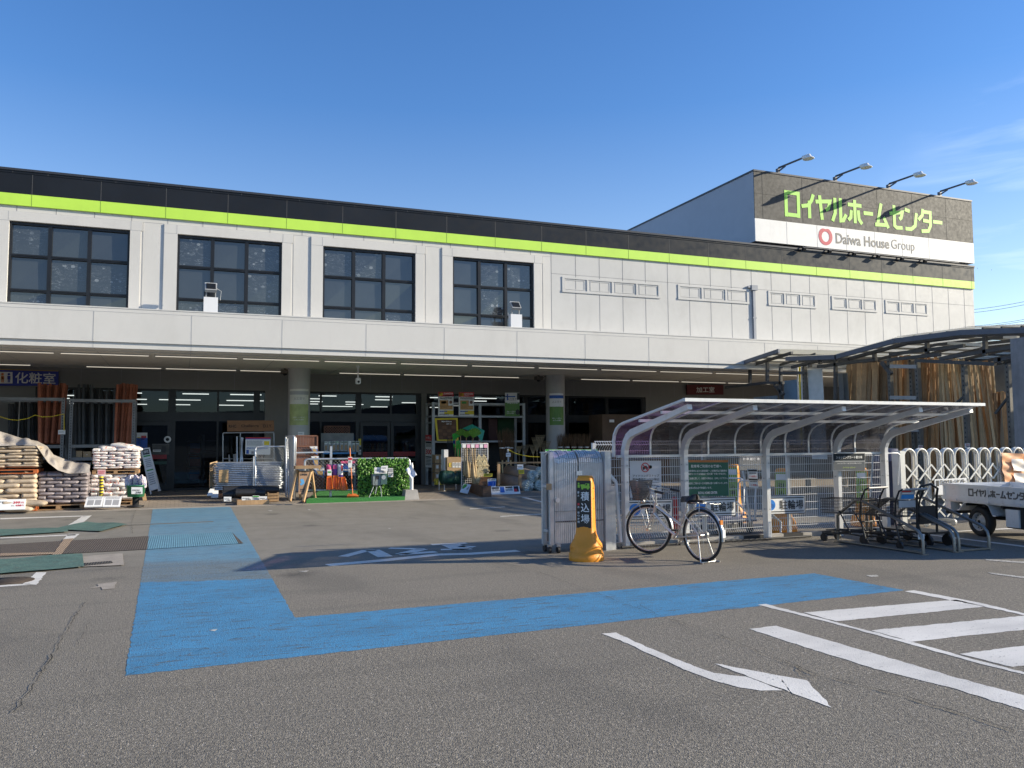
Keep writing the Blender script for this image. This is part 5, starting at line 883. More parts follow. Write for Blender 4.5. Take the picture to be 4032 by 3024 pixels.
# green leaf rakes and sheets
GRN = M('fan_green', (.10, .26, .03), .45, var=.2); GRB = M('fan_bright', (.04, .40, .06), .45, var=.15); TEAL = M('teal_sheet', (.03, .33, .20), .5, var=.1); BLUB = M('fan_blue', (.01, .025, .22), .45)
def fan(cx, cy, r, hx, hy, mt, label, Y=26.0):
    c = PY(a7(cx, cy), Y); h = PY(a7(hx, hy), Y+.1); d = (c-h).normalized(); s_ = d.cross(YA).normalized(); R_ = r/2.766/3263*28; b = MB(); n = 13; pts = []
    for i in range(n+1): a = -1.15+2.3*i/n; k = R_*(1.25 if i % 2 else 1.12); pts.append(c+d*(cos(a)*k-R_*.5)+s_*sin(a)*k+YA*(.02*(i % 2)-.12*cos(a)))
    b.add([c-d*R_*.7]+pts, [[0, i+1, i+2] for i in range(n)]); b.add([p+YA*.006 for p in [c-d*R_*.7]+pts], [[0, i+2, i+1] for i in range(n)]); b.tube([c-d*R_*.7, h], .014, 7, 1); return tag(b.build('leaf_rake', [mt, WOOD]), label, 'rake', 'green leaf rakes')
fan(478, 700, 55, 485, 960, GRN, 'dull green plastic leaf rake at the near end of the rake bunch'); fan(545, 720, 52, 535, 960, GRN, 'small green leaf rake in the middle of the bunch', 25.9); fan(625, 705, 75, 590, 960, GRN, 'broad olive green leaf rake in front of the teal sheet', 25.8); fan(430, 735, 45, 420, 960, GRB, 'bright green leaf rake beside the black handles', 26.1); fan(455, 850, 40, 455, 1000, GRB, 'bright green leaf rake hanging lowest in the bunch', 25.95)
b = MB(); p = [PY(a7(*k), 26.5-.1*i) for i, k in enumerate(((500, 655), (605, 610), (742, 680), (712, 800), (668, 735), (590, 690)))]; c = PY(a7(610, 670), 26.2); b.add(p+[c], [[i, (i+1) % 6, 6] for i in range(6)]); b.add([k+YA*.01 for k in p+[c]], [[(i+1) % 6, i, 6] for i in range(6)]); tag(b.build('teal_scoop', TEAL), 'large teal plastic scoop above the green rakes', 'scoop')
for i, (x0, x1, y0, y1) in enumerate(((392, 425, 715, 960), (425, 470, 790, 960))): f = Face(T(a7, (x0, y0), (x1, y0-8), (x1+4, y1), (x0+18, y1)), 26.25-.1*i); b = MB(); f.slab(b, .01); f.rect(b, 0, .3, 1, .45, 1); tag(b.build('tool_sleeve', [GRB, BLUB]), ['green and blue tool sleeve behind the black handles', 'green and blue tool sleeve under the leaf rakes'][i], 'sleeve', 'green and blue sleeves')
for i in range(6): b = MB(); b.tube([PY(a7(335+i*15, 765+random.randint(-15, 15)), 26.4), PY(a7(350+i*12, 965), 26.1)], .013, 6); tag(b.build('garden_tool', BLK), 'black handled garden tool standing behind the cardboard box', 'tool', 'black tool handles')
p, q = PY(a7(335, 1135), 25.6), PY(a7(490, 968), 25.6); b = MB(); b.box(p.x, q.x, 25.6, 26.0, p.z, q.z); f = Face(R4(a7, 335, 968, 490, 1135), 25.595)
f.text(b, 'E', .2, .5, .16, .25, 1, .03); [f.rect(b, a, .35, a+.17, .68, 2) for a in (.36, .57, .78)]; [lines(b, f, a+.02, a+.16, .4, .62, 3, 3, .4) for a in (.36, .57, .78)]; tag(b.build('carton', [CARD, YEL, PAPER, INK]), 'large open cardboard box of tools before the rake bunch', 'box')
p, q = PY(a7(300, 1120), 25.8), PY(a7(345, 885), 25.8); b = MB(); b.box(p.x, q.x, 25.8, 26.1, p.z, q.z); tag(b.build('white_bin', WPIPE), 'narrow white bin beside the large cardboard box', 'bin'); b = MB(); xl_, xr_ = PY(a7(295, 1200), 25.55).x, PY(a7(490, 1200), 25.55).x; zt = Z_(a7, 1140, 25.55)
b.box(xl_, xr_, 25.5, 26.1, zt-.04, zt-.005); [b.box(x, x+.03, y, y+.03, .1, zt-.041) for x in (xl_, xr_-.03) for y in (25.5, 26.07)]; tag(b.build('low_stand', WPIPE), 'low white stand under the cardboard tool box', 'stand')
GB = M('green_sack', (.012, .06, .045), .4, var=.3, scale=5)
pm = bag_mesh('green_sack', GB, 77)
for i in range(5): c = pm.copy(); C.objects.link(c); q = PY(a7(305+i*42, 1262), 25.35); c.location = (q.x, 25.35, max(.1, q.z)); c.scale = (.3, .35, .42); c.rotation_euler = (0, random.uniform(-.3, .3), random.uniform(-.4, .4)); tag(c, 'dark green plastic sack piled below the white stand', 'sack', 'dark green sacks')
bpy.data.objects.remove(pm)
# wire stand with straw brooms and bamboo rakes
f = Face(R4(a7, 492, 820, 775, 1280), 24.9); t = thing('wire_stand', 'white wire display stand hung with straw brooms and rakes', 'display stand', f.p(.5, 1)); b = MB(); b.tube([f.p(0, 1.02), f.p(0, 0), f.p(1, 0), f.p(1, 1.02)], .018, 8); b.build('frame', WPIPE, t); b = MB(); wiremesh(b, f, 0, .02, 1, 1, 14, 24, .004, False); b.build('wire_grid', WPIPE, t); b = MB()
for i in range(6): f.rect(b, .02+.165*i, .02, .15+.165*i, .1, i % 2, .03)
b.build('label_strip', [PAPER, M('label_pink', (.75, .35, .5), .5)], t)
STRAW = M('straw', (.42, .31, .17), .8, var=.3, scale=12, grain=((6, 6, .3), 16, .5), rnd=.2); BAMB = M('bamboo', (.60, .48, .26), .55, var=.2, rnd=.15); TWIG = M('twigs', (.16, .095, .05), .85, var=.35, rnd=.2)
for i, (x, y0, y1, r) in enumerate(((520, 868, 1170, .05), (548, 868, 1195, .06), (578, 870, 1200, .055), (606, 872, 1270, .06), (634, 872, 1180, .05))):
    p, q = PY(a7(x, y0), 24.75-.05*(i % 2)), PY(a7(x+(8 if i != 3 else 22), y1), 24.65-.05*(i % 2)); L_ = (q-p).length; b = MB(); b.lathe([(.0, 0), (.016, 0), (.016, L_*.4), (r*.6, L_*.48), (r, L_*.7), (r*1.2, L_*.97), (0, L_)], 10, 0, p, ax=(q-p).normalized()); tag(b.build('straw_broom', STRAW), ['straw hand broom hung at the near edge of the wire stand', 'straw broom second on the wire stand', 'straw broom third on the wire stand', 'longest straw broom on the wire stand, reaching lowest', 'straw broom next to the bamboo rake heads'][i], 'broom', 'straw brooms on the wire stand')
for r_ in range(5):
    for c_ in range(2):
        x, y = 682+c_*52+r_*5-(r_ > 2)*25, 935+r_*58; p = PY(a7(x, y), 24.72-.03*r_); b = MB(); S = .42
        b.add([p, p+V((-.11, -.01, -.16)), p+V((.11, -.01, -.16))], [[0, 1, 2]]); b.add([p+YA*.01, p+V((-.11, 0, -.16)), p+V((.11, 0, -.16))], [[2, 1, 0]])
        for k in range(9): a = (k-4)/4; b.tube([p+V((a*.05, 0, -.07)), p+V((a*.14, -.02, -S*.8)), p+V((a*.15, -.07, -S*.92))], .009, 4)
        tag(b.build('bamboo_rake', BAMB), 'pale bamboo rake head hanging in the overlapping rows of the wire stand', 'rake', 'bamboo rake heads')
board('yellow_tag', 'yellow product board standing below the bamboo rakes', 'sign', T(a7, (735, 1148), (828, 1146), (826, 1180), (730, 1182)), 24.4, draw=lambda b, f: lines(b, f, .1, .9, .2, .8, 2, 1), base=5, group=None)
board('wood_sheet', 'brown wooden sheet leaning below the bamboo rakes', 'board', T(a7, (700, 1180), (808, 1175), (775, 1275), (680, 1280)), [24.6, 24.6, 24.2, 24.2], [M('sheet_brown', (.20, .10, .05), .6, var=.2)], .02)
board('turf_leaflet', 'white tilted leaflet with a green turf sample on the walk', 'leaflet', T(a7, (515, 1256), (596, 1268), (558, 1366), (472, 1345)), [24.3, 24.3, 23.9, 23.9], draw=lambda b, f: (f.rect(b, .05, .05, .5, .6, 3), f.rect(b, .6, .25, .85, .6, 6)), th=.02)
p, q = G(a7(605, 1380), .03), PY(a7(812, 1395), 23.9); b = MB(); A0, A1, A2 = G(a7(590, 1365), .05), G(a7(720, 1400), .03), G(a7(812, 1398), .03)
for u_, v_ in ((A0, A1), (A1, A2)): b.bar(u_+ZA*.16, v_+ZA*.16, .06, .32)
b.bar(A0+ZA*.16, A0+V((.3, 1.0, .16)), .06, .32); b.bar(A0+V((.3, 1.0, .16)), A2+V((.2, .9, .16)), .06, .32); tag(b.build('planter_box', M('planter_wood', (.17, .09, .05), .75, var=.3, grain=((.15, 1, 1), 14, .5))), 'low dark wooden planter box at the kerb', 'planter')
for i, (x0, lb) in enumerate(((776, 'blue and white packet standing in the planter box'), (806, 'larger blue packet standing at the far end of the planter box'))): board('seed_packet', lb, 'packet', T(a7, (x0, 1205-5*i), (x0+62, 1203), (x0+58, 1290), (x0, 1300)), [24.3, 24.3, 24.1, 24.1], draw=lambda b, f: (f.rect(b, .05, .3, .95, .9, 4), lines(b, f, .1, .9, .05, .25, 2, 1)), th=.03, group='packets in the planter')
board('price_board', 'long white price board with blue print before the rolls', 'price board', T(a7, (810, 1292), (1118, 1280), (1136, 1385), (820, 1400)), [24.0, 24.0, 23.75, 23.75], draw=lambda b, f: (f.rect(b, .03, .06, .28, .22, 1), f.rect(b, .5, .04, .75, .2, 1), lines(b, f, .03, .3, .26, .5, 3, 1), lines(b, f, .5, .75, .26, .5, 3, 1), f.rect(b, .31, .06, .46, .62, 4), f.rect(b, .79, .04, .96, .6, 1), f.rect(b, .79, .3, .9, .6, 2)), th=.02)
# wooden frame with bagged rolls
t = thing('timber_frame', 'rough timber frame holding bagged rolls', 'rack', (PY(a7(1130, 1360), 24.6).x, 24.6, .05)); W_ = lambda x, y, Y: PY(a7(x, y), Y)
for nm, segs in (('post', ((895, 1045, 895, 1290, 24.5), (1128, 1140, 1125, 1290, 24.3), (1390, 1030, 1390, 1330, 25.4))), ('rail', ((880, 1030, 1400, 1025, 25.3), (880, 1062, 900, 1045, 24.6), (900, 1285, 1140, 1290, 24.35)))):
    for s in segs: b = MB(); b.bar(W_(s[0], s[1], s[4]), W_(s[2], s[3], s[4]), .09, .05, up=YA if nm == 'post' else ZA); b.build(nm, WOOD, t)
ROLL = M('roll_paper', (.27, .23, .20), .5, var=.2, scale=4, bump=.01, bscale=14); FILM = M('clear_film', (.42, .50, .50), .18, var=.4, scale=12, bump=.03, bscale=26)
for i, (nx, ny, fx, fy, r, lb) in enumerate(((1280, 1178, 990, 1115, .19, 'wrapped roll in the upper row of the timber frame, nearer end'), (1225, 1292, 930, 1210, .21, 'wrapped roll at the bottom of the timber frame, nearest the price board'), (1355, 1280, 1080, 1215, .18, 'wrapped roll at the bottom beside the folding gate'), (1362, 1128, 1130, 1085, .15, 'smallest wrapped roll at the top of the timber frame'), (1400, 1205, 1180, 1150, .15, 'wrapped roll half hidden behind the folding gate'))):
    Yn = 24.45+.15*(i > 2); p, q = PY(a7(fx, fy), Yn+1.15), PY(a7(nx, ny), Yn); d = (q-p).normalized(); L_ = (q-p).length; t2 = thing('wrapped_roll', lb, 'roll', q-ZA*r, 'wrapped rolls in the timber frame'); b = MB(); b.lathe([(0, 0), (r, 0), (r, L_*.5), (r, L_)], 24, 0, p, ax=d); b.build('roll_body', ROLL, t2); b = MB(); n = 30; b.lathe([(r+.004, L_-.14), (r+.006, L_-.01), (r*.92, L_+.02)], n, 0, p, ax=d)
    a_ = d.cross(XA).normalized(); c_ = d.cross(a_); rings = []
    for k in range(6): rr_ = r*.92*(1-k/5)+.012; rings.append([p+d*(L_+.02+.012*k)+(a_*cos(2*pi*j/n)+c_*sin(2*pi*j/n))*rr_*(1+.0*j)+d*(.018*(-1)**j*(1-k/6)) for j in range(n)])
    b.add([x for r_ in rings for x in r_], [[k*n+j, k*n+(j+1) % n, (k+1)*n+(j+1) % n, (k+1)*n+j] for k in range(5) for j in range(n)], 0); b.lathe([(.03, L_+.08), (.05, L_+.14), (0, L_+.15)], 8, 0, p, ax=d); b.build('film_end', FILM, t2)
card('blue white price card hung on the timber frame', R4(a7, 1098, 1048, 1163, 1102), 24.2, 2); board('yellow_tag', 'yellow card under the price card on the timber frame', 'sign', R4(a7, 1112, 1105, 1172, 1150), 24.2, draw=lambda b, f: lines(b, f, .1, .9, .2, .8, 2, 1), base=5, th=.006); card('white card on the perforated post behind the rolls', R4(a7, 975, 922, 1026, 964), 25.6, 2)
b = MB(); b.bar(PY(a7(995, 878), 25.7), PY(a7(1000, 1040), 25.7), .05, .05); tag(b.build('perforated_post', RG), 'pale perforated post carrying a yellow rope behind the rolls', 'post'); b = MB(); b.tube([PY(a7(x, y), 25.7) for x, y in ((1008, 890), (1080, 928), (1160, 950), (1240, 962), (1340, 965))], .014, 6); tag(b.build('safety_rope', YEL), 'yellow rope slung before the bamboo brooms', 'rope')
def bundle(x, y0, y1, Y, r, label, grp='bamboo brooms', n=70, up=True):
    p, q = PY(a7(x, y1), Y), PY(a7(x, y0), Y); q = V((p.x+random.uniform(-.05, .05), q.y, q.z)); L_ = (q-p).length; b = MB()
    for i in range(n):
        a = random.uniform(0, 2*pi); k = sqrt(random.random()); e = V((cos(a), sin(a), 0)); l2 = random.uniform(.85, 1.03); b.tube([p+e*k*r*.35, p.lerp(q, .45)+e*k*r*.55, p.lerp(q, l2)+e*k*r+V((random.gauss(0, .02), random.gauss(0, .02), 0))], [.006, .005, .002], 4)
    b.cyl(p.lerp(q, .38), ZA, r*.5, .04, 12, 1); b.cyl((p.x, p.y, .1), ZA, .03, max(.1, p.z-.1), 8, 2); return tag(b.build('bamboo_broom', [TWIG, PAPER, BAMB]), label, 'broom', grp)
for x, lb in ((935, 'bamboo twig broom nearest the wire stand, brush upward'), (980, 'tall bamboo twig broom tied with white string'), (1025, 'bamboo twig broom nearest the rope post')): bundle(x, 655+abs(980-x)*.3, 1000, 27.4, .2, lb)
for i, x in enumerate((1560, 1640, 1712, 1785, 1850)): bundle(x, 712, 960, 27.6, .2, ['twig broom standing just before the bannered column', 'twig broom second beyond the bannered column', 'twig broom third beyond the bannered column', 'twig broom with white string fourth beyond the column', 'twig broom farthest beyond the bannered column'][i])
for i, (x, y, s) in enumerate(((1185, 860, .36), (1115, 870, .28), (1310, 790, .5), (1345, 760, .45), (1270, 860, .36), (1400, 830, .5))):
    p = PY(a7(x, y), 27.0-.1*(i % 3)); b = MB(); 
    for k in range(11): a = (k-5)/5; b.tube([p+V((0, 0, -s*.8)), p+V((a*s*.3, 0, -s*.1)), p+V((a*s*.42, -.03, s*.25))], .008, 4)
    b.tube([p+V((-s*.36, 0, .02)), p+V((s*.36, 0, .02))], .008, 4); b.tube([p+V((0, 0, -s*.8)), (p.x+.05, p.y-.1, .12)], .014, 6); tag(b.build('garden_rake', M('old_bamboo', (.26, .20, .11), .7, var=.3, rnd=.3)), 'bamboo garden rake standing head up among the brooms behind the rolls', 'rake', 'garden rakes behind the rolls')
board('workshop_sign', 'dark red sign with white characters under the canopy by the lumber', 'sign', R4(z3, 693, 1048, 857, 1092), 29.85, [PAPER, INK, M('sign_dark_red', (.11, .011, .014), .6)], .06, 2, lambda b, f: f.text(b, '加工室', .5, .5, .5, .58, 0, .01))
p, q = PY(z3(312, 1290), 27.5), PY(z3(610, 1183), 27.5); b = MB(); b.box(p.x, q.x, 27.5, 28.6, .1, q.z); b.box(p.x+.3, p.x+.5, 27.495, 27.5, q.z-.3, q.z-.2, 1); tag(b.build('large_crate', [M('crate_brown', (.11, .07, .045), .8, var=.2), PAPER]), 'large dark brown crate in the shade behind the cycle shelter', 'crate')
# ================================================================ folded gate, yellow stand, cycle shelter
SLAT = M('gate_aluminium', (.58, .585, .58), .42, .35, var=.12, scale=5, dirt=.25, grain=((1, 1, .1), 14, .25))
t = thing('folding_gate', 'folded aluminium concertina gate on castors beside the shelter', 'gate', (5.65, 11.2, 0)); Yg = 11.15
def hoop(b, x, y0, y1, z0, z1, w, th, mi=0):
    r_ = (y1-y0)/2; c = V((x, (y0+y1)/2, z1-r_)); pts = [V((x, y0, z0)), V((x, y0, z1-r_))]+[c+V((0, -r_*cos(a), r_*sin(a))) for a in [pi*k/8 for k in range(1, 8)]]+[V((x, y1, z1-r_)), V((x, y1, z0))]
    for i in range(len(pts)-1):
        d = (pts[i+1]-pts[i]).normalized(); nn = XA.cross(d); a_, c_ = pts[i], pts[i+1]; b.add([a_-XA*w+nn*th, a_+XA*w+nn*th, c_+XA*w+nn*th, c_-XA*w+nn*th, a_-XA*w-nn*th, a_+XA*w-nn*th, c_+XA*w-nn*th, c_-XA*w-nn*th], [[0, 1, 2, 3], [7, 6, 5, 4], [0, 4, 5, 1], [3, 2, 6, 7], [0, 3, 7, 4], [1, 5, 6, 2]], mi)
xs_ = [PY(b1(x, 800), Yg).x for x in (240, 260, 280, 300, 320, 341, 362, 384, 406, 428, 450, 472, 508, 530, 552, 574, 596, 618, 640, 662, 684, 706, 728, 748)]; zg = PY(b1(500, 105), Yg+.15).z
for x in xs_: b = MB(); hoop(b, x, Yg, Yg+.34, .13, zg+random.uniform(-.01, .01), .0125, .016); b.build('slat', SLAT, t)
b = MB(); xL = PY(b1(185, 700), Yg).x; [b.box(xL-.03+d, xL+.03+d, Yg-.06+e, Yg-.01+e, .12, zg-.02) for d, e in ((0, 0), (-.03, .2))]; b.box(xL-.05, xL+.0, Yg, Yg+.16, .3, .34); b.box(xL-.05, xL, Yg, Yg+.16, .95, .99); b.box(xL-.03, xL+.03, Yg-.061, Yg+.3, zg-.02, zg); b.build('end_frame', SLAT, t)
b = MB(); xR = PY(b1(795, 700), Yg).x; b.box(xR-.05, xR+.05, Yg-.07, Yg+.07, 0, zg); b.box(xR+.06, xR+.13, Yg-.05, Yg+.07, 0, .95); b.build('gate_post', SLAT, t)
b = MB(); b.box(xs_[0]-.04, xs_[-1]+.02, Yg-.03, Yg-.015, .60, .602); [b.cyl((x, Yg-.035, .45), (0, 1, 0), .008, .03, 8) for x in xs_]; b.build('rivets', BLK, t); b = MB(); zh = PY(b1(490, 340), Yg).z; xm = PY(b1(490, 340), Yg).x; b.box(xm-.05, xm+.05, Yg-.04, Yg-.02, zh-.03, zh+.03); b.cyl((PY(b1(236, 630), Yg).x, Yg-.1, PY(b1(236, 630), Yg).z), (0, 1, 0), .035, .06, 14); b.build('latch', ALU, t)
for x, y in ((xL-.02, Yg), (xL+.1, Yg-.05), (xm+.0, Yg+.05), (xR-.12, Yg), (xL, Yg+.2)): b = MB(); b.cyl((x-.02, y, .05), XA, .05, .035, 14); b.box(x-.03, x+.03, y-.02, y+.02, .09, .13, 1); b.build('castor', [BLK, STEEL], t)
f = Face(R4(b1, 143, 455, 200, 522), 11.05); b = MB(); f.slab(b, .01); tag(b.build('cardboard_tag', CARD), 'square of brown cardboard taped on the folded gate', 'cardboard')
for x0, x1, lb in ((130, 408, 'long green sign strip behind the folded gate, nearer the rolls'), (428, 698, 'long green sign strip behind the folded gate, nearer the shelter')): board('sign_strip', lb, 'sign', R4(b1, x0, 82, x1, 108), 12.2, draw=lambda b, f: (f.rect(b, 0, 0, 1, .75, 3), lines(b, f, .15, .85, .2, .6, 1, 0)), th=.01, group='green strips behind the gate')
# yellow stand sign
YP = M('yellow_plastic', (.80, .29, .018), .42, var=.07, scale=2.5, dirt=.08, bump=.004, bscale=90)
def stand_sign(loc, nrm, label, cat, face_mats, draw, k=1.0):
    t = thing('stand_sign', label, cat, loc, None); o = V(loc); n = V((*nrm, 0)).normalized(); u = V((-n.y, n.x, 0)); b = MB(); rings = []
    for w, d, z in ((.235, .235, 0), (.24, .24, .03), (.238, .238, .10), (.222, .222, .105), (.225, .222, .17), (.20, .19, .21), (.16, .145, .28), (.132, .12, .36), (.122, .11, .46), (.112, .10, 1.05), (.108, .095, 1.11), (.085, .075, 1.148), (.0, .0, 1.155)):
        e = 2.0 if z < .2 else 5.0; N = 40; rings.append([o+ZA*z*k+(u*math.copysign(abs(cos(2*pi*i/N))**(2/e), cos(2*pi*i/N))*w+n*math.copysign(abs(sin(2*pi*i/N))**(2/e), sin(2*pi*i/N))*d)*k for i in range(N)])
    N = 40; b.add([p for r_ in rings for p in r_], [[j*N+i, j*N+(i+1) % N, (j+1)*N+(i+1) % N, (j+1)*N+i] for j in range(len(rings)-1) for i in range(N)], 0, True)
    for z in (.28, .42, .56, .70, .84, .98):
        for s in (1,): b.obox(o+ZA*z*k+u*s*.118*k, u*.006*k, n*.02*k, ZA*.006*k)
    b.build('body', YP, t)
    F_ = object.__new__(Face); c = o+n*.106*k+ZA*.765*k; n2 = (n+ZA*.013).normalized(); F_.u = u; F_.v = n2.cross(u); F_.n = n2; F_.w, F_.h = .205*k, .64*k; F_.c = [c-u*F_.w/2+F_.v*F_.h/2, c+u*F_.w/2+F_.v*F_.h/2, c+u*F_.w/2-F_.v*F_.h/2, c-u*F_.w/2-F_.v*F_.h/2]
    b = MB(); F_.slab(b, .012); draw(b, F_); b.build('face_panel', face_mats, t); return t
def dload(b, f):
    for i, ch in enumerate('積込場'): f.text(b, ch, .60, .33+.24*i, .58, .19, 1, .012)
    for i, ch in enumerate('最大'): f.text(b, ch, .15, .25+.07*i, .13, .05, 1, .01)
    for i, ch in enumerate('一台'): f.text(b, ch, .15, .50+.06*i, .13, .045, 1 if i else 3, .01)
    for i, ch in enumerate('限り時間'): f.text(b, ch, .15, .68+.065*i, .13, .045, 1, .01)
    f.rect(b, .34, .12, .92, .16, 2); f.rect(b, .3, .08, .6, .12, 2); f.rect(b, .62, .06, .90, .12, 2); f.rect(b, .66, .07, .76, .10, 0, .006); f.disc(b, .42, .165, .014, 2); f.disc(b, .8, .165, .014, 2); f.disc(b, .17, .06, .012, 2); f.rect(b, .1, .085, .25, .15, 2)
stand_sign((G(b1(577, 1285)).x, G(b1(577, 1285)).y+.0, 0), (-.66, -.75), 'yellow plastic stand sign with black panel of white characters', 'sign stand', [M('sign_panel_black', (.02, .018, .016), .45), PAPER, M('lime_ink', (.28, .55, .05), .5), RED], dload)
def dy2(b, f):
    f.rect(b, .1, .05, .9, .22, 2)
    for i, ch in enumerate('引込場'): f.text(b, ch, .5, .38+.2*i, .5, .14, 1, .02)
for p, Y, k, lb in ((b2(285, 700), 14.0, 1.0, 'yellow stand sign with lime panel behind the green notice'), (b2(890, 830), 11.95, .98, 'yellow stand sign behind the fence between shelter posts'), (b2(1890, 905), 12.3, .95, 'yellow stand sign with lime panel behind the carts')):
    q = PY(p, Y); stand_sign((q.x, Y, 0), (-.75, -.66), lb, 'sign stand', [M('lime_panel_face', (.22, .36, .05), .5), INK, PAPER], dy2, k)
# shelter
SHW = M('shelter_white', (.66, .66, .65), .42, .15, var=.06, scale=2, dirt=.22)
SX = [6.33, 7.40, 8.98, 10.48, 11.54]; SY = 11.2
t = thing('cycle_shelter', 'white framed cycle shelter with smoked curved roof panels', 'shelter', (8.95, 10.6, 0))
PRO = [(11.2, 0), (11.2, 1.40), (11.185, 1.50), (11.14, 1.60), (11.06, 1.69), (10.95, 1.745), (9.42, 2.075)]
for x in SX:
    b = MB(); hw = .036
    for i in range(len(PRO)-1):
        d0 = [.06, .06, .055, .055, .055, .055, .035]; P_ = []
        for k in (i, i+1):
            a_ = V((0, *PRO[max(0, k-1)])); c_ = V((0, *PRO[min(len(PRO)-1, k+1)])); d = (c_-a_).normalized(); nn = V((0, d.z, -d.y)); q = V((x, *PRO[k])); P_ += [q-XA*hw+nn*d0[k], q+XA*hw+nn*d0[k], q+XA*hw-nn*d0[k], q-XA*hw-nn*d0[k]]
        b.add(P_, [[0, 1, 5, 4], [1, 2, 6, 5], [2, 3, 7, 6], [3, 0, 4, 7], [3, 2, 1, 0], [4, 5, 6, 7]])
    for z in (.5, 1.0, 1.25): b.cyl((x-.046, 11.2, z), (-1, 0, 0), .012, .006, 8, 1); b.cyl((x, 11.124, z), (0, -1, 0), .012, .006, 8, 1)
    b.build('post', [SHW, RG], t)
OUT = [(11.32, 1.38), (11.32, 1.62), (11.29, 1.72), (11.22, 1.81), (11.12, 1.865), (10.98, 1.90), (9.36, 2.165)]
ends = [6.21]+SX[1:-1]+[11.68]; bars = [6.21, 6.86, 7.40, 7.94, 8.46, 8.98, 9.48, 9.98, 10.48, 11.0, 11.68]
for x in bars: b = MB(); r_ = .022 if x not in (6.21, 11.68) else .032; [b.bar((x, *OUT[i]), (x, *OUT[i+1]), r_*1.3, r_*1.0, up=V((0, .3, 1))) for i in range(len(OUT)-1)]; b.build('roof_rib', SHW, t)
def smoke(name, tint, rf):
    q = NT(name); tr = q.n('BsdfTransparent'); tr.inputs[0].default_value = (*tint, 1); gl = q.n('BsdfGlossy'); gl.inputs['Roughness'].default_value = .12; gl.inputs[0].default_value = (.8, .8, .85, 1); df = q.n('BsdfDiffuse'); df.inputs[0].default_value = (*[min(1, v*1.1+.03) for v in tint], 1)
    m1 = q.n('MixShader'); q.set(m1, 0, q.mr(q.noise(5, 4), .3, .8, .10, .40)); q.l(tr.outputs[0], m1.inputs[1]); q.l(df.outputs[0], m1.inputs[2]); fr_ = q.n('Fresnel'); fr_.inputs[0].default_value = 1.45; m2 = q.n('MixShader'); q.l(q.ma('MULTIPLY', fr_.outputs[0], rf), m2.inputs[0]); q.l(m1.outputs[0], m2.inputs[1]); q.l(gl.outputs[0], m2.inputs[2]); q.l(m2.outputs[0], q.out.inputs[0]); return q.m
SMK, SMP = smoke('smoked_panel', (.22, .21, .22), .8), smoke('purple_panel', (.34, .22, .40), .9)
for i in range(len(bars)-1):
    b = MB(); x0_, x1_ = bars[i]+.01, bars[i+1]-.01
    b.grid(4, 24, lambda u, v: (lambda k: V((x0_+(x1_-x0_)*u, OUT[k[0]][0]+(OUT[k[0]+1][0]-OUT[k[0]][0])*k[1], OUT[k[0]][1]+(OUT[k[0]+1][1]-OUT[k[0]][1])*k[1]+.004*sin(u*9+v*13+i))))((lambda s_: (min(5, int(s_)), s_-min(5, int(s_))))(v*6)))
    b.build('roof_panel', SMP if i < 1 else SMK, t)
b = MB(); b.box(6.18, 11.71, 9.30, 9.36, 2.14, 2.185); b.build('front_edge', SHW, t)
for y, z, w in ((9.95, 2.02, .05), (10.55, 1.92, .05), (11.24, 1.39, .06)): b = MB(); b.box(6.22, 11.66, y-w/2, y+w/2, z-.02, z+.02); b.build('purlin', SHW, t)
# fence panels behind the shelter
def fence(x0, x1, Y, label):
    t = thing('mesh_fence', label, 'fence', ((x0+x1)/2, Y, 0), 'white mesh fence panels'); b = MB(); n = int((x1-x0)/.042)
    for i in range(n+1): x = x0+(x1-x0)*i/n; b.tube([(x, Y-.06, .10), (x, Y, .17), (x, Y, 1.50), (x, Y-.07, 1.56), (x, Y, 1.63)], .005, 4, smooth=False)
    for z in [.17+.13*i for i in range(11)]+[1.57, 1.62]: b.tube([(x0, Y-.004-(.05 if z == 1.57 else 0), z), (x1, Y-.004-(.05 if z == 1.57 else 0), z)], .005, 4, smooth=False)
    b.build('wire_panel', SHW, t); b = MB(); b.box(x0-.03, x0+.03, Y+.01, Y+.06, 0, 1.6); b.build('post', SHW, t)
fence(6.0, 8.0, 11.55, 'white wire mesh fence panel behind the silver bicycle'); fence(8.03, 9.72, 11.55, 'white wire mesh fence panel in the middle of the shelter'); fence(9.75, 11.9, 11.55, 'white wire mesh fence panel behind the shopping carts')
b = MB(); n = 14
for i in range(n): b.box(6.15+i*.405, 6.15+(i+1)*.405-.004, 11.3, 11.42, 0, .07, 0 if i < 6 or i % 2 else 1)
tag(b.build('low_kerb', [CONC, BLK]), 'low concrete kerb strip along the foot of the mesh fence', 'kerb'); b = MB(); b.tube([(6.2, 11.1, .03), (7.3, 11.15, .03), (8.6, 11.1, .03), (9.8, 11.12, .03)], .018, 8); tag(b.build('ground_cable', BLK), 'black cable lying along the foot of the shelter', 'cable')
for x, z0, z1, lb in ((6.2, .0, 1.3, 'white drain pipe leaning beside the first shelter post'),): b = MB(); b.tube([(6.05, 11.3, 1.28), (6.08, 11.3, 1.15), (6.2, 11.25, 1.0), (6.24, 11.2, .1)], .03, 10); tag(b.build('drain_pipe', WPIPE), lb, 'pipe')
SGN = M('sign_pale', (.60, .62, .66), .4, var=.03)
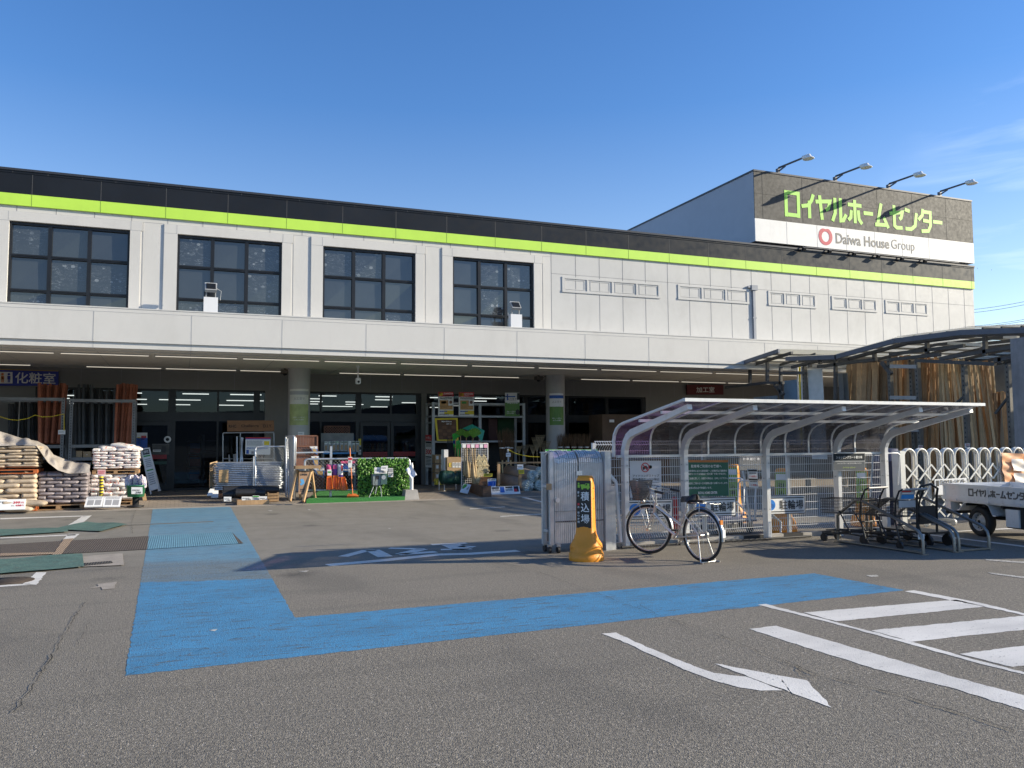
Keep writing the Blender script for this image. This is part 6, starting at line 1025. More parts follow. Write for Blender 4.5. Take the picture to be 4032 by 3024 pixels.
def didle(b, f):
    f.rect(b, .07, .585, .93, .592, 1); f.text(b, 'アイドリングストップ', .5, .41, .84, .07, 1, .01); f.text(b, '駐停車中エンジン停止', .5, .505, .84, .08, 1, .01)
    for i, s in enumerate(('大気汚染の改善、騒音の低減及び', '地球温暖化防止のため', 'アイドリングストップにご協力を', 'お願い致します。')): f.text(b, s, .14+.37*(1 if i in (0, 2) else .62 if i == 1 else .45), .675+.075*i, .74*(1 if i in (0, 2) else .62 if i == 1 else .45), .045, 1, .0)
    c = f.p(.48, .185); n = 32; r_ = .125*f.w*1.05; o = [(r_*cos(2*pi*i/n), r_*sin(2*pi*i/n)) for i in range(n)]; b.ring(o, [(x*.82, y*.82) for x, y in o], c+f.n*.004, f.u, f.v, f.n*.002, 2); b.bar(c-f.u*r_*.65+f.v*r_*.65+f.n*.007, c+f.u*r_*.65-f.v*r_*.65+f.n*.007, .014, .003, 2, up=f.n)
    f.rect(b, .40, .17, .56, .22, 1, .005); f.rect(b, .43, .14, .53, .17, 1, .005); f.disc(b, .43, .225, .016, 1, .005); f.disc(b, .53, .225, .016, 1, .005); [f.disc(b, .615+.02*dx, .165+.015*dy, .022, 1, .0045+.0003*dx) for dx in (0, 1, 2) for dy in (0, 1)]
board('idling_sign', 'pale notice with red ringed car symbol on the fence', 'sign', T(b1, (1050, 205), (1393, 203), (1395, 605), (1058, 606)), 11.46, [SGN]+PALETTE[1:], .01, 0, didle)
def dgn(b, f):
    f.rect(b, 0, 0, 1, .06, 7); f.text(b, '駐車場ご利用のお客様へ', .46, .17, .74, .09, 0, .012)
    for i, (s, w) in enumerate((('駐車場内における車両事故・人身事故及び盗難等の', .94), ('事故については当店は一切の責任を負いかねます。', .92), ('ご利用に際して、お困りの場合は、お申しつけ下さい。', .96), ('当店にご用のない方の駐車は固くお断りいたします。', .96), ('駐車の際は必ず施錠願います。', .56))): f.text(b, s, .02+w/2, (.30, .385, .51, .645, .775)[i], w, .06, 0, .012)
    f.text(b, 'ROYAL HOME CENTER', .48, .91, .46, .07, 0, .03)
board('parking_notice', 'dark green notice with white writing and orange top edge', 'sign', T(b1, (1672, 198), (2120, 198), (2128, 588), (1682, 588)), 11.46, PALETTE[:3]+[M('notice_green', (.015, .11, .065), .45, var=.06)]+PALETTE[4:]+[M('notice_orange', (.52, .17, .04), .5)], .012, 3, dgn)
def dbike(b, f):
    f.rect(b, .0, .0, 1, .035, 1); f.rect(b, 0, .965, 1, 1, 1); f.rect(b, 0, .035, .012, .965, 1); f.rect(b, .988, .035, 1, .965, 1); f.rect(b, .03, .11, .965, .16, 1); f.rect(b, .03, .84, .965, .89, 1)
    f.disc(b, .175, .5, .30*f.h, 7, .004, 1.1, 36); f.text(b, '駐輪場', .67, .5, .56, .52, 1, .012)
    c = f.p(.175, .5); r_ = .075*f.h*1.3
    for s in (-1, 1): n = 18; o = [(r_*cos(2*pi*i/n), r_*sin(2*pi*i/n)) for i in range(n)]; b.ring(o, [(x*.8, y*.8) for x, y in o], c+f.u*s*r_*1.4-f.v*r_*.6+f.n*.006, f.u, f.v, f.n*.001, 8)
    P_ = lambda x, y: c+f.u*x*r_+f.v*y*r_+f.n*.008
    for x0_, y0_, x1_, y1_ in ((-1.4, -.6, -.5, .8), (-.5, .8, .6, .8), (.6, .8, 1.4, -.6), (-.5, .8, .1, -.6), (.1, -.6, .6, .8), (.1, -.6, 1.4, -.6), (-.9, 1.2, -.4, 1.2)): b.bar(P_(x0_, y0_), P_(x1_, y1_), r_*.2, .001, 8, up=f.n)
BP = PALETTE+[M('disc_blue', (.02, .21, .66), .4), M('disc_ink', (.01, .09, .35), .5)]
for px, lb in ((T(b1, (1010, 632), (1516, 622), (1516, 838), (1020, 848)), 'white cycle parking sign with blue disc behind the bicycle basket'), (T(b1, (1745, 612), (2205, 598), (2208, 802), (1750, 818)), 'white cycle parking sign with blue disc behind the saddle'), (T(b2, (640, 672), (1168, 660), (1172, 888), (645, 906)), 'white cycle parking sign with blue disc beyond the bicycle')): board('cycle_sign', lb, 'sign', px, 11.45, BP, .02, 0, dbike, 'cycle parking signs')
board('cart_sign', 'dark grey cart area sign with white and lime writing', 'sign', T(b2, (1512, 140), (1915, 138), (1917, 356), (1518, 358)), 11.05, [PAPER, M('sign_graphite', (.045, .05, .055), .9, spec=.1), M('sign_midgrey', (.13, .14, .15), .9, spec=.1), M('lime_text', (.42, .55, .1), .5)], .015, 0, lambda b, f: (f.rect(b, .01, .02, .99, .44, 1), f.rect(b, .01, .47, .99, .985, 2), f.text(b, 'ショッピングカート置き場', .5, .24, .8, .16, 0, .02), f.text(b, 'ショッピングカートはこちらにお戻しください', .5, .58, .75, .08, 0, .01), f.text(b, 'ロイヤルホームセンター', .5, .82, .4, .09, 3, .01)))
b = MB(); b.tube([PY(b3(x, y), 11.3) for x, y in ((378, 760), (405, 290), (425, 258), (690, 248), (716, 270), (712, 330), (698, 620))], .014, 8); tag(b.build('pipe_hoop', STEEL), 'thin bent steel hoop behind the last shelter post', 'hoop')
b = MB(); q = PY(b1(1545, 1080), 12.1); b.lathe([(0, 0), (.11, 0), (.11, .04), (.075, .05), (.06, .62), (.035, .68), (0, .69)], 18, 0, (q.x, 12.1, 0)); tag(b.build('red_cone', M('red_plastic', (.62, .03, .02), .4, var=.1)), 'slim red cone behind the fence near the bicycle', 'cone')
board('trolley_sign', 'grey trolley area sign with white characters behind the fence', 'sign', R4(b2, 352, 172, 640, 352), 12.4, [PAPER, M('sign_grey2', (.13, .135, .14), .5)], .015, 1, lambda b, f: (f.text(b, '台車置き場', .5, .2, .74, .24, 0, .02), f.text(b, '台車はこちらへお戻しください', .5, .62, .7, .12, 0, .0)))
board('paper_notice', 'white paper notice with red writing on the fence', 'notice', T(b2, (455, 335), (568, 335), (592, 572), (474, 566)), 11.45, draw=lambda b, f: (f.rect(b, .02, .04, .98, .14, 1), lines(b, f, .1, .9, .2, .3, 1, 1), f.text(b, '使用禁止', .5, .4, .8, .1, 2), f.rect(b, .02, .52, .98, .62, 1), lines(b, f, .1, .9, .66, .74, 1, 1), f.text(b, '使用禁止', .55, .86, .8, .1, 2)), th=.006)
def trolley(x, y, rz, label):
    t = thing('platform_trolley', label, 'trolley', (x, y, 0), 'platform trolleys'); b = MB(); b.prism(rrect(.95, .55, .06), (x, y, .2), XA, YA, ZA*.035); b.build('deck', M('deck_blue', (.10, .11, .2), .5, var=.2), t); b = MB(); b.tube([(x+.45, y-.22, .23), (x+.5, y-.22, .85), (x+.5, y-.16, .9), (x+.5, y+.16, .9), (x+.5, y+.22, .85), (x+.45, y+.22, .23)], .016, 8); b.build('handle', WPIPE, t)
    for sx in (-.35, .35):
        for sy in (-.2, .2): b = MB(); b.cyl((x+sx, y+sy-.02, .075), YA, .075, .04, 16); b.box(x+sx-.03, x+sx+.03, y+sy-.035, y+sy+.035, .12, .198, 1); b.build('wheel', [BLK, STEEL], t)
    t.rotation_euler.z = rz
q = G(b2(330, 1150)); trolley(q.x, q.y+.3, .1, 'flat platform trolley parked behind the middle of the fence'); q = G(b1(2180, 1000)); trolley(q.x+.5, q.y+1.0, .5, 'second platform trolley farther behind the fence')
for x0_, y0_, x1_, y1_, lb in ((315, 745, 430, 860, 'white pole slanting behind the second cycle sign'), (395, 360, 490, 1000, 'thin grey pole standing behind the paper notice'), (760, 905, 870, 1000, 'bent white pipe rail low behind the third cycle sign')):
    b = MB(); pts = [PY(b2(x0_, y0_), 11.8), PY(b2(x1_, y1_), 11.75)]+([PY(b2(865, 1130), 11.7)] if x0_ == 760 else []); b.tube(pts, .018, 8); tag(b.build('pole', WPIPE), lb, 'pole')
# ================================================================ bicycle
Pf, Pr = G(b1(1290, 1222)), G(b1(1845, 1308)); fwd = (Pf-Pr); fwd.z = 0; WB = fwd.length; fwd.normalize(); sd = V((fwd.y, -fwd.x, 0)); WR = .315
t = thing('bicycle', 'silver city bicycle with wire basket on its rear stand', 'bicycle', Pr); SIL = M('bike_silver', (.60, .60, .60), .3, .75, var=.08); CHR = M('chrome', (.48, .48, .47), .32, .85); RUB = M('rubber', (.016, .016, .016), .75); SAD = M('saddle_black', (.022, .02, .02), .45)
hd = .42  # front wheel steered
fwf = V((fwd.x*cos(hd)-fwd.y*sin(hd), fwd.x*sin(hd)+fwd.y*cos(hd), 0)); sdf = V((fwf.y, -fwf.x, 0))
def wheel(c, d, s, nm):
    up = ZA; n = 48; b = MB(); b.tube([c+(d*cos(2*pi*i/n)+up*sin(2*pi*i/n))*WR for i in range(n)], .018, 10, closed=True); w = b.build(nm, RUB, t)
    b = MB(); b.tube([c+(d*cos(2*pi*i/n)+up*sin(2*pi*i/n))*(WR-.024) for i in range(n)], .011, 6, closed=True); b.build('rim', CHR, w); b = MB()
    for i in range(32): a = 2*pi*i/32; a2 = a+(.35 if i % 2 else -.35); b.tube([c+(d*cos(a2)+up*sin(a2))*.022+s*(.025 if i % 4 < 2 else -.025), c+(d*cos(a)+up*sin(a))*(WR-.026)], .0013, 3, smooth=False)
    b.build('spokes', CHR, w); b = MB(); b.cyl(c-s*.045, s, .022, .09, 12); b.build('hub', CHR, w)
Cf, Cr = Pf+ZA*(WR+.018), Pr+ZA*(WR+.018); wheel(Cf, fwf, sdf, 'wheel'); wheel(Cr, fwd, sd, 'wheel')
B = lambda a, z, s=0: Pr+fwd*a+ZA*z+sd*s
bb = B(.43, .27); seat_t = B(.26, .66); hdT = Pf-fwd*.155+ZA*.70; hdB = Pf-fwd*.115+ZA*.56; b = MB()
b.tube([hdT, hdB], .023, 10); b.tube([hdB, hdB.lerp(bb, .5)-ZA*.03, bb], .02, 10); b.tube([hdT.lerp(hdB, .3), B(.34, .42)], .018, 10); b.tube([seat_t, bb], .017, 10)
for s in (-1, 1): b.tube([bb+sd*.03*s, Cr+sd*.06*s], .010, 8); b.tube([B(.285, .58, .02*s), Cr+sd*.06*s], .008, 8)
b.build('frame', SIL, t); b = MB(); crown = hdB-ZA*.03+fwf*.02
for s in (-1, 1): b.tube([crown+sdf*.045*s, crown.lerp(Cf, .55)+sdf*.05*s-fwf*.012, Cf+sdf*.05*s], .011, 8); b.tube([Cf+sdf*.055*s, Cf+fwf*.09+sdf*.10*s+ZA*.34], .004, 6)
b.tube([crown-sdf*.045, crown+sdf*.045], .014, 8); b.build('fork', SIL, t)
b = MB(); stem = hdT+ZA*.17; b.tube([hdT, stem], .013, 8); b.tube([stem-fwf*.20+sdf*.28-ZA*.02, stem-fwf*.08+sdf*.27, stem+fwf*.04+sdf*.16+ZA*.03, stem+fwf*.02+ZA*.0, stem+fwf*.04-sdf*.16+ZA*.03, stem-fwf*.08-sdf*.27, stem-fwf*.20-sdf*.28-ZA*.02], .011, 8); b.build('handlebar', CHR, t)
for s in (-1, 1): b = MB(); b.tube([stem-fwf*.10+sdf*.272*s-ZA*.004, stem-fwf*.23+sdf*.283*s-ZA*.026], .017, 8); b.build('grip', BLK, t); b = MB(); b.tube([stem-fwf*.03+sdf*.25*s-ZA*.02, stem-fwf*.10+sdf*.25*s-ZA*.06, stem-fwf*.19+sdf*.26*s-ZA*.065], .006, 6); b.build('brake_lever', CHR, t)
b = MB(); b.tube([stem+fwf*.02+sdf*.12, stem+fwf*.10+sdf*.05-ZA*.1, crown+fwf*.03+ZA*.05], .004, 5); b.tube([stem+fwf*.02-sdf*.12, stem+fwf*.12-sdf*.05-ZA*.12, hdT+fwf*.05-ZA*.03], .004, 5); b.build('brake_cable', GRYP, t); b = MB(); b.lathe([(0, 0), (.028, 0), (.03, .012), (.015, .03), (0, .032)], 14, 0, stem+sdf*.09+ZA*.02); b.build('bell', CHR, t)
b = MB(); b.tube([seat_t, seat_t+ZA*.10-fwd*.02], .0125, 8); b.build('seat_post', CHR, t); sc = seat_t+ZA*.115-fwd*.05; b = MB()
def sfn(u, v): a = -1+2*u; wd = .105*(1-max(0, (a+.15))**.8*.72) if a > -.15 else .105*sqrt(max(0, 1-((-.15-a)/.86)**4)); x = math.cos(pi*v); return sc+fwd*a*.135+sd*x*wd+ZA*(.045*sqrt(max(0, 1-x*x*.85))-.05*abs(x)**3-.012*a+(.02 if a < -.5 else 0))
b.grid(16, 12, sfn); b.lathe([(0, -.055), (.07, -.05), (.08, -.02), (0, -.02)], 14, 0, sc-fwd*.05); b.build('saddle', SAD, t); b = MB(); [b.tube([sc-fwd*.07+sd*.04*s+V((.012*cos(k), .012*sin(k), -.07+.004*k)) for k in range(12)], .004, 5) for s in (-1, 1)]; b.build('saddle_spring', CHR, t)
def fender(c, d, a0, a1, R_, w, nm, mt): b = MB(); s = V((d.y, -d.x, 0)); b.grid(24, 6, lambda u, v: c+(d*cos(a0+(a1-a0)*u)+ZA*sin(a0+(a1-a0)*u))*(R_+.012*sin(pi*v))+s*w*(v-.5)*2); b.build(nm, mt, t)
fender(Cr, fwd, radians(35), radians(188), WR+.034, .028, 'mudguard', CHR); fender(Cf, fwf, radians(20), radians(200), WR+.034, .026, 'mudguard', CHR)
b = MB(); q = Cr+(fwd*cos(radians(150))+ZA*sin(radians(150)))*(WR+.055); b.obox(q, sd*.022, ZA*.028, fwd*.01); b.build('rear_reflector', M('reflector_orange', (.6, .2, .03), .3), t); b = MB(); q = Cr+(fwd*cos(radians(172))+ZA*sin(radians(172)))*(WR+.05); b.obox(q, sd*.024, ZA*.05, fwd*.004); b.build('rear_sticker', PAPER, t)
b = MB(); zr = 2*WR+.11; [b.tube([Pr+fwd*.2+sd*.06*s+ZA*zr, Pr-fwd*.26+sd*.06*s+ZA*zr], .006, 6) for s in (-1, 1)]; [b.tube([Pr+fwd*k-sd*.06+ZA*zr, Pr+fwd*k+sd*.06+ZA*zr], .005, 5) for k in (.2, .08, -.04, -.16, -.26)]; [b.tube([Pr-fwd*.02+sd*.06*s+ZA*zr, Cr+sd*.065*s], .006, 6) for s in (-1, 1)]; b.build('rear_carrier', CHR, t); b = MB(); b.obox(Pr+fwd*.02+ZA*(zr+.02), fwd*.06, sd*.02, ZA*.014); b.build('carrier_strap', BLK, t)
b = MB(); [b.tube([Cr+sd*.075*s, Pr-fwd*.09+sd*.13*s+ZA*.012], .008, 8) for s in (-1, 1)]; b.tube([Pr-fwd*.09-sd*.14+ZA*.012, Pr-fwd*.09+sd*.14+ZA*.012], .008, 8); [b.tube([Pr-fwd*.09+sd*.14*s+ZA*.012, Pr-fwd*.15+sd*.15*s+ZA*.01], .01, 8) for s in (-1, 1)]; b.build('rear_stand', CHR, t)
b = MB(); b.prism([(p[0]*1.0, p[1]) for p in rrect(.52, .085, .04, 4)], bb.lerp(Cr, .5)+sd*.05, (Cr-bb).normalized(), ZA, sd*.03); b.build('chain_case', M('case_grey', (.40, .39, .37), .4, .4), t); b = MB(); b.cyl(bb-sd*.06, sd, .025, .14, 12); b.cyl(bb+sd*.085, sd, .055, .008, 20); b.tube([bb+sd*.095, bb+sd*.1+fwd*.11-ZA*.11], .011, 8); b.tube([bb-sd*.06, bb-sd*.1-fwd*.11+ZA*.11], .011, 8); b.build('crank', CHR, t); [MB().obox(p, fwd*.045, sd*.035, ZA*.011).build('pedal', BLK, t) for p in (bb+sd*.145+fwd*.11-ZA*.11, bb-sd*.145-fwd*.11+ZA*.11)]
bk = Cf+fwf*.10+ZA*(WR+.08); b = MB(); zt_ = [(.0, .13, .085), (.26, .19, .125)]
def rim(z, wx, wy, n=24): return [bk+sdf*wx*math.copysign(abs(cos(2*pi*i/n))**.55, cos(2*pi*i/n))+fwf*wy*math.copysign(abs(sin(2*pi*i/n))**.55, sin(2*pi*i/n))+ZA*z for i in range(n)]
lv = [rim(z, .13+.06*z/.26, .085+.04*z/.26, 40) for z in [.26*i/9 for i in range(10)]]
[b.tube(l_, .0022, 4, closed=True, smooth=False) for l_ in lv]; [b.tube([l_[i] for l_ in lv], .0019, 3, smooth=False) for i in range(40)]; [b.tube([lv[0][i], lv[0][(40-i) % 40]], .002, 3, smooth=False) for i in range(1, 20)]; b.tube(lv[-1], .006, 6, closed=True); b.tube(rim(.1, .155, .102, 40), .005, 5, closed=True)
BW = M('basket_wire', (.17, .16, .15), .4, .5); b.build('basket', BW, t)
fl = smoke('basket_liner', (.40, .36, .33), .6); b = MB(); b.add([p for l_ in lv for p in l_], [[j*40+i, j*40+(i+1) % 40, (j+1)*40+(i+1) % 40, (j+1)*40+i] for j in range(9) for i in range(40)], 0, True); b.poly(lv[0], 0); b.build('basket_liner', fl, t)
b = MB(); b.tube([hdT+fwf*.02, bk+ZA*.2-fwf*.1], .008, 6); b.build('basket_bracket', CHR, t); [MB().tube([Cf+fwf*.09+sdf*.1*s+ZA*.34, bk+sdf*.1*s], .005, 6).build('basket_stay', CHR, t) for s in (-1, 1)]; b = MB(); b.lathe([(0, 0), (.035, 0), (.04, .05), (.03, .055), (0, .05)], 14, 0, Cf+fwf*.02-sdf*.06+ZA*(WR+.06), ax=fwf); b.build('front_lamp', CHR, t)
t.location = Pr; t.scale = (1.06, 1.06, 1.06)
# ================================================================ cart bay: rails, carts, hand truck
RST = M('rail_stainless', (.26, .25, .23), .38, .8, var=.15)
def corral(x, label, y0=8.83, y1=10.46):
    t = tag(MB().tube([(x, y1, .02), (x, y1, .42), (x, y1-.05, .46)]+[(x, y1-.38, .68), (x, y1-.46, .70), (x, y1-.56, .675), (x, y0+.2, .37), (x, y0+.08, .325), (x, y0+.02, .26), (x, y0, .18), (x, y0, .0)], .022, 10).tube([(x, y1, .02), (x, y0, .02)], .02, 8).box(x-.04, x+.04, y0-.05, y0+.05, 0, .012).box(x-.04, x+.04, y1-.05, y1+.05, 0, .012).build('cart_rail', RST), label, 'guide rail', 'steel guide rails of the cart bay')
corral(9.76, 'bent steel guide rail of the cart bay, nearest the bicycle'); corral(10.36, 'bent steel guide rail in the middle of the cart bay'); corral(10.45, 'second bent steel rail close beside the middle one'); corral(11.06, 'bent steel guide rail of the cart bay, nearest the truck')
b = MB(); b.bar((10.47, 8.84, .02), (11.04, 8.84, .02), .04, .02); tag(b.build('cross_bar', RST), 'flat steel bar on the ground between two guide rails', 'bar')
CART = M('cart_black', (.025, .025, .027), .4, .3)
def cart(x, y, rz, label, seat=True):
    t = thing('shopping_cart', label, 'shopping cart', (x, y, 0), 'shopping carts in the bay'); o = V((x, y, 0)); P_ = lambda a, c, z: o+V((a, c, z)); b = MB()  # handle at -y
    for s in (-1, 1): b.tube([P_(.17*s, .42, .12), P_(.2*s, -.05, .16), P_(.22*s, -.36, .14)], .013, 8); b.tube([P_(.22*s, -.36, .14), P_(.215*s, -.28, .42), P_(.235*s, -.33, .72), P_(.235*s, -.40, .86), P_(.225*s, -.46, .885)], .014, 8); b.tube([P_(.2*s, -.1, .16), P_(.17*s, .12, .5)], .011, 6)
    b.tube([P_(-.22, -.30, .36), P_(.22, -.30, .36)], .011, 6); b.build('frame', CART, t); b = MB(); b.tube([P_(-.235, -.46, .885), P_(.235, -.46, .885)], .018, 10); b.build('handle', M('cart_handle', (.28, .27, .26), .4), t); b = MB()
    def pt(u, v, z): w = .20-.05*u; return P_(w*v, -.30+.78*u, z+.10*(0)+(-.02*u))
    zt, zb2 = .70, .47
    for k in range(6):
        z = zb2+(zt-zb2)*k/5; b.tube([pt(0, -1, z), pt(1, -1, z), pt(1, 1, z), pt(0, 1, z)], .0045 if k < 5 else .008, 5, closed=True)
    for i in range(19): u = i/18; [b.tube([pt(u, s, zb2), pt(u, s, zt)], .0025, 3, smooth=False) for s in (-1, 1)]; b.tube([pt(u, -1, zb2), pt(u, 1, zb2)], .0025, 3, smooth=False)
    for i in range(11): v = -1+.2*i; b.tube([pt(1, v, zb2), pt(1, v, zt)], .0025, 3, smooth=False); b.tube([pt(0, v, zb2), pt(0, v, zt)], .0025, 3, smooth=False)
    b.build('basket', CART, t); b = MB()
    for k in range(9): b.tube([P_(-.16+.04*k, -.25, .2), P_(-.13+.033*k, .38, .18)], .004, 4)
    b.tube([P_(-.18, -.26, .2), P_(.18, -.26, .2), P_(.14, .4, .18), P_(-.14, .4, .18)], .007, 5, closed=True); b.build('lower_rack', CART, t)
    if seat:
        f = object.__new__(Face); c = P_(0, -.33, .80); f.u = XA; f.v = V((0, -.25, .97)).normalized(); f.n = f.u.cross(f.v); f.w, f.h = .28, .16; f.c = [c-f.u*.14+f.v*.08, c+f.u*.14+f.v*.08, c+f.u*.14-f.v*.08, c-f.u*.14-f.v*.08]; b = MB(); f.slab(b, .008, 2); f.rect(b, .05, 0, .7, .25, 0); f.rect(b, .1, .3, .9, .42, 1); f.rect(b, .08, .5, .95, .9, 3); b.build('ad_panel', [RED, PAPER, GRYP, M('ad_blue', (.03, .25, .6), .5)], t)
        b = MB(); b.obox(P_(0, -.31, .66), XA*.16, ZA*.05, YA*.006); b.build('seat_flap', GRYP, t)
    for a, c in ((-.17, .42), (.17, .42), (-.22, -.36), (.22, -.36)): b = MB(); b.cyl(P_(a-.015, c, .06), XA, .06, .03, 18); b.box(x+a-.024, x+a+.024, y+c-.02, y+c+.02, .07, .14); b.build('castor', CART, t)
    t.rotation_euler.z = rz
cart(9.92, 10.30, .18, 'black wire shopping cart nearer the fence in the bay', False); cart(10.12, 9.72, -.02, 'black wire shopping cart with red and blue panel in the bay')
t = thing('hand_truck', 'black flat hand truck with tall looped handle between rails', 'trolley', (10.85, 9.75, 0)); b = MB(); b.box(10.5, 11.0, 9.4, 10.3, .19, .22); b.build('deck', CART, t); b = MB(); xh = PY(b3(1000, 700), 9.45).x; b.tube([(xh-.2, 9.42, .2), (xh-.2, 9.40, .78), (xh-.18, 9.34, .92), (xh+.0, 9.32, .95), (xh+.16, 9.34, .88), (xh+.2, 9.40, .76), (xh+.2, 9.42, .2)], .018, 8); b.box(xh-.17, xh+.17, 9.40, 9.42, .35, .62); b.build('handle', CART, t)
for a in (10.55, 10.95):
    for c in (9.45, 10.2): b = MB(); b.cyl((a-.02, c, .085), XA, .085, .045, 18); b.box(a-.02, a+.02, c-.03, c+.03, .1, .188); b.build('castor', CART, t)
card('bluish white tag hanging low on the cart bay', R4(b3, 935, 1193, 1008, 1255), 9.3, 1)
# ================================================================ arched concertina gate, banner
ARCHW = M('arch_cream', (.66, .65, .60), .42, .1, var=.06, dirt=.15); Ya = 11.85; ax = [PY(b3(x, 300), Ya).x for x in (815, 960, 1110, 1265, 1405, 1550, 1690, 1815, 1950, 2085)]; za = PY(b3(1110, 200), Ya).z; st = ax[2]-ax[1]; ax += [ax[-1]+st*(i+1) for i in range(4)]
t = thing('arched_gate', 'cream arched concertina gate drawn out before the lumber', 'gate', (ax[4], Ya, 0))
for i, x in enumerate(ax):
    b = MB(); r_ = st*.43
    for y in (Ya-.028, Ya+.028): b.tube([(x-r_, y, .12 if i % 2 == 0 else .5), (x-r_, y, za-r_)]+[(x-r_*cos(a), y, za-r_+r_*sin(a)) for a in [pi*k/10 for k in range(1, 10)]]+[(x+r_, y, za-r_), (x+r_, y, .12 if i % 2 else .5)], .022, 8)
    b.build('arch', ARCHW, t)
    if i < len(ax)-1:
        for z0, z1 in ((.85, 1.15), (.45, .78), (.15, .42)): b = MB(); b.bar((x-st*.4, Ya-.058, z1), (x+st*.55, Ya-.058, z0), .03, .012, up=YA); b.bar((x-st*.4, Ya-.072, z0), (x+st*.55, Ya-.072, z1), .03, .012, up=YA); b.build('brace', ARCHW, t)
for x in (ax[1]-st*.43, ax[3]-st*.43): b = MB(); b.bar((x, Ya-.22, .09), (x, Ya+.22, .09), .05, .05); [b.cyl((x-.02, Ya+s*.22, .06), XA, .06, .04, 14) for s in (-1, 1)]; b.build('castor_foot', ARCHW, t)
b = MB(); b.box(ax[0]-st*.9, ax[0]-st*.55, Ya-.1, Ya+.1, 0, za-.03); b.build('gate_post', ARCHW, t)
BAN = M('banner_orange', (.72, .36, .18), .65, var=.1); f = Face(T(b3, (1900, 245), (2300, 262), (2300, 640), (1920, 610)), Ya-.12); t = thing('orange_banner', 'sagging orange cloth banner with white blocks tied to the arched gate', 'banner', f.p(.5, 1)); b = MB(); b.grid(30, 16, lambda u, v: f.p(u, v, .015*sin(u*14+v*9)+.01*sin(v*20-u*8)+.05*v*(1-u))); b.build('cloth', BAN, t); b = MB()
for a0, t0, a1, t1 in ((.25, .18, .62, .55), (.3, .62, .6, .95), (.7, .2, 1, .5), (.7, .62, 1, .95)): b.grid(10, 10, lambda u, v: (lambda a, w: f.p(a, w, .03+.015*sin(a*14+w*9)+.01*sin(w*20-a*8)+.05*w*(1-a)))(a0+(a1-a0)*u, t0+(t1-t0)*v))
b.build('print', M('banner_white', (.75, .68, .6), .6), t)
board('gate_sign', 'white sign with dark kana on the arched gate behind the truck', 'sign', T(b3, (1130, 556), (1500, 538), (1500, 735), (1135, 735)), Ya-.13, [PAPER, INK], .02, 0, lambda b, f: (kana(b, f.p(.16, .34, .004), f.u, f.v, f.w*.8, f.h*.27, f.n*.002, 1, .2), f.rect(b, .03, .08, .12, .45, 1), f.rect(b, .05, .55, .09, .9, 1)))
q = PY(b3(640, 300), 12.2); b = MB(); b.lathe([(0, 0), (.24, 0), (.25, .03), (.25, .3), (.26, .31), (.25, .32), (.25, 1.2), (.26, 1.21), (.25, 1.22), (.24, 1.45), (0, 1.46)], 24, 0, (q.x, 12.4, 0)); tag(b.build('blue_drum', M('drum_blue', (.04, .05, .10), .5)), 'tall blue drum behind the last shelter post', 'drum')
# ================================================================ white mini truck
TW_ = M('truck_white', (.68, .69, .70), .3, var=.04, dirt=.22, scale=1.5, coat=.3); DRK = M('underbody', (.02, .02, .021), .8); TD = V((-.163, -.987, 0)).normalized(); TN = V((TD.y, -TD.x, 0))  # TD to the cab, TN towards the viewer side
if TN.x > 0: TN = -TN
A0 = V((12.52, 10.86, 0)); t = thing('mini_truck', 'white mini pickup truck with dark kana on its bed side', 'truck', A0+TD*1.2-TN*.7); TP = lambda a, s, z: A0+TD*a-TN*s+ZA*z  # a along, s across (0 near side, 1.4 far)
def tbox(b, a0, a1, s0, s1, z0, z1, mi=0): b.obox(TP((a0+a1)/2, (s0+s1)/2, (z0+z1)/2), TD*(a1-a0)/2, TN*(s1-s0)/2, ZA*(z1-z0)/2, mi)
zb, zt = .575, .855
def gate_panel(b, face):  # pressed side: rails top and bottom with a recessed field
    a0, a1, s0, s1 = face; near = s1-s0 < .2
    tbox(b, a0, a1, s0, s1, zt-.045, zt); tbox(b, a0, a1, s0, s1, zb, zb+.07)
    if near: tbox(b, a0, a1, s0+.008, s1-.004, zb+.07, zt-.045); [tbox(b, a, a+.025, s0, s1, zb+.07, zt-.045) for a in (a0, (a0+a1)/2, a1-.025)]
    else: tbox(b, a0+.008, a1-.004, s0, s1, zb+.07, zt-.045)
b = MB(); gate_panel(b, (.03, 1.98, 0, .03)); kana(b, TP(.60, .0065, zb+.095), TD, ZA, 1.26, .115, TN*.004, 1, .2); b.build('bed_side', [TW_, M('kana_grey', (.11, .105, .10), .5)], t); b = MB(); gate_panel(b, (.03, 1.98, 1.37, 1.40)); b.build('bed_side', TW_, t); b = MB(); gate_panel(b, (0, .029, 0, 1.4)); b.build('tailgate', TW_, t)
b = MB(); tbox(b, .03, 2.0, .031, 1.369, zb-.03, zb+.02); [tbox(b, .03, 2.0, s, s+.06, zb-.12, zb-.031, 1) for s in (.35, 1.0)]; [tbox(b, .1+k*.38, .14+k*.38, .05, 1.35, zb-.08, zb-.031, 1) for k in range(5)]; tbox(b, 1.98, 2.04, .0, 1.4, zb-.1, 1.02); b.build('bed_floor', [TW_, DRK], t)
for a in (.25, .95, 1.6): b = MB(); tbox(b, a, a+.09, -.02, -.001, zb-.01, zb+.025); b.build('gate_latch', TW_, t)
b = MB(); pts = [(.36, .555), (.42, .46), (.50, .55), (.60, .575), (.88, .575), (.98, .55), (1.08, .42), (1.17, .40), (1.17, .43), (1.10, .46), (1.02, .58), (.36, .58)]
prof = [(.30, .40), (.34, .40), (.47, .53), (.58, .555), (.90, .555), (1.0, .525), (1.09, .36), (1.16, .36)]
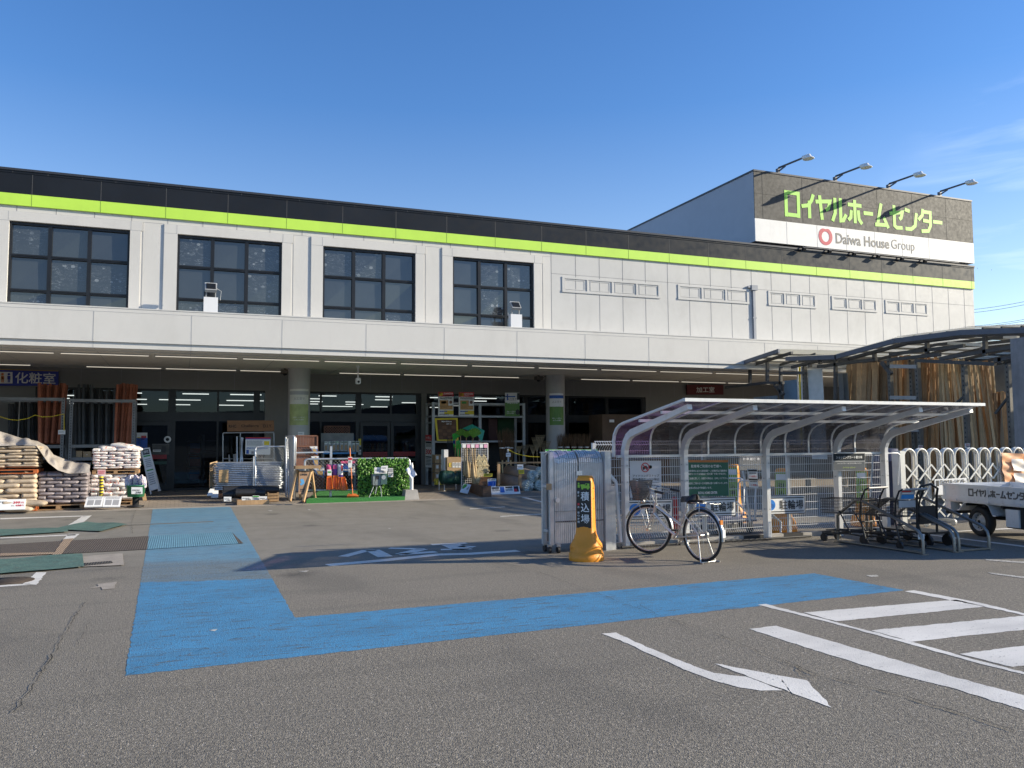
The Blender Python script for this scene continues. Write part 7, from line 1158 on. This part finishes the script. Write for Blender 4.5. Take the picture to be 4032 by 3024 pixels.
for i in range(len(prof)-1): p, q = prof[i], prof[i+1]; b.add([TP(p[0], .02, p[1]), TP(q[0], .02, q[1]), TP(q[0], .32, q[1]), TP(p[0], .32, p[1])], [[0, 1, 2, 3]]); b.add([TP(p[0], .02, p[1]+.012), TP(q[0], .02, q[1]+.012), TP(q[0], .32, q[1]+.012), TP(p[0], .32, p[1]+.012)], [[3, 2, 1, 0]]); b.add([TP(p[0], .02, p[1]), TP(p[0], .02, p[1]+.02), TP(q[0], .02, q[1]+.02), TP(q[0], .02, q[1])], [[0, 1, 2, 3]])
b.build('mudguard', TW_, t); b = MB(); tbox(b, .02, .16, .02, .2, .38, zb-.031); b.build('rear_corner', TW_, t); b = MB(); tbox(b, .3, 2.0, .35, 1.05, .28, .45); tbox(b, 1.35, 1.75, .05, .35, .2, .52); tbox(b, .0, .04, .05, 1.35, .32, .40); b.build('chassis', DRK, t); b = MB(); tbox(b, 1.36, 1.62, .02, .049, .22, .5); b.build('toolbox', TW_, t)
def twheel(a, s, out):
    c = TP(a, s, .245); ax_ = TN*out; b = MB(); b.lathe([(.15, -.07), (.225, -.072), (.242, -.05), (.245, 0), (.242, .05), (.225, .072), (.15, .07), (.15, -.07)], 36, 0, c, ax=ax_); w = b.build('wheel', RUB, t); b = MB(); b.lathe([(.152, .065), (.158, .07), (.145, .07), (.135, .045), (.125, .02), (.105, .02), (.09, .035), (.06, .04), (.05, .06), (.0, .062)], 32, 0, c, ax=ax_); b.build('rim', M('steel_rim', (.45, .45, .44), .4, .5, var=.1), w); b = MB(); u = ax_.cross(ZA)
    for k in range(12): q = c+ax_*.024+(u*cos(2*pi*k/12)+ZA*sin(2*pi*k/12))*.115; b.cyl(q, ax_, .011, .004, 8)
    b.cyl(c+ax_*.062, ax_, .03, .004, 14); b.build('rim_holes', DRK, w)
twheel(.75, .12, 1); twheel(.75, 1.28, -1); twheel(2.64, .14, 1); twheel(2.64, 1.26, -1)
b = MB(); cabp = [(2.06, .38), (2.06, 1.30), (2.14, 1.74), (2.30, 1.78), (2.95, 1.78), (3.08, 1.72), (3.34, 1.02), (3.38, .80), (3.38, .36), (2.98, .36), (2.9, .52), (2.64, .58), (2.4, .52), (2.32, .36)]
b.prism([p for p in cabp], TP(0, .03, 0), TD, ZA, -TN*1.34); b.build('cab', TW_, t); b = MB(); b.prism([(2.16, 1.12), (2.2, 1.66), (2.92, 1.66), (3.18, 1.12)], TP(0, .026, 0), TD, ZA, TN*.003); b.prism([(3.37, 1.06), (3.12, 1.70), (3.13, 1.70), (3.39, 1.06)], TP(.02, .12, 0), TD, ZA, -TN*1.16); b.build('cab_window', GD, t); b = MB(); [tbox(b, 3.375, 3.40, s, s+.22, .66, .80) for s in (.1, 1.08)]; b.build('headlight', M('lamp_glass', (.7, .7, .7), .15), t)
# ================================================================ lumber yard shed
SHD = M('shed_steel', (.085, .085, .085), .7, .1, var=.2); SHL = M('shed_edge', (.14, .15, .175), .6, .1); q = NT('corrugated_sheet'); tr = q.n('BsdfTranslucent'); tr.inputs[0].default_value = (.9, .86, .72, 1); df = q.n('BsdfDiffuse'); df.inputs[0].default_value = (.55, .53, .46, 1); m2 = q.n('MixShader'); m2.inputs[0].default_value = .3; q.l(tr.outputs[0], m2.inputs[1]); q.l(df.outputs[0], m2.inputs[2]); tp = q.n('BsdfTransparent'); tp.inputs[0].default_value = (.9, .88, .8, 1); m3 = q.n('MixShader'); m3.inputs[0].default_value = .3; q.l(m2.outputs[0], m3.inputs[1]); q.l(tp.outputs[0], m3.inputs[2]); q.l(m3.outputs[0], q.out.inputs[0]); CORR = q.m
X5 = 18.0; t = thing('lumber_shed', 'open steel shed with low translucent roof over the lumber', 'shed', (21, 17, 0)); bays = [((180, 325), (480, 225), .0), ((490, 268), (862, 275), .0), ((878, 268), (1300, 152), 0), ((1302, 152), (1770, 92), 0), ((1770, 92), (2320, 70), 0)]
for i, (a, c, _) in enumerate(bays):
    p, q_ = PX(b5(*a), X5), PX(b5(*c), X5); b = MB(); n = max(8, int(abs(p.y-q_.y)/.09)); off = .02*i; W5 = 7
    if i == 1: p = V((X5, 21.3, 4.30)); q_ = V((X5, 19.1, 4.14))
    b.grid(1, n*2, lambda u, v: V((X5+.05+W5*u, p.y+(q_.y-p.y)*v, p.z+(q_.z-p.z)*v+.02*(round(v*n*2) % 2)+off+.12*u)), 0, False); b.build('roof_sheet', CORR, t)
    b = MB(); b.bar(p-ZA*.05, q_-ZA*.05, .07, .13); b.build('edge_beam', SHL, t); b = MB()
    for u in range(7): x = X5+.5+u; b.bar((x, p.y, p.z-.1), (x, q_.y, q_.z-.1), .05, .08)
    for v in range(1, 4): k = v/4; y, z = p.y+(q_.y-p.y)*k, p.z+(q_.z-p.z)*k; b.bar((X5+.1, y, z-.04+off), (X5+7, y, z+.08+off), .05, .05)
    b.build('rafters', SHD, t)
def strut(x0_, y0_, x1_, y1_, X=18.5, w=.09, mi=0): b = MB(); b.bar(PX(b5(x0_, y0_), X), PX(b5(x1_, y1_), X), w, w); b.build('strut', SHD, t)
for s in ((262, 345, 572, 250), (572, 352, 775, 300), (755, 348, 1170, 295), (985, 290, 1395, 178), (1265, 298, 1620, 262), (1265, 260, 1790, 200), (1450, 305, 2010, 330), (1620, 292, 2212, 195), (1390, 172, 1920, 120), (2010, 305, 2212, 262), (275, 345, 275, 462), (397, 310, 397, 450), (492, 350, 492, 580), (1155, 250, 1155, 292), (1527, 175, 1527, 255), (1937, 118, 1937, 270), (880, 290, 880, 610), (700, 325, 700, 352), (772, 300, 772, 330), (495, 392, 668, 392), (105, 495, 405, 460), (405, 462, 512, 462), (450, 478, 512, 545), (1205, 318, 1275, 400), (2045, 285, 2045, 320)): strut(*s)
for x, y0, X in ((1262, 290, 18.6), (1458, 298, 18.6), (1788, 318, 18.6), (2100, 335, 18.6), (1415, 300, 19.0), (660, 350, 18.6)):
    p = PX(b5(x, y0), X); b = MB(); b.box(X-.06, X+.06, p.y-.05, p.y+.05, 0, p.z); 
    for k in range(int(p.z/.12)): b.box(X-.064, X-.0605, p.y-.015, p.y+.015, .1+k*.12, .15+k*.12, 1)
    b.build('upright', [M('shed_upright', (.17, .155, .13), .75, .05, var=.2, dirt=.3), INK], t)
for a in ((1270, 345, 1455, 348), (1270, 566, 1455, 568), (1270, 790, 1470, 795)): b = MB(); b.bar(PX(b5(a[0], a[1]), 18.55), PX(b5(a[2], a[3]), 18.55), .07, .1); b.build('cross_arm', RG, t)
for a in ((1735, 605, 1785, 560), (2010, 680, 2095, 570), (1290, 560, 1335, 600)): strut(*a, X=18.55, w=.05)
b = MB(); b.bar(PX(b5(1680, 180), 18.8), PX(b5(1920, 196), 18.8), .1, .08); b.build('lamp_batten', TUBE, t); b = MB(); b.bar(PX(b5(2075, 138), 18.8), PX(b5(2170, 142), 18.8), .1, .08); b.build('lamp_batten', TUBE, t)
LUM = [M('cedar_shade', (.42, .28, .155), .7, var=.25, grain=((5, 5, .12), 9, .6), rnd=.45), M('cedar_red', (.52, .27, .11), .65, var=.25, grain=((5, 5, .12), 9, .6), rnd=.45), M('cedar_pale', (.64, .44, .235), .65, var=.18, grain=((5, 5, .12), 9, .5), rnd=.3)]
def lumber(x0_, x1_, n, yt, lean, mt, label, grp, X=19.3, jit=12, zb_=.15):
    for i in range(n):
        u = i/n; xt = x0_+(x1_-x0_)*(u+.5/n)+random.uniform(-3, 3); p = PX(b5(xt, yt+random.uniform(-jit, jit)), X+random.uniform(-.12, .2)); w = (PX(b5(x0_, yt), X)-PX(b5(x1_, yt), X)).length/n*random.uniform(.85, 1.15); k = lean*random.uniform(.7, 1.3); q_ = V((X-.25+random.uniform(-.1, .1), p.y-k*(p.z-zb_), zb_)); p.z = min(p.z, 4.06); b = MB(); b.bar(p, q_, w*.985, .045, up=XA)
        tag(b.build('lumber_board', random.choice(mt)), label, 'board', grp)
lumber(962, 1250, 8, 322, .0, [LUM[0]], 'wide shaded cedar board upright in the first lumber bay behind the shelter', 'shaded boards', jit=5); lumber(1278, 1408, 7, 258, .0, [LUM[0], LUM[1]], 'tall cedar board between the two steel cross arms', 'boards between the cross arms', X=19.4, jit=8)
lumber(1466, 1640, 11, 288, .03, [LUM[1], LUM[1], LUM[2]], 'reddish narrow board in the third lumber bay above the arched gate', 'reddish boards'); lumber(1640, 1785, 8, 300, .13, [LUM[2]], 'pale board leaning in the third lumber bay', 'pale leaning boards', jit=18)
lumber(1793, 1885, 5, 318, .10, [LUM[2]], 'pale wide board leaning beside the perforated upright', 'pale wide boards'); lumber(1885, 1970, 5, 335, .17, [LUM[1], LUM[2]], 'brown board leaning strongly at the end of the tall lumber', 'strongly leaning boards', jit=6); lumber(1990, 2108, 8, 528, .05, [LUM[1], LUM[2]], 'short reddish board in the last lumber bay', 'short boards', jit=8); lumber(2118, 2235, 7, 575, .02, [LUM[1]], 'short dark board next to the grey column', 'short dark boards', jit=6)
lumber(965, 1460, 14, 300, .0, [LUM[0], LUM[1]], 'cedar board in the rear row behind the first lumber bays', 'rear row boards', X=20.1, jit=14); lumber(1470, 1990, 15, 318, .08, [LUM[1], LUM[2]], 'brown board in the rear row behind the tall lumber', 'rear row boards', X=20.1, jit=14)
for x, y, X in ((1482, 905, 18.4), (1813, 890, 18.4)): f = Face(R4(b5, x-16, y, x+16, y+32), PX(b5(x, y), X).y); b = MB(); f.slab(b, .01); lines(b, f, .1, .9, .15, .5, 2, 2); lines(b, f, .1, .9, .55, .9, 2, 1); tag(b.build('price_card', PALETTE), 'small red and white card on the %s lumber upright' % ('nearer' if x > 1700 else 'middle'), 'price card', 'cards on the lumber uprights')
def corr(x0_, x1_, yt, yb, X, mt, label, lean=0):
    p, q_ = PX(b5(x0_, yt), X), PX(b5(x1_, yt), X); n = 28; b = MB(); zb_ = PX(b5(x0_, yb), X).z if yb else .2
    b.grid(n, 1, lambda u, v: V((X+.03*(i_ if False else (round(u*n) % 2))-.2*v*0, p.y+(q_.y-p.y)*u-lean*v, p.z+(max(.15, zb_)-p.z)*v)), 0, False); return tag(b.build('metal_sheet', mt), label, 'metal sheet')
corr(512, 620, 448, 900, 18.9, M('blue_sheet', (.16, .24, .34), .45, .3, var=.1), 'bluish corrugated metal sheet leaning behind the shelter'); corr(680, 785, 370, 1000, 18.7, M('white_sheet', (.62, .63, .62), .45, .2, var=.1), 'tall white corrugated sheet leaning behind the shelter', .1); corr(895, 925, 395, 900, 19.0, M('grey_sheet', (.4, .42, .43), .45, .3), 'narrow grey corrugated sheet beside the cedar boards', .1); corr(928, 960, 395, 900, 19.1, M('grey_sheet2', (.3, .32, .33), .45, .3), 'second narrow grey sheet touching the cedar boards', .1); corr(300, 470, 565, 900, 19.2, M('dark_sheet', (.16, .2, .25), .5, .3), 'low dark blue sheet pile behind the shelter roof')
b = MB(); [b.tube([PX(b5(610+i*14, 348), 18.8), PX(b5(628+i*13, 900), 18.6)], .03, 7, i % 2) for i in range(3)]; tag(b.build('pale_pipes', [WPIPE, YEL]), 'few pale pipes upright before the white corrugated sheet', 'pipe')
b = MB(); f = Face(T(b5, (2150, 132), (2300, 120), (2300, 960), (2170, 960)), 12.6); b.box(f.c[0].x+.36, f.c[0].x+.8, 12.6, 13.0, 0, f.c[0].z); [b.box(f.c[0].x+.356, f.c[0].x+.804, 12.59, 12.6, z, z+.05, 1) for z in (1.2, 2.6, 3.0)]; tag(b.build('grey_column', [M('column_sheet', (.24, .24, .25), .5, var=.2, grain=((1, 1, .1), 6, .3)), RACK]), 'broad grey clad column at the end of the lumber shed', 'column')
b = MB(); b.box(25.2, 25.4, 9, 21.5, 0, 4.9); [b.box(25.14, 25.199, 9+k*.6, 9.5+k*.6, .02, 4.88, k % 2) for k in range(20)]; b.build('back_wall', [M('shed_back', (.20, .19, .18), .7, var=.15, scale=.8), M('shed_back_light', (.27, .26, .24), .7, var=.15, scale=.8)], bpy.data.objects['lumber_shed'])
for i, z in enumerate((3.45, 3.2, 2.95, 2.6)):
    for k in range(4): b = MB(); b.tube([(24.3+.12*k, 12.5, z+.03*k), (24.1+.12*k, 17.5, z+.03*k)], .025, 7); tag(b.build('long_pipe', WPIPE if (i+k) % 3 else STEEL), 'pale pipe lying high on the far side of the lumber shed', 'pipe', 'pipes lying in the shed')
# overhead lines far behind
for i, (a, c) in enumerate((((1990, 708), (2212, 662)), ((1990, 722), (2212, 676)), ((1995, 782), (2212, 742)), ((1995, 788), (2212, 750)))):
    p, q_ = PY(z3(*a), 70), PY(z3(*c), 60); d = q_-p; pts = [p+d*k-ZA*(2.2*(k+1)*(3-k)*.12-.4) for k in [-1+4*j/16 for j in range(17)]]; off = pts[4]-p; pts = [x-off for x in pts]; b = MB(); b.tube(pts, .022, 5); tag(b.build('power_line', M('cable_black', (.03, .03, .035), .6)), '%s of the four overhead cables beyond the shop corner' % ['topmost', 'second from top', 'third from top', 'lowest'][i], 'cable', 'overhead cables')
